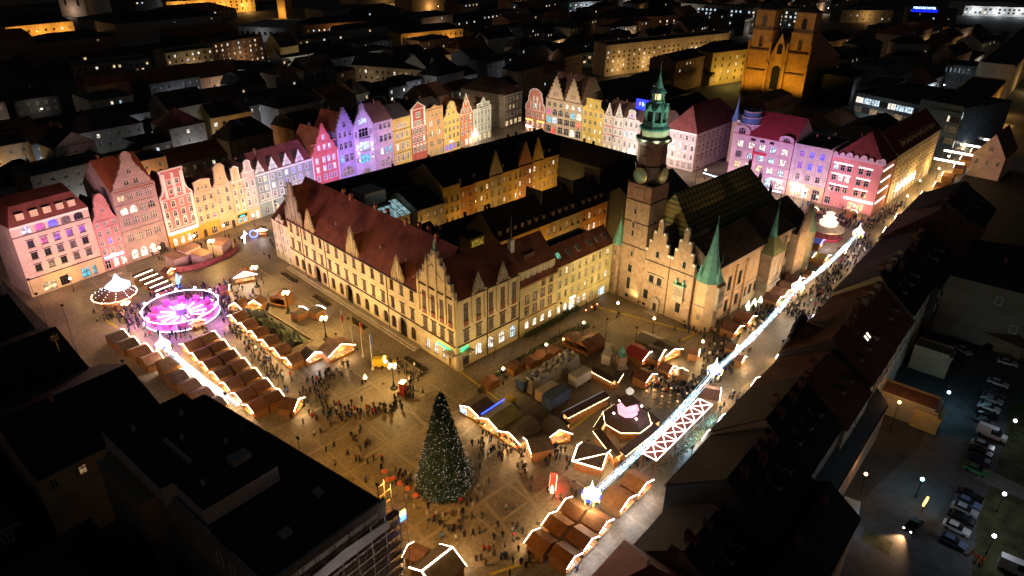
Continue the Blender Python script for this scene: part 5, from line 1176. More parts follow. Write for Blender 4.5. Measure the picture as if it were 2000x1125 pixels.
# white domed bar with half-round canopy
b0 = G(228, 590)
t = thing('domed_bar', 'round bar with white glowing star roof and bulb edged half round canopy', 'bar', (b0.x, b0.y, .01))
m_ = MB(); m_.lathe([(5.6, 2.7), (5.5, 2.9), (1.5, 4.6), (0, 4.7)], 24); part('canopy', m_, [hutroof_c], t)
for k in range(12):
    a = k*pi/6; m_ = MB(); m_.tube((5.2*cos(a), 5.2*sin(a), 0), (5.2*cos(a), 5.2*sin(a), 2.8), .12); part('post', m_, [hutwood], t)
m_ = MB()
for k in range(90):
    a = k*2*pi/90; m_.blob((5.7*cos(a), 5.7*sin(a), 2.75-.18*abs(sin(k*.5))), .11)
part('bulb_string', m_, [EM('bulb_warm', (1, .75, .4), 14)], t)['kind'] = 'stuff'
m_ = MB(); m_.lathe([(3.0, 4.2), (3.3, 5.0), (1.2, 6.6), (.1, 8.4)], 10, 1.5, 0); part('star_roof', m_, [EM('star_white', (.7, .88, 1), 1.1, True)], t)
m_ = MB(); m_.lathe([(4.0, 0), (4.0, 1.1), (3.6, 1.1)], 20); part('counter', m_, [hutwood], t)
m_ = MB(); m_.box(-1.6, 1.6, -1.2, 1.2, 7.4, 7.7); part('roof_board', m_, [P('board_tan', (.35, .22, .12))], t, (2.2, 2.4, 0))
bulb((b0.x, b0.y, 3.6), 1500, (1, .68, .32), .6)
bulb((b0.x+1.5, b0.y, 9.4), 300, (.8, .9, 1), .6)
for k in range(10):
    a = k*pi/5; m_ = MB()
    for j in range(9): u = j/8; m_.blob((1.5*(1-u)+(5.6*cos(a))*u, 5.6*sin(a)*u, 6.4*(1-u)+2.9*u-.9*u*(1-u)), .1)
    part('bulb_string', m_, [EM('bulb_cool', (.8, .9, 1), 9)], t)['kind'] = 'stuff'
# long trestle rows beside it
for i in range(5):
    p0 = G(262+i*10, 548+i*7, 1); p1 = G(296+i*10, 534+i*7, 1)
    d = (p1-p0); t = thing('serving_table', f'long dark trestle bar edged with white bulbs, {ORD[i]} from the house fronts', 'table', ((p0.x+p1.x)/2, (p0.y+p1.y)/2, .01), atan2(d.y, d.x), 'trestle bars by the north houses'); L_ = d.length
    m_ = MB(); m_.box(-L_/2, L_/2, -.7, .7, 2.2, 2.35); m_.poly([(-L_/2, -.8, 2.35), (L_/2, -.8, 2.35), (L_/2, 0, 2.9), (-L_/2, 0, 2.9)]); m_.poly([(-L_/2, 0, 2.9), (L_/2, 0, 2.9), (L_/2, .8, 2.35), (-L_/2, .8, 2.35)]); part('roof', m_, [darkwood], t)
    m_ = MB(); m_.box(-L_/2+.2, L_/2-.2, -.4, .4, 0, 1); part('counter', m_, [hutwood], t)
    m_ = MB(); m_.tube((-L_/2, -.85, 2.4), (L_/2, -.85, 2.4), .06); part('light_strip', m_, [led], t)
# pink ride
c = G(357, 617); R0 = 9.6
t = thing('amusement_ride', 'round amusement ride glowing pink inside a ring of white bulbs', 'ride', (c.x, c.y, .02))
m_ = MB(); m_.lathe([(R0, 0), (R0, .6), (R0-.1, .62), (0, .64)], 40, ms=[0, 0, 1, 1]); part('platform', m_, [metal, P('platform_pink', (.5, .3, .5), .4)], t)
m_ = MB()
for k in range(48):
    a, b = k*2*pi/48, (k+1)*2*pi/48; m_.tube((R0*cos(a), R0*sin(a), 3.1), (R0*cos(b), R0*sin(b), 3.1), .09, 5)
part('light_ring', m_, [EM('ring_lilac', (.8, .7, 1), 9, True)], t)
m_ = MB()
for k in range(36):
    a, b = pi*.9+k*pi*1.3/36, pi*.9+(k+1)*pi*1.3/36; m_.tube((R0*cos(a), R0*sin(a), .6), (R0*cos(b), R0*sin(b), .6), .09, 5)
part('base_light_ring', m_, [EM('ring_lilac', (.8, .7, 1), 9, True)], t)
for k in range(12):
    a = k*pi/6; m_ = MB(); m_.tube((R0*cos(a), R0*sin(a), .2), (R0*cos(a), R0*sin(a), 3.0), .1); part('post', m_, [metal], t)
    m_ = MB(); m_.blob((R0*cos(a+.2), R0*sin(a+.2), 3.7), .45); part('lamp', m_, [EM('ride_lamp', (.9, .85, 1), 12)], t)
m_ = MB(); m_.lathe([(1.6, .6), (1.4, 2.4), (1.9, 2.8), (.2, 3.4)], 12); part('hub', m_, [P('hub_violet', (.3, .2, .6), .4)], t)
for k in range(12):
    a = k*pi/6+.1; m_ = MB(); m_.box(1.7, 6.2, -.16, .16, .75, .95); part('light_arm', m_, [EM('arm_pink', (1, .4, .75), 6, True)], t, (0, 0, 0), a)
    m_ = MB(); m_.box(6.3, 8.2, -.9, .9, .7, 1.3); m_.box(7.7, 8.3, -.9, .9, 1.3, 2.2); part('seat', m_, [P('seat_red', (.5, .1, .3), .4)], t, (0, 0, 0), a)
bulb((c.x, c.y, 5), 12000, (.8, .2, 1), 2); [bulb((c.x+11.5*cos(a_), c.y+11.5*sin(a_), 3.4), 1500, (.6, .14, 1), .6) for a_ in (.3, 1.5, 2.7, 3.9, 5.1)]
p_ = G(386, 640); hut('ticket kiosk with painted front leaning on the pink ride', (p_.x, p_.y), S_-.2, 3.4, 2.6, 2.6, .7)
# white fenced shed group before the north houses
a = G(400, 505); t = thing('fenced_works', 'pink lit sheds behind curved red hoarding before the north houses', 'sheds', (a.x, a.y, .01), NR)
shw = P('shed_pale', (.55, .42, .4), .8); shr = P('shed_roof', (.32, .18, .14), .7)
for i, (x, y, w, d, h) in enumerate(((-7.5, 3, 4.6, 5, 3), (-2.5, 3.6, 6, 3.2, 3.6), (-2, -2, 4, 4.4, 3.2), (6.5, 1, 5.6, 5, 3.4))):
    m_ = MB(); m_.box(-w/2, w/2, -d/2, d/2, 0, h); m_.poly([(-w/2-.2, -d/2-.2, h+.02), (w/2+.2, -d/2-.2, h+.02), (w/2+.2, d/2+.2, h+.5), (-w/2-.2, d/2+.2, h+.5)], 1); part('shed', m_, [shw, shr], t, (x, y, 0), .15*i)
m_ = MB()
for k in range(28):
    a0, a1 = pi+k*pi/28, pi+(k+1)*pi/28; q = lambda a_: (12.5*cos(a_), 1.5+7.2*sin(a_))
    m_.poly([(*q(a0), 0), (*q(a1), 0), (*q(a1), 1.7), (*q(a0), 1.7)])
part('hoarding', m_, [P('hoarding_red', (.42, .12, .12), .7, .5, .9)], t)
# covered garden (grey netting over planting) with kerb
t = thing('covered_garden', 'long planted bed under grey green netting behind the brown huts', 'garden bed', (76, 152, .01)); 
m_ = MB(); rr = random.Random(3); nx, ny = 6, 22
gv = [[(-2.2+4.4*i/nx+rr.uniform(-.25, .25), -13+26*j/ny, .3+(1.9 if 0 < i < nx else 0)*(.55+.45*sin(j*.9+i))*rr.uniform(.6, 1.1)) for i in range(nx+1)] for j in range(ny+1)]
for j in range(ny):
    for i in range(nx): m_.poly([gv[j][i], gv[j][i+1], gv[j+1][i+1], gv[j+1][i]])
part('netting', m_, [P('netting_green', (.13, .15, .1), .9, .4, .6)], t)
m_ = MB(); m_.box(3.2, 3.5, -13, 14, 0, .4); m_.box(-3, 3.5, -13.3, -13, 0, .4); part('kerb', m_, [stone], t)
# light garlands and crowned lanterns
gar = EM('garland_ice', (.4, .74, 1), 3.2, True); gar_w = EM('garland_white', (.9, .97, 1), 9)
def lantern(label, x, y, z=7.6):
    t = thing('crowned_lantern', label, 'street decoration', (x, y, .01), rnd.random())
    m_ = MB(); m_.tube((0, 0, 0), (0, 0, z-1.5), .14, 8); m_.tube((0, 0, 0), (0, 0, .6), .35, 8); part('mast', m_, [metal], t)
    m_ = MB(); m_.lathe([(1.0, z-1.5), (1.45, z-1.2), (1.55, z-.6), (1.05, z), (.5, z+.5), (.2, z+1.4), (.03, z+2.4)], 8); part('crown', m_, [EM('crown_white', (1, .93, .8), 2.6, True)], t)
    for k in range(8):
        a = k*pi/4+.2; m_ = MB(); m_.box(-.5, .5, -.08, .08, -.25, .25); part('blue_gem' if k % 2 else 'gold_gem', m_, [EM('gem_blue', (.03, .05, 1), 5) if k % 2 else EM('gem_gold', (1, .7, .15), 5)], t, (1.62*cos(a), 1.62*sin(a), z-.95), a+pi/2)
    for k in range(6):
        a = k*pi/3; m_ = MB(); m_.tube((1.5*cos(a), 1.5*sin(a), z-1.6), (1.5*cos(a), 1.5*sin(a), z-2.3), .12, 5); part('drop', m_, [EM('gem_gold', (1, .7, .15), 5)], t)
    bulb((x, y, z-3.0), 1400, (1, .9, .72), .8)
    return t
LN = [((77.8, 49.5), 'crowned white lantern at the near end of the south garland'), ((128.7, 51.8), 'crowned white lantern above the market hut where the garland bends'), ((183.1, 54.2), 'crowned white lantern beside the town hall stalls'), ((236.2, 54.8), 'crowned white lantern before the pink corner building'), ((48.8, 153.6), 'crowned white lantern below the pink ride')]
for (x, y), lb in LN: lantern(lb, x, y)
def garland(label, a, b, za=6.4, zb=6.4, sag=1.5, width=1.5):
    a = Vector((a[0], a[1], za)); b = Vector((b[0], b[1], zb)); L_ = (b-a).length; d = (b-a)/L_; n = Vector((-d.y, d.x, 0)).normalized()
    t = thing('light_garland', label, 'garland', (a.x, a.y, 0)); o = a.copy(); o.z = 0
    rr = random.Random(int(L_)); m_ = MB(); N = int(L_*34)
    for k in range(N):
        u = rr.random(); p = a.lerp(b, u)-o; p.z -= sag*4*u*(1-u); w_ = width*(.45+.55*sin(pi*min(1, u*6))*sin(pi*min(1, (1-u)*6)) if u < .17 or u > .83 else 1)*(.8+.25*sin(u*19))
        p = p+n*rr.uniform(-.5, .5)*w_; p.z += rr.uniform(-.25, .15); m_.blob(p, rr.uniform(.04, .09), 1 if rr.random() < .4 else 0)
    o_ = part('bulbs', m_, [gar, gar_w], t); o_['kind'] = 'stuff'
    for s in (-.5, 0, .5):
        m_ = MB()
        for k in range(16):
            q = []
            for u in (k/16, (k+1)/16):
                p = a.lerp(b, u)-o; p.z -= sag*4*u*(1-u); q.append(p+n*s*width*.9)
            m_.tube(q[0], q[1], .018, 4)
        part('light_string', m_, [gar], t)
garland('icy blue light garland from near lantern to the hut lantern', LN[0][0], LN[1][0]); garland('icy blue light garland from the hut lantern to town hall lantern', LN[1][0], LN[2][0]); garland('icy blue light garland from town hall lantern to the far lantern', LN[2][0], LN[3][0])
garland('icy blue light garland running down beside the western huts', LN[4][0], tuple(G(468, 794, 6))[:2], 6.4, 6.4, .9)
garland('icy blue garland by the east side bank', (262, 92), (263, 126), 5, 5, .6); garland('icy blue garland crossing before the domed store', (262, 108), (274, 112), 6, 6, .6)
for i, (px, py) in enumerate(((1233, 300), (928, 255+12), (787, 295), (1556-3, 375))):
    p = G(px, py, 4)
    t = lantern(['white lantern crown before the cream east house', 'white lantern crown at the north east corner', 'small white lantern crown before the yellow ochre house', 'white lantern crown in front of the pale bank'][i], p.x, p.y, 6)
# Christmas tree
tc = G(868, 950); TRr, THt = 5.6, 22.4
t = thing('christmas_tree', 'tall dark Christmas tree covered in tiny white bulbs on open paving', 'tree', (tc.x, tc.y, .01))
m_ = MB(); m_.tube((0, 0, 0), (0, 0, THt-1), .35, 8, r2=.05); part('trunk', m_, [darkwood], t)
m_ = MB(); rr = random.Random(11)
for k in range(15000):
    u = 1-sqrt(rr.random()*.998); z = .7+u*(THt-.9); rmax = TRr*(1-u)**.92+.15; lay = .8+.24*(1-((z*.62+.25*sin(3*k)) % 1))*(.75+.25*sin(k*1.7))
    r_ = rmax*lay*(rr.random()**.22); a = rr.random()*2*pi; l_ = rr.uniform(.35, .75); w_ = rr.uniform(.1, .2); dz = -rr.uniform(.05, .4)*l_
    c_, s_ = cos(a), sin(a); tw = rr.uniform(-.5, .5); dx, dy = cos(a+tw)*l_, sin(a+tw)*l_
    p = (r_*c_, r_*s_, z); m_.poly([(p[0]-s_*w_, p[1]+c_*w_, z), (p[0]+s_*w_, p[1]-c_*w_, z), (p[0]+dx, p[1]+dy, z+dz)])
part('needles', m_, [P('fir_needles', (.022, .05, .03), .7, .4, 2)], t)['kind'] = 'stuff'
m_ = MB()
for k in range(1500):
    u = 1-sqrt(rr.random()*.998); z = .9+u*(THt-1.2); r_ = (TRr*(1-u)**.92+.15)*(.82+.24*(1-(z*.62 % 1)))*rr.uniform(.93, 1.04); a = rr.random()*2*pi; m_.blob((r_*cos(a), r_*sin(a), z), rr.uniform(.03, .06), rr.choice((0, 0, 0, 1, 2)))
part('tree_bulbs', m_, [EM('tree_bulb', (1, .92, .75), 1.3), EM('tree_bulb_cool', (.7, .85, 1), .9), EM('tree_bulb_warm', (1, .6, .3), 1.0)], t)['kind'] = 'stuff'
m_ = MB(); m_.blob((0, 0, THt+.2), .35); part('star', m_, [P('gilt', (.6, .45, .15))], t)
fr = thing('tree_fence', 'low railing with pale posts circling the Christmas tree', 'fence', (tc.x, tc.y, .01))
for k in range(16):
    a = k*pi/8; m_ = MB(); m_.box(-.2, .2, -.2, .2, 0, 1.0); part('post', m_, [P('fence_post', (.4, .34, .28))], fr, (7.6*cos(a), 7.6*sin(a), 0), a)
    m_ = MB(); b_ = a+pi/8
    for z in (.45, .9): m_.tube((7.6*cos(a), 7.6*sin(a), z), (7.6*cos(b_), 7.6*sin(b_), z), .03, 4)
    part('rail', m_, [metal], fr)
# street candelabra and globe lamps
gold_l = (1, .62, .2)
def candelabra(label, x, y, z=6.2, n=5, pw=7500):
    t = thing('street_candelabra', label, 'street lamp', (x, y, .01))
    m_ = MB(); m_.lathe([(.9, 0), (.9, .3), (.35, .5), (.22, 1.6), (.12, 2), (.1, z-.6), (.2, z-.5)], 8); part('post', m_, [blackm], t)
    for k in range(n):
        a = k*2*pi/(n-1); r_ = .85 if k < n-1 else 0; m_ = MB(); m_.tube((0, 0, z-.7), (r_*cos(a), r_*sin(a), z-.25), .05, 5); part('arm', m_, [blackm], t)
        m_ = MB(); m_.lathe([(.05, -.32), (.26, -.2), (.32, 0), (.26, .2), (.05, .32)], 8, r_*cos(a), r_*sin(a)); o = part('globe', m_, [EM('globe_gold', (1, .72, .32), 14)], t, (0, 0, z+(.25 if k == n-1 else 0)))
    bulb((x, y, z+1.1), pw, gold_l, .9)
CAND = [((632, 622), 'five globe candelabra beside the grey booths and flagpoles'), ((766, 715), 'five globe candelabra by the yellow van and spectators'), ((558, 572), 'five globe candelabra over the ochre shed'), ((496, 523), 'five globe candelabra near the crossed light stall'), ((412, 471), 'twin flare candelabra before the yellow north houses'), ((245, 592), 'five globe candelabra over the round bar canopy')]
for (px, py), lb in CAND:
    p = G(px, py, 6.2); candelabra(lb, p.x, p.y)
def globe(label, x, y, z=4.6, pw=900, col=gold_l, em=('globe_pale', (1, .88, .55), 12)):
    t = thing('globe_lamp', label, 'street lamp', (x, y, .01))
    m_ = MB(); m_.tube((0, 0, 0), (0, 0, z-.3), .07, 6); m_.tube((0, 0, 0), (0, 0, .7), .16, 6); part('post', m_, [blackm], t)
    m_ = MB(); m_.lathe([(.05, z-.38), (.3, z-.2), (.36, z), (.28, z+.22), (.05, z+.36)], 8); part('globe', m_, [EM(*em)], t)
    bulb((x, y, z+.75), pw, col, .5)
for i, ((px, py), lb) in enumerate((((1067, 673), 'globe lamp before the pale yellow houses, third from the city hall corner'), ((1140, 630), 'globe lamp near the lit entrance terrace'), ((1207, 592), 'globe lamp in front of the tower'), ((1278, 622), 'globe lamp by the town hall portal steps'), ((1373, 667), 'globe lamp below the corner bay with copper spire'), ((983, 720), 'globe lamp at the end of the fenced yard'))):
    p = G(px, py, 4.6); globe(lb, p.x, p.y)
# beer stalls south of the fenced yard
for i, (x, y, rz, w, d, h, rs, lb, rm) in enumerate(((86.6, 86.0, W_, 5.2, 5, 2.6, .9, 'dark stall with screen and blue light band at the corner of the yard', hutroof2), (87.0, 79.8, W_, 5.6, 7, 2.7, 1.3, 'olive roofed stall in the row facing the tree', P('olive_roof', (.2, .19, .09), .7, .25)), (86.8, 73.6, W_, 5.6, 7, 2.7, 1.2, 'brown roofed stall with long white light edge facing the tree', hutroof2), (86.0, 68.4, W_-.5, 5.0, 4.4, 2.6, 1.1, 'gabled white lit corner stall facing the open paving', hutroof2), (91.6, 68.6, S_-.5, 5.2, 4.6, 2.7, 1.6, 'round fronted brightly lit gabled stall beside the corner stall', hutroof2))):
    t = hut(lb, (x, y), rz, w, d, h, rs, rm=rm, lm=led)
    if i == 0:
        m_ = MB(); m_.box(-2.6, -.6, -3.1, -2.95, 1.2, 2.6); part('screen', m_, [pane_lit('screen_glow', (.5, .8, 1), 1.4)], t); m_ = MB(); m_.box(-.1, .1, -2, 5.2, 3.9, 4.0); m_.xf(Matrix.Translation((2.9, 0, -1.2))); part('blue_light', m_, [EM('band_blue', (.02, .05, 1), 8, True)], t)
# near stalls along the south side
for i, (x, y, rz, lb) in enumerate(((66.9, 51.6, N_, 'orange roofed near hut facing the square, first of the six near the scaffolding side'), (67.5, 47.2, S_, 'orange roofed near hut facing the house fronts, first of the six'), (71.9, 51.9, N_, 'orange roofed near hut facing the square, second of the six'), (72.4, 47.3, S_, 'orange roofed near hut facing the house fronts, second of the six'), (76.7, 52.0, N_, 'orange roofed near hut under the lantern mast facing the square'), (77.3, 47.6, S_, 'orange roofed near hut under the lantern mast facing the houses'))):
    hut(lb, (x, y), rz, 3.8, 3.6, 2.4, .9, group='six orange roofed huts by the near lantern', lm=led_cool if rz == S_ else led, rm=P('orange_boards', (.36, .14, .04), .6, .25, 1.2, courses=3))
for x, y, lb in ((84.4, 47.9, 'orange hut with white arch beside the candy signs'), (90.1, 47.7, 'orange hut with lit window next to the light tunnel')): hut(lb, (x, y), S_, 4.8, 3.8, 2.5, .9, lm=led_cool, rm=P('orange_boards', (.36, .14, .04)))
t = hut('dark timber stall with T shaped ridge of white light beside the scaffolding', (51.0, 60.6), E_, 6.0, 6.2, 2.9, 1.6, rm=hutroof2)
m_ = MB(); m_.tube((0, -3.4, 4.62), (0, 3.2, 4.62), .1, 6); part('ridge_light', m_, [led], t); m_ = MB(); m_.tube((0, 3.2, 4.62), (-3.2, 3.2, 2.9), .09, 6); m_.tube((0, 3.2, 4.62), (3.2, 3.2, 2.9), .09, 6); part('rear_light', m_, [led], t)
p = G(815, 1075, 3); hut('small orange stall with zigzag lights squeezed against the scaffolding', (p.x, p.y), N_+.3, 3, 3, 2.4, .8)
# stalls along the town hall
for i, (x, y, w, lb) in enumerate(((156.5, 60.6, 5.0, 'brown stall with icicle lights at the corner bay'), (163.8, 60.4, 5.0, 'orange stall with icicle lights beside the icy strip'), (180.0, 59.4, 4.4, 'hut beside the town hall, first before the lantern'), (185.2, 59.4, 4.4, 'hut beside the town hall, second after the lantern'), (190.4, 59.4, 4.4, 'hut beside the town hall, third towards the east bays'), (196, 59.8, 4.4, 'hut beside the town hall, last before the red carousel fence'))): hut(lb, (x, y), S_, w, 3.8, 2.5, .9)
p = G(1468, 592); 
for i in range(5):
    t = thing('light_tree', f'small glowing white wire tree before the great oriel, {ORD[i]} of five', 'light figure', (172.5+i*1.7, 63.3-.2*i+(i % 2)*.8, .01), 0, 'small wire trees'); m_ = MB(); hh = 1.6+.5*((i*7) % 3)
    m_.lathe([(.75, .1), (.5, hh*.4), (.25, hh*.75), (.02, hh)], 8); part('cone', m_, [EM('wire_tree', (.95, .95, .7), 2.2)], t)
# stalls around the statue and the pyramid
for px, py, rz, w, d, lb, rm in ((1258, 735, S_, 4.2, 3.4, 'small stall with white signs next to the statue', hutroof), (1278, 690, S_+.2, 6, 4, 'dark roofed stall with lit counter facing the crowd', hutroof2), (1248, 690, S_, 5.5, 5, 'red roofed timber stall beside the dark roofed stall', P('red_sheet_roof', (.42, .05, .04), .6)), (1300, 682, S_-.2, 5.6, 5, 'ochre gabled stall with curtain of icicle lights', hutroof2), (1268, 665, S_, 5, 5, 'grey tent roof behind the red roofed stall', P('tent_grey', (.3, .27, .22), .7)), (1302, 720, S_, 3, 2.6, 'tiny kiosk in the crowd below the icicle stall', hutroof), (1385, 770, S_+.4, 5, 4, 'brown hut with star of white light under the garland', hutroof), (1160, 665, W_, 4.4, 3.4, 'closed brown hut behind the fence, upper one', hutroof), (1143, 672, W_, 4.4, 3.4, 'closed brown hut behind the fence, lower one', hutroof), (1118, 662, W_, 4.0, 3.4, 'closed brown hut behind the fence, nearest the globe lamp', hutroof)):
    p = G(px, py, 2); closed = 'closed' in lb or 'tent' in lb; hut(lb, (p.x, p.y), rz, w, d, 2.5, 1.0, rm=rm, lit=not closed, strip=None if closed else 'gable', lm=led)
p = G(1155, 893, 2); t = hut('square timber bar with zigzag roof lights on the open paving', (p.x, p.y), S_+.3, 5.4, 5.4, 2.7, 1.3, rm=hutroof2, lm=led)
m_ = MB(); m_.tube((-3, -3, 2.4), (-3, 3, 2.4), .09); m_.tube((3, -3, 2.4), (3, 3, 2.4), .09); m_.tube((-3, 3, 2.4), (0, 3, 4), .09); m_.tube((0, 3, 4), (3, 3, 2.4), .09); m_.tube((0, -3, 4.0), (-3, 2.5, 2.6), .09); part('roof_lights', m_, [led], t)
# christmas pyramid
p = G(1222, 838); t = thing('christmas_pyramid', 'two tiered octagonal timber pyramid bar with glowing pink lantern top', 'market pyramid', (p.x, p.y, .01), TH_S+pi/8)
m_ = MB(); m_.lathe([(5.2, 2.8), (5.2, 3.0), (3.6, 4.4), (2.6, 4.6)], 8); part('roof', m_, [darkwood], t)
for k in range(8):
    a = k*pi/4; m_ = MB(); m_.tube((4.6*cos(a), 4.6*sin(a), 0), (4.6*cos(a), 4.6*sin(a), 2.9), .16); part('post', m_, [hutwood], t)
m_ = MB(); m_.lathe([(3.6, 0), (3.6, 1.1), (3.3, 1.15), (2.4, 1.2), (2.4, 2.8)], 8, ms=[0, 0, 0, 1, 1]); part('bar', m_, [hutwood, stall_in], t)
m_ = MB(); m_.lathe([(2.2, 4.5), (2.0, 5.6), (2.4, 5.7), (1.7, 5.8), (1.6, 7.6)], 8); part('lit_tier', m_, [EM('tier_pink', (1, .5, .62), 1.1, True)], t)
m_ = MB(); m_.lathe([(2.6, 7.6), (2.5, 7.8), (.6, 9.0), (.5, 9.6)], 4); part('cap_roof', m_, [darkwood], t); m_ = MB(); m_.lathe([(.7, 9.5), (.9, 10), (.4, 10.6), (.05, 11)], 8); part('crown', m_, [EM('crown_dim', (1, .9, .8), .5)], t)
for k in range(4):
    a = k*pi/2+pi/4; m_ = MB(); m_.blob((3.4*cos(a), 3.4*sin(a), 5.2), .3); part('spot_lamp', m_, [EM('ride_lamp', (.9, .85, 1), 12)], t)
m_ = MB()
for k in range(110):
    a = k*2*pi/110; r_ = 5.25*cos(pi/8)/cos(((a) % (pi/4))-pi/8); m_.blob((r_*cos(a), r_*sin(a), 2.85), .1)
part('bulb_string', m_, [EM('bulb_warm', (1, .75, .4), 14)], t)['kind'] = 'stuff'
bulb((p.x, p.y, 2.3), 350, (1, .6, .25), .6); bulb((p.x, p.y-4, 6), 200, (1, .5, .7), .5)
# bulb-edged bar counters round the pyramid and the statue yard
def bar(label, a, b, w=1.7, h=2.6, group=None, tree=False):
    a = G(*a, h); b = G(*b, h); d = b-a; L_ = d.length
    t = thing('bar_counter', label, 'bar', ((a.x+b.x)/2, (a.y+b.y)/2, .01), atan2(d.y, d.x), group)
    m_ = MB(); m_.poly([(-L_/2, -w/2, h), (L_/2, -w/2, h), (L_/2, w/2, h+.35), (-L_/2, w/2, h+.35)]); m_.poly([(-L_/2, w/2, h+.27), (L_/2, w/2, h+.27), (L_/2, -w/2, h-.08), (-L_/2, -w/2, h-.08)]); m_.poly([(-L_/2, -w/2, h-.3), (L_/2, -w/2, h-.3), (L_/2, -w/2, h), (-L_/2, -w/2, h)]); part('roof', m_, [darkwood], t)
    m_ = MB(); m_.box(-L_/2+.1, L_/2-.1, -w*.35, w*.3, 0, 1.1); part('counter', m_, [hutwood], t); m_ = MB(); m_.box(-L_/2+.2, L_/2-.2, w*.36, w*.42, 1.1, h-.1); part('back_panel', m_, [EM('bar_glow', (1, .55, .2), 1.2, True)], t)
    m_ = MB()
    for k in range(int(L_*3.2)):
        x = -L_/2+k/3.2; m_.blob((x, -w/2-.05, h-.1-.1*(k % 3)), .085); 
        if tree: m_.blob((x, w/2, h+.5), .07, 1)
    part('bulb_string', m_, [EM('bulb_warm', (1, .75, .4), 14), EM('tree_bulb_cool', (.7, .85, 1), .9)], t)['kind'] = 'stuff'
for lb, a, b, tr in (('dark roofed bar edged with bulbs and frosty garland along the yard', (1104, 812), (1186, 770), True), ('short dark roofed bar ending the yard bar', (1090, 818), (1108, 832), False), ('square bar roof with bulb edge near the statue, front side', (1155, 720), (1200, 744), False), ('square bar roof with bulb edge near the statue, side run', (1200, 744), (1212, 726), False), ('timber bar with bulb edge along the near side of the pyramid', (1215, 886), (1284, 832), False), ('timber bar with bulb edge on the paving side of the pyramid', (1166, 840), (1206, 892), False), ('timber bar with bulb edge behind the pyramid', (1186, 806), (1166, 838), False), ('timber bar with bulb edge on far side of pyramid', (1252, 800), (1284, 826), False)): bar(lb, a, b, tree=tr)
# light tunnel with white lattice
a = G(1268, 893, 3); b = G(1378, 785, 3); d = b-a; L_ = d.length
t = thing('light_tunnel', 'red roofed tunnel outlined by white light crosses beside a planted strip', 'light tunnel', (a.x, a.y, .01), atan2(d.y, d.x))
m_ = MB(); m_.poly([(0, -1.6, 3), (L_, -1.6, 3), (L_, 1.6, 3), (0, 1.6, 3)]); m_.poly([(0, 1.6, 2.9), (L_, 1.6, 2.9), (L_, -1.6, 2.9), (0, -1.6, 2.9)]); part('roof', m_, [P('tunnel_red', (.25, .06, .05), .7)], t)
n = 6; lat = EM('lattice_white', (1, .84, .7), 12, True)
for k in range(n+1):
    m_ = MB(); x = k*L_/n; m_.tube((x, -1.6, 0), (x, -1.6, 3), .1); m_.tube((x, 1.6, 0), (x, 1.6, 3), .1); part('post', m_, [hutwood], t)
    m_ = MB(); m_.tube((x, -1.65, 3.1), (x, 1.65, 3.1), .04); part('light_bar', m_, [lat], t)
    if k < n: m_ = MB(); x2 = (k+1)*L_/n; m_.tube((x, -1.65, 3.1), (x2, 1.65, 3.1), .04); m_.tube((x, 1.65, 3.12), (x2, -1.65, 3.12), .04); part('light_cross', m_, [lat], t)
for y in (-1.65, 1.65): m_ = MB(); m_.tube((0, y, 3.1), (L_, y, 3.1), .04); part('light_edge', m_, [lat], t)
m_ = MB(); rr = random.Random(5)
for k in range(2600):
    x, y, z = rr.uniform(-.5, L_), rr.gauss(-3.0, .55), rr.random()**.7*1.7; a_ = rr.random()*2*pi; s_ = rr.uniform(.12, .25); m_.poly([(x, y, z), (x+s_*cos(a_), y+s_*sin(a_), z+.05), (x+s_*cos(a_+1), y+s_*sin(a_+1), z+.2)], 0 if rr.random() < .75 else 1)
o = part('planted_strip', m_, [P('hedge_leaf', (.05, .11, .04), .7, .4, 2), P('pale_leaf', (.4, .38, .3), .7)], t); o['kind'] = 'stuff'
p = G(1130, 1000)
ic = G(1330, 870); bulb((ic.x+1, ic.y-2.5, 3.4), 1800, (.35, .68, 1), .5); bulb((ic.x+9, ic.y-2.5, 3.4), 1800, (.35, .68, 1), .5); ic = G(1200, 1010); bulb((84, 43.6, 3.2), 350, (.75, .88, 1), .5)
# statue
p = G(1212, 716); t = thing('statue', 'green bronze seated statue on tall stone pedestal amid the stalls', 'statue', (p.x, p.y, .01), -.6)
m_ = MB(); m_.box(-1.4, 1.4, -1.4, 1.4, 0, .5); m_.box(-1, 1, -1, 1, .5, 3.0); m_.box(-1.2, 1.2, -1.2, 1.2, 3.0, 3.3); part('pedestal', m_, [P('pedestal_stone', (.4, .3, .24))], t)
m_ = MB(); m_.lathe([(.75, 3.3), (.7, 4.0), (.55, 4.3), (.62, 4.9), (.5, 5.3), (.2, 5.45), (.24, 5.7), (.22, 5.95), (.05, 6.05)], 10); m_.tube((.4, -.3, 4.9), (.8, -.9, 4.2), .16); m_.tube((-.4, -.3, 4.9), (-.8, -.8, 4.3), .16); m_.tube((.3, -.4, 4.0), (.4, -1.1, 3.9), .22); m_.tube((.4, -1.1, 3.9), (.4, -1.1, 3.3), .17); m_.tube((-.3, -.4, 4.0), (-.4, -1.1, 3.9), .22); m_.tube((-.4, -1.1, 3.9), (-.4, -1.1, 3.3), .17); m_.box(-.8, .8, .1, .8, 3.3, 4.4); part('figure', m_, [P('bronze_green', (.15, .36, .3), .6)], t)
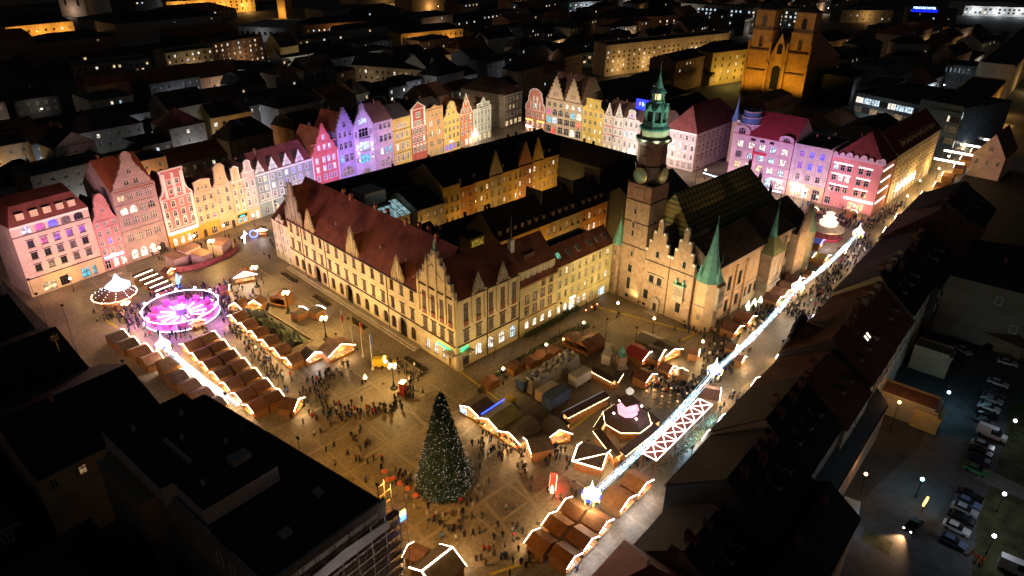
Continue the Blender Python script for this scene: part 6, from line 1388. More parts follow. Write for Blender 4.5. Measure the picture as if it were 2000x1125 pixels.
# fenced yard: containers, tarpaulin load, box vans
def crate_truck(label, px, py, w, d, h, rz, mat, mat2=None):
    p = G(px, py); t = thing('trailer', label, 'trailer', (p.x, p.y, .01), rz); m_ = MB(); m_.box(-w/2, w/2, -d/2, d/2, .6, h); m_.box(-w/2+.1, w/2-.1, -d/2+.1, d/2-.1, h, h+.08, 1); part('box', m_, [mat, mat2 or mat], t)
    for sx in (-1, 1):
        for sy in (-1, 1): m_ = MB(); m_.lathe([(.4, -.12), (.4, .12)], 10); m_.xf(Matrix.Translation((sx*(w/2-.9), sy*(d/2-.1), .42)) @ Matrix.Rotation(pi/2, 4, 'X')); part('wheel', m_, [P('rubber', (.015, .015, .015))], t)
    return t
blue_t = P('tarp_blue', (.05, .09, .22), .6, .25); grey_t = P('trailer_grey', (.4, .38, .36), .6)
crate_truck('blue tarpaulin trailer in the fenced yard by the bare shrubs', 1085, 790, 6.5, 2.8, 3.4, TH_S, blue_t); crate_truck('beige roofed trailer backing onto the blue one', 1068, 778, 5.5, 2.4, 3.2, TH_S, P('trailer_beige', (.45, .33, .24)), grey_t); crate_truck('dark blue trailer at the top of the fenced yard', 1030, 755, 5.5, 2.6, 3, TH_S, blue_t, P('roof_slate', (.16, .16, .17))); crate_truck('pale box trailer next to the bulb edged bar', 1132, 748, 5.5, 2.6, 3.2, TH_S, grey_t); crate_truck('yellow skip beside the fence of the yard', 990, 792, 4, 2, 1.6, TH_S+.2, P('skip_yellow', (.5, .36, .04)))
p = G(1075, 733); t = thing('tarpaulin_load', 'long load under crumpled grey tarpaulin with yellow lit folds', 'tarpaulin', (p.x, p.y, .01), TH_S); m_ = MB(); rr = random.Random(9); nx, ny = 22, 8
gv = [[(-9+18*i/nx, -2.4+4.8*j/ny, (0 if j in (0, ny) or i in (0, nx) else 3.0+rr.uniform(-.7, .5))) for i in range(nx+1)] for j in range(ny+1)]
for j in range(ny):
    for i in range(nx): m_.poly([gv[j][i], gv[j][i+1], gv[j+1][i+1], gv[j+1][i]])
part('cover', m_, [P('tarp_grey', (.33, .32, .31), .45, .25, .8)], t)
p = G(1210, 690, 1); 
# yard fence with fir branches
yf = [G(*q) for q in ((935, 770), (985, 725), (1040, 692), (1105, 655), (1150, 640))]
t = thing('yard_fence', 'fence with fir branches enclosing the service yard', 'fence', tuple(yf[0])); m_ = MB(); rr = random.Random(2)
for a, b in zip(yf[:-1], yf[1:]):
    for k in range(420):
        q = a.lerp(b, rr.random())-yf[0]; z = rr.random()*1.7; an = rr.random()*6.28; s_ = .35; m_.poly([(q.x, q.y, z), (q.x+s_*cos(an), q.y+s_*sin(an), z-.1), (q.x+s_*cos(an+.7), q.y+s_*sin(an+.7), z+.2)])
o = part('fir_branches', m_, [P('fir_branch', (.035, .06, .03), .8)], t); o['kind'] = 'stuff'
for k, (a, b) in enumerate(zip(yf[:-1], yf[1:])):
    m_ = MB(); m_.tube(a-yf[0], b-yf[0]+Vector((0, 0, .01)), .04); m_.tube(a-yf[0]+Vector((0, 0, 1.6)), b-yf[0]+Vector((0, 0, 1.61)), .04); part('rail', m_, [darkwood], t)
    for u in (0, .33, .66): q = a.lerp(b, u)-yf[0]; m_ = MB(); m_.tube((q.x, q.y, 0), (q.x, q.y, 1.8), .07); part('post', m_, [darkwood], t)
# wooden sheds outside the fence
for i, (px, py) in enumerate(((965, 752), (1012, 722), (1043, 712), (1065, 700), (1090, 690))):
    p = G(px, py, 1); hut(f'low open wooden pergola frame outside the yard fence, {ORD[i]} from the tree', (p.x, p.y+1), TH_S+pi, 3.6, 2.4, 1.8, .5, lit=False, strip=None, group='pergolas along the fence', name='pergola')
# flagpoles
for i, (px, py, c, lb) in enumerate(((686, 680, (.5, .03, .04), 'flagpole with red and white flag, furthest from the candelabra van'), (722, 712, (.6, .45, .03), 'flagpole with yellow flag next to the red one'), (735, 712, (.6, .3, .03), 'flagpole with orange yellow flag'), (755, 722, (.05, .08, .3), 'flagpole with furled blue flag above the spectators'))):
    px = (672, 690, 709, 728)[i]; py = (672, 681, 697, 722)[i]
    p = G(px, py); t = thing('flagpole', lb, 'flagpole', (p.x, p.y, .01)); m_ = MB(); m_.tube((0, 0, 0), (0, 0, 10), .09, 6, r2=.05); m_.tube((0, 0, 0), (0, 0, .5), .35, 8); part('pole', m_, [white_trim], t)
    m_ = MB()
    for k in range(6):
        z0, z1 = 9.8-k*.62, 9.8-(k+1)*.62; w0, w1 = .75-.06*k, .75-.06*(k+1); s0, s1 = .18*sin(k*1.3), .18*sin((k+1)*1.3); m_.poly([(0, s0*.3, z0), (0, s1*.3, z1), (w1, s1, z1-.25), (w0, s0, z0-.25)], 1 if (i == 0 and k < 2) or (i == 2 and k < 2) else 0)
    part('flag', m_, [P('flag%d' % i, c, .8, .1), P('flag_b%d' % i, (.6, .58, .55) if i == 0 else (.5, .05, .03), .8)], t)
# planters before the city hall
for i, (px, py) in enumerate(((565, 543), (628, 588), (697, 632), (812, 712))):
    p = G(px, py); t = thing('planter', f'long low planting bed with kerb before the city hall, {ORD[i]} from the north', 'flower bed', (p.x, p.y, .012), TH_W, 'beds before the city hall'); m_ = MB(); m_.box(-4.4, 4.4, -1.0, 1.0, 0, .16); m_.box(-4.2, 4.2, -.8, .8, .16, .22, 1); part('kerb', m_, [slab, P('soil', (.04, .03, .025))], t)
    m_ = MB(); rr = random.Random(i)
    for k in range(160):
        x, y, an = rr.uniform(-4, 4), rr.uniform(-.7, .7), rr.random()*6.28; m_.poly([(x, y, .2), (x+.35*cos(an), y+.35*sin(an), .5), (x+.35*cos(an+.8), y+.35*sin(an+.8), .55)])
    part('plants', m_, [P('dry_plants', (.07, .05, .03))], t)['kind'] = 'stuff'
# glowing sleigh
p = G(1080, 945); t = thing('light_sleigh', 'red glowing sleigh figure with white seat lights on open paving', 'light figure', (p.x, p.y, .02), .6)
sl_r = EM('sleigh_red', (1, .05, .02), 1.6, True); sl_w = EM('sleigh_white', (1, .75, .5), 4)
m_ = MB(); pf = [(-1.5, .4), (.7, .4), (1.1, .7), (1.15, 1.7), (.85, 1.75), (.7, 1.0), (.2, .85), (-.9, .8), (-1.3, 1.15), (-1.65, 1.2), (-1.75, .8)]
for y in (-.6, .6): m_.poly([(x, y, z) for x, z in (pf if y < 0 else pf[::-1])])
for (x0, z0), (x1, z1) in zip(pf, pf[1:]+pf[:1]): m_.poly([(x1, -.6, z1), (x0, -.6, z0), (x0, .6, z0), (x1, .6, z1)])
part('body', m_, [sl_r], t)
for y in (-.6, .6): m_ = MB(); m_.tube((-1.8, y, .1), (1.4, y, .1), .08); m_.tube((1.4, y, .1), (1.9, y, .6), .08); part('runner', m_, [sl_w], t)
m_ = MB(); m_.box(-2.9, -2.3, -.3, .3, .3, 1.3); m_.tube((-2.9, 0, 1.2), (-3.2, 0, 2.4), .16); m_.tube((-3.2, 0, 2.4), (-3.5, 0, 2.9), .1); part('deer', m_, [EM('deer_warm', (1, .6, .3), 4)], t)
bulb((p.x-.5, p.y-1.2, 1.6), 700, (1, .06, .03), .4)
# kebab of tables and chairs near the pyramid
for i in range(14):
    px, py = 1262+(i % 5)*16+(i//5)*14, 772+(i//5)*12-(i % 5)*2
    p = G(px, py); t = thing('cafe_table', f'small standing table in the {ORD[i//5]} table line beside the pyramid, {ORD[i%5]} from its bar', 'table', (p.x, p.y, .012), rnd.random(), 'standing tables beside the pyramid'); m_ = MB(); m_.lathe([(.5, 1.05), (.5, 1.1)], 10); m_.tube((0, 0, 0), (0, 0, 1.05), .06); m_.lathe([(.35, 0), (.35, .04)], 8); part('table', m_, [P('table_orange', (.5, .25, .05), .5)], t)
    m_ = MB(); m_.box(-.2, .2, -.15, .15, 1.1, 1.3); part('drinks', m_, [EM('drink_light', (1, .7, .4), 1.2) if i % 3 == 0 else white_trim], t)
# fire performer's board, advertising column
p = G(714, 746); t = thing('fire_bowl', 'small burning fire bowl in the ring of spectators', 'fire', (p.x, p.y, .01)); m_ = MB(); m_.lathe([(.2, 0), (.25, .7), (.5, 1), (.45, 1.05)], 8); part('stand', m_, [blackm], t); m_ = MB(); m_.lathe([(.4, 1), (.45, 1.3), (.25, 1.7), (.03, 2.2)], 7); part('flame', m_, [EM('flame', (1, .6, .2), 14, True)], t); bulb((p.x, p.y, 2.8), 120, (1, .6, .25))
p = G(788, 770); t = thing('poster_column', 'upright red poster box lit from its top at edge of spectators', 'sign', (p.x, p.y, .01), .4); m_ = MB(); m_.box(-.8, .8, -.6, .6, 0, 3.4); part('box', m_, [P('poster_red', (.4, .05, .05), .6, .5, 2.5)], t); m_ = MB(); m_.box(-.85, .85, -.65, .65, 3.4, 3.5); part('top_light', m_, [EM('poster_top', (1, .85, .5), 2.5)], t)
# tiered carousel on the east side of the square
p = G(1612, 462); t = thing('tiered_carousel', 'white tiered carousel glowing before the pink corner building', 'ride', (p.x, p.y, .01)); m_ = MB(); m_.lathe([(5.4, 0), (5.4, .9), (5.2, .95)], 24); part('deck', m_, [P('deck_red', (.4, .05, .07), .5)], t)
m_ = MB(); m_.lathe([(5.6, 3.0), (5.6, 3.5), (3.4, 4.6)], 20); part('canopy', m_, [P('canopy_gold', (.6, .45, .25), .5)], t)
for k in range(3): m_ = MB(); z = 4.4+k*1.6; r_ = 2.9-k*.8; m_.lathe([(r_, z), (r_, z+1.2), (r_+.3, z+1.3), (r_*.75, z+1.6)], 14); part('lit_tier', m_, [EM('tier_white', (1, .88, .68), 1.1, True)], t)
for k in range(12): a = k*pi/6; m_ = MB(); m_.tube((4.9*cos(a), 4.9*sin(a), .9), (4.9*cos(a), 4.9*sin(a), 3.1), .08); part('pole', m_, [P('gilt', (.6, .45, .15))], t)
bulb((p.x-6, p.y-4, 3), 250, (1, .7, .5)); bulb((p.x-5, p.y+7, 3), 250, (.6, .4, 1))
for i, (px, py, lb, c) in enumerate(((1590, 475, 'blue lit ride booth beside the tiered carousel', (.15, .2, .5)), (1560, 470, 'crimson canopied ride near the town hall turret', (.3, .04, .1)), (1575, 500, 'white snack wagon at the red ride fence', (.5, .5, .48)), (1600, 505, 'yellow doored kiosk under the garland', (.5, .35, .1)))):
    p = G(px, py, 1.5); hut(lb, (p.x, p.y), S_, 4.6, 4.6, 2.7, .8, rm=P('ride_roof%d' % i, c, .6), lm=EM('strip_blue', (.2, .3, 1), 9, True) if i < 2 else led)
# side-street stalls at the far right
for i in range(9):
    x = 256+i*17; hut(f'brightly lit stall along the side street, {ORD[i]} from the carousel', (x, 48.8+.9*(i % 2)), N_, 5, 4, 2.6, 1, lm=led, group='side street stalls')
for i in range(5):
    globe(f'warm globe lamp in the side street, {ORD[i]} from the square', 292+i*24, 54+1.5*(i % 2), 5, 4200)
for i in range(4): 
    t = thing('light_arch', f'white light arch spanning the side street, {ORD[i]} from the square', 'street decoration', (352+i*18, 51, 0), pi/2, 'light arches in the side street'); m_ = MB(); m_.tube((-4, 0, 0), (-4, 0, 6), .12); m_.tube((8, 0, 0), (8, 0, 6), .12); part('post', m_, [metal], t); m_ = MB(); m_.box(-4, 8, -.15, .15, 5.4, 6.3); part('light_band', m_, [EM('arch_white', (1, .95, .85), 3, True)], t)

cc = P('cable_cover_yellow', (.5, .36, .05), .6, .3, 2)
for i, (a, b, lb) in enumerate((((868, 702), (1000, 802), 'yellow cable cover from city hall corner to the olive stall'), ((1152, 596), (1362, 652), 'yellow cable cover across the paving before the town hall'), ((958, 1122), (1072, 1086), 'yellow cable cover leading to the near orange huts'), ((1100, 850), (1180, 790), 'yellow cable cover between yard bar and pyramid'), ((1330, 665), (1362, 650), 'short yellow cable cover beside the icicle stall'), ((205, 625), (228, 640), 'yellow cable cover at the west edge huts'))):
    A = G(*a); B = G(*b); v = B-A; t = thing('cable_cover', lb, 'cable cover', (A.x, A.y, .016), atan2(v.y, v.x)); n = max(2, int(v.length/1.5))
    for k in range(n): m_ = MB(); l0 = k*v.length/n; l1 = l0+v.length/n-.05; m_.prism([(l0, -.28), (l1, -.28), (l1, .28), (l0, .28)], 0, .07); part('segment', m_, [cc], t)

for i, (x, lb) in enumerate(((112, 'hut under dark eaves opposite the light tunnel'), (119, 'icy lit hut under dark eaves next to the tunnel end'), (137, 'hut under dark eaves below the hut lantern'), (152, 'hut under dark eaves opposite the corner bay'), (168, 'icy lit hut under dark eaves in the blue crowd'), (176, 'second icy lit hut under dark eaves in the blue crowd'), (205, 'hut under dark eaves opposite the great oriel'), (218, 'hut under dark eaves near the far lantern'))):
    hut(lb, (x, 42.3+(x-110)*.035), N_, 4.4, 3.0, 2.4, .8, lm=led_cool if 'icy' in lb else led)
for i, (px, py, rz, lb) in enumerate(((1330, 745, 2.2, 'small round cornered kiosk among drinkers'), (1352, 700, 0.4, 'kiosk on the paving before the icicle stall'), (1425, 690, 0.2, 'kiosk under the garland before the corner bay'), (1440, 712, .1, 'brown kiosk beneath the middle of the garland'), (1575, 545, .1, 'kiosk in the middle of the street near the lantern'), (1640, 500, .2, 'kiosk beneath the far garland end'), (1585, 420, 1.2, 'snack hut before the domed store'), (1660, 425, 1.2, 'snack hut before the scalloped pink building'), (330, 540, .4, 'snack hut between trestle bars and hoarding'), (440, 575, 1.0, 'snack hut in the crowd right of the pink ride'))):
    p = G(px, py); hut(lb, (p.x, p.y), rz, 2.6, 2.2, 2.2, .7)
# ------------------------------------------------------------------ west side of the square, seen from above and behind
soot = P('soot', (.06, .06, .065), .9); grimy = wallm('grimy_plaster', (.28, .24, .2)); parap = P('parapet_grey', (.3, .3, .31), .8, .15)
t = thing('flat_roofed_block', 'flat black roofed corner block wrapped in scaffolding', 'building', (24.5, 63.2, 0), radians(2))
m_ = MB(); m_.prism([(0, 0), (20, 0), (16.5, 45), (0, 45)], 0, 19.6); m_.box(-3, 0, 30, 45, 0, 17); part('wall', m_, [grimy], t)
m_ = MB(); m_.prism([(.4, .4), (19.6, .4), (16.2, 44.6), (.4, 44.6)], 19.6, 19.75); part('roof', m_, [roof_felt], t)
for q in ((-.1, 20.1, -.1, .35, 18.9, 20.3), (-.1, .3, .36, 8, 18.9, 20.4), (-.1, .3, 14, 44.8, 18.9, 20.3)): boxes('parapet', parap, t, q)
m_ = MB(); m_.prism([(.6, 15.5), (12.5, 15.5), (12.5, 44), (-1.2, 44), (-1.2, 24), (.6, 24)], 19.4, 22.6, 0, 1); m_.box(12.3, 15.4, 30, 43, 19.75, 21.2, 1); part('penthouse', m_, [P('zinc_cladding', (.42, .43, .46), .6, .12), roof_felt], t)
for k in range(7): boxes('roof_seam', P('felt_seam', (.06, .06, .065), .7), t, (.5, 19-.075*(k*2.1), 1.5+k*2.1, 1.6+k*2.1, 19.74, 19.8))
for k in range(9): boxes('roof_seam', P('felt_seam', (.06, .06, .065), .7), t, (-.9, 12.3, 17+k*3, 17.1+k*3, 22.6, 22.66) if k > 2 else (.8, 12.3, 17+k*2.4, 17.1+k*2.4, 22.6, 22.66))
for x_, y_ in ((3, 20), (6, 32), (9, 38), (2, 40), (10, 26)): boxes('roof_vent', zinc, t, (x_, x_+.5, y_, y_+.5, 22.6, 23.5))
boxes('roof_duct', zinc, t, (4, 4.6, 26, 34, 22.65, 23.2), (8, 11, 20, 22, 22.65, 23.6)); boxes('roof_hatch', zinc, t, (14, 15.2, 8, 9.6, 19.8, 20.3), (6, 7.6, 5, 6.2, 19.8, 20.6)); boxes('roof_vent', zinc, t, (8, 8.5, 20, 20.5, 19.75, 20.7), (12, 12.3, 30, 30.4, 19.75, 20.5))
for k in range(6):
    for z in (15, 11.5, 8): win(t, 2+k*3.1, z, 1.3, 2.0, 's', 'dark' if rnd.random() < .85 else 'dim', y=-.01)
for k in range(4): win(t, 0, 15.2, 1.3, 2.0, 's', 'dim' if k < 2 else 'dark', y=2+k*3.4, rz=-pi/2)
sc_ = thing('scaffolding', 'steel scaffolding with plank decks on the corner block', 'scaffolding', (24.5, 63.2, 0), radians(2))
for k in range(9):
    x = -.2+k*2.6
    for y in (-2.2, -.8): m_ = MB(); m_.tube((x, y, 0), (x, y, 19.8), .06, 5); part('pole', m_, [metal], sc_)
for z in range(2, 19, 2):
    m_ = MB(); m_.box(-.3, 21, -2.1, -.9, z, z+.08); part('deck', m_, [P('plank_brown', (.36, .27, .22), .8, .3)], sc_); m_ = MB(); m_.tube((-.3, -2.2, z+1), (21, -2.2, z+1), .05, 4); part('rail', m_, [P('rail_red', (.3, .12, .09), .6)], sc_)
for k in range(0, 8, 2): m_ = MB(); m_.tube((-.2+k*2.6, -2.25, 6), (5+k*2.6, -2.25, 18), .05, 4); part('brace', m_, [metal], sc_)
for k in range(4):
    for z in range(4, 21, 2): m_ = MB(); m_.tube((20.6, -2+k*1.6, z), (22.2, -2+k*1.6, z), .05, 4); part('rail', m_, [P('rail_red', (.3, .12, .09))], sc_)
    m_ = MB(); m_.tube((22.2, -2+k*1.6, 0), (22.2, -2+k*1.6, 21), .06, 5); part('pole', m_, [metal], sc_)
m_ = MB()
for k in range(6): m_.poly([(3+k*2.6, -2.3, 19.4-.9*abs(k-3)*.3), (5.6+k*2.6, -2.3, 19.4-.9*abs(k-2)*.3), (5.6+k*2.6, -2.4, 17.2), (3+k*2.6, -2.4, 17.2)])
part('dust_sheet', m_, [P('sheet_grey', (.55, .52, .52), .8, .2)], sc_)
WR = radians(4)
for i, (x, y, w, d, e, r_, k_, lb) in enumerate(((12, 112, 22, 26, 15.5, 21, 'side', 'dark gabled block on the west side next to the flat roof'), (10, 139, 20, 24, 15.5, 20.5, 'side', 'dark roofed house on the west side with star on its ridge'), (8, 164, 20, 24, 15, 20, 'side', 'northernmost dark roofed house of the west side'), (-14, 108, 22, 40, 12, 17, 'side', 'black back building with faint skylight strip'), (-18, 152, 24, 40, 12, 16, 'side', 'black back building at the left picture edge'), (-6, 60, 24, 40, 12, 16, 'hip', 'dark courtyard building in the lower left corner'), (-10, 195, 36, 20, 15, 21, 'side', 'dark roofed house beyond the north west corner'))):
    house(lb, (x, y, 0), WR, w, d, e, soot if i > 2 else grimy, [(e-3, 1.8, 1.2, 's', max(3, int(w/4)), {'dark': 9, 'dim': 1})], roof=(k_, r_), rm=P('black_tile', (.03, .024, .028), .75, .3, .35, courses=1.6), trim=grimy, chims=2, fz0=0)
p = G(105, 655, 22); t = thing('ridge_star', 'small gold star ornament on dark ridge at left', 'ornament', (p.x, p.y, 19)); m_ = MB()
for k in range(4): m_.box(-.08, .08, -.08, .08, -.9, .9); m_.xf(Matrix.Translation((0, 0, 2.4)) @ Matrix.Rotation(k*pi/4, 4, 'Y'), len(m_.v)-8)
m_.tube((0, 0, -2), (0, 0, 2.4), .06); part('star', m_, [P('gilt', (.6, .45, .15))], t)
# dark bronze-green stepped pavilion (house with its own side wall) at far left: yellow-lit return wall of the corner house
# ------------------------------------------------------------------ south side of the square: roofs seen from behind
SRr = radians(181.5)
s_roof = [P('maroon_tile', (.34, .11, .09), .75, .3, .35, courses=1.6), P('black_tile', (.03, .024, .028)), P('umber_tile', (.22, .095, .065), .75, .4, .35, courses=1.6)]
SH = [(66, 16, 15, 23.5, 17, 'hip', 0, 'near maroon hipped roof house on the south side'), (78.5, 12, 13, 19, 16, 'side', 1, 'dark house with small terrace behind the candy signs'), (95, 16, 16.5, 23, 18, 'side', 1, 'black roofed house beside the light tunnel'), (112, 16.6, 17, 24, 17, 'side', 1, 'black roofed house with three roof windows'), (128, 15.6, 16, 22, 18, 'side', 2, 'umber roofed house below the hut lantern'), (146, 17.6, 17, 24, 18, 'side', 2, 'umber roofed house with two lit skylights'), (164, 17.6, 16, 23, 18, 'side', 2, 'umber roofed house with pale chimneys opposite the great oriel'), (184, 19.6, 17, 24.5, 18, 'side', 1, 'dark roofed house with white chimney blocks'), (208, 23.6, 16.5, 23, 20, 'side', 1, 'wide dark roofed house opposite the town hall turret'), (236, 27.6, 17, 25, 22, 'hip', 2, 'wide hipped roof house with ochre gable by the far lantern'), (262, 25.6, 16, 23, 22, 'side', 1, 'dark roofed house at the east end of south side')]
for i, (x1, w, e, r_, d, k_, mi, lb) in enumerate(SH):
    yy = 35.2+(x1-60)*.046-(1.0 if i in (1,) else 0)
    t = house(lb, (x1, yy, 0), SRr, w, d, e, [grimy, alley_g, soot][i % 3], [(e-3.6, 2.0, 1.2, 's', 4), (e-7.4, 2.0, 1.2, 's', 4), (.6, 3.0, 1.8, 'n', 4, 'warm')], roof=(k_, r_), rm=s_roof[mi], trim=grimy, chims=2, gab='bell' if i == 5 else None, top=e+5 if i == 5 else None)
    for k in range(4):
        for z in (e-3.2, e-7): win(t, w*(k+.5)/4, z, 1.1, 1.7, 's', pick({'dark': 12, 'dim': 1}), y=d, rz=pi)
    ro = t.children[1]
    for k in range(3): chimney(ro, w*(.12+.33*k), d*(.5 if k_ == 'side' else .5)+rnd.uniform(-1, 2.5), (r_-1.2 if k_ == 'side' else (e+r_)/2), 1.8, .8, 1.2)
    m_ = MB(); ax = w*rnd.uniform(.3, .7); m_.tube((ax, d*.5, r_-.5), (ax, d*.5, r_+3.2), .04, 4)
    for q in range(4): m_.tube((ax-.7+q*.1, d*.5, r_+2+q*.3), (ax+.7-q*.1, d*.5, r_+2+q*.3), .025, 4)
    part('aerial', m_, [metal], ro)
    if k_ == 'side':
        for k in range(2+i % 2):
            o_ = dormer(ro, w*(.2+.3*k), d*.83, e+(r_-e)*.3, 1.4, 1.7, 2.4, pick({'dark': 7, 'dim': 1, 'warm': .5}), grimy, s_roof[mi]); o_.rotation_euler = (0, 0, pi)
    if k_ == 'side':
        for k in range(3):
            m_ = MB(); m_.box(-.5, .5, -.7, .7, 0, .15); m_.box(-.4, .4, -.6, .6, .15, .18, 1); lit = (i == 5 and k < 2)
            o = part('skylight', m_, [zinc, pane_lit('skylight_white', (1, .92, .75), 2.0) if lit else glass], ro, (w*.3+k*(1.5 if i == 5 else w*.22), d*.73, e+(r_-e)*.54+.22)); o.rotation_euler = (-atan2(r_-e, d/2), 0, 0)
        if i in (6, 7): boxes('chimney_stack', P('pale_chimney', (.3, .25, .22), .85), ro, *[(w*.15+k*w*.27, w*.15+k*w*.27+1.6, d*.5, d*.5+1.1, r_-1.5, r_+1.4) for k in range(3)])
# rear wings and yards south of the row
for i, (ox, oy, w, d, h, r_, k_, wl, rm, lb) in enumerate(((99, 17.2, 39, 7, 9, 12.5, 'side', wallm('rear_brown', (.34, .22, .16)), s_roof[1], 'long low rear wing with brown window wall facing the yard'), (70, 11, 27, 11, 13, 17, 'side', soot, s_roof[1], 'black roofed rear block at the bottom edge'))):
    house(lb, (ox, oy, 0), radians(1.5), w, d, h, wl, [(z_, 1.5, .8, 'n', [1.2+k*2.2 for k in range(int((w-1)/2.2))], {'dark': 6, 'dim': 1}) for z_ in (h-2.6, h-5.6)], roof=(k_, r_), rm=rm, trim=wl, sm=wl, fm=dark_trim, chims=2)
for i, (px, py, w, d, h, r_, rz, k_, wl, rm, lb) in enumerate(((1772, 790, 6, 12, 5, 5.6, 0, 'flat', alley_g, P('flat_red', (.3, .13, .09), .8), 'low yard building with flat brick red roof'), (1812, 815, 5, 5, 4, 4.6, 0, 'flat', alley_y, P('flat_orange', (.33, .16, .06), .8), 'small orange flat roofed annex in the yard'), (1820, 700, 5, 8, 6, 6.6, 0, 'flat', alley_g, P('flat_olive', (.2, .19, .12), .8), 'olive flat roofed annex against dark roofs'), (1955, 660, 12, 10, 4, 8.5, -.3, 'hip', alley_g, roof_brown, 'small garage house with brown hipped roof by parking lane'))):
    p = G(px, py, h*.5); house(lb, (p.x-w/2, p.y-d/2, 0), rz+radians(2), w, d, h, wl, [(h*.55, 1.3, 1.0, 's', max(2, int(w/3)), {'dark': 6, 'dim': 1})], roof=(k_, r_), rm=rm, trim=wl, chims=0)
p = G(1960, 600, 8); t = house('tall blank grey gable house wall at the right picture edge', (p.x-9, p.y-13, 0), radians(3), 30, 26, 17, P('grey_green_wall', (.3, .29, .22), .85, .2, .3), [(12, 1.8, 1.2, '', 3, 'dark'), (7, 1.8, 1.2, '', 3, 'dark')], roof=('hip', 23), rm=roof_dark, chims=1)
for k, z in ((4, 11), (14, 12.5), (9, 6)): win(t, 0, z, 1.2, 1.8, 's', 'dark', y=k, rz=-pi/2)
p = G(1935, 305, 10); t = house('steep roofed house with pink gable at the entrance of the side street', (p.x, p.y+6.5, 0), radians(-92), 12, 24, 10, wallm('gable_pink', (.55, .42, .4)), [(12, 2.2, 1.8, 's', [6], 'curt'), (6, 2, 1.2, 's', 3)], gab='tri', top=19.5, roof=('front', 19.5), rm=P('violet_tile', (.13, .08, .1), .75, .3), trim=wallm('gable_pink', (.55, .42, .4)), chims=1)
# grass, lane and parking
lane = P('lane_asphalt', (.09, .09, .095), .8, .3, .5); grass_m = P('lawn', (.07, .075, .03), .95, .5, .5, fine=5)
m_ = MB(); q = [G(1560, 1140), G(1700, 960), G(1790, 880), G(1860, 740), G(1930, 660), G(2100, 640), G(2100, 1200)]; m_.poly([(v.x, v.y, .012) for v in q][::-1]); part('lane', m_, [lane], None, kind='structure')
m_ = MB(); q = [G(1895, 1140), G(1910, 1010), G(1950, 905), G(1975, 790), G(2100, 760), G(2100, 1150)]; m_.poly([(v.x, v.y, .02) for v in q][::-1]); part('lawn', m_, [grass_m], None, kind='structure')
m_ = MB(); q = [G(1905, 935), G(2030, 990), G(2030, 965), G(1925, 915)]; m_.poly([(v.x, v.y, .028) for v in q]); part('path', m_, [P('path_grey', (.2, .19, .18), .8)], None, kind='structure')
m_ = MB(); q = [G(1690, 1030), G(1745, 1060), G(1735, 1085), G(1680, 1055)]; m_.poly([(v.x, v.y, .02) for v in q][::-1]); part('lawn', m_, [grass_m], None, kind='structure')
CAR = {}
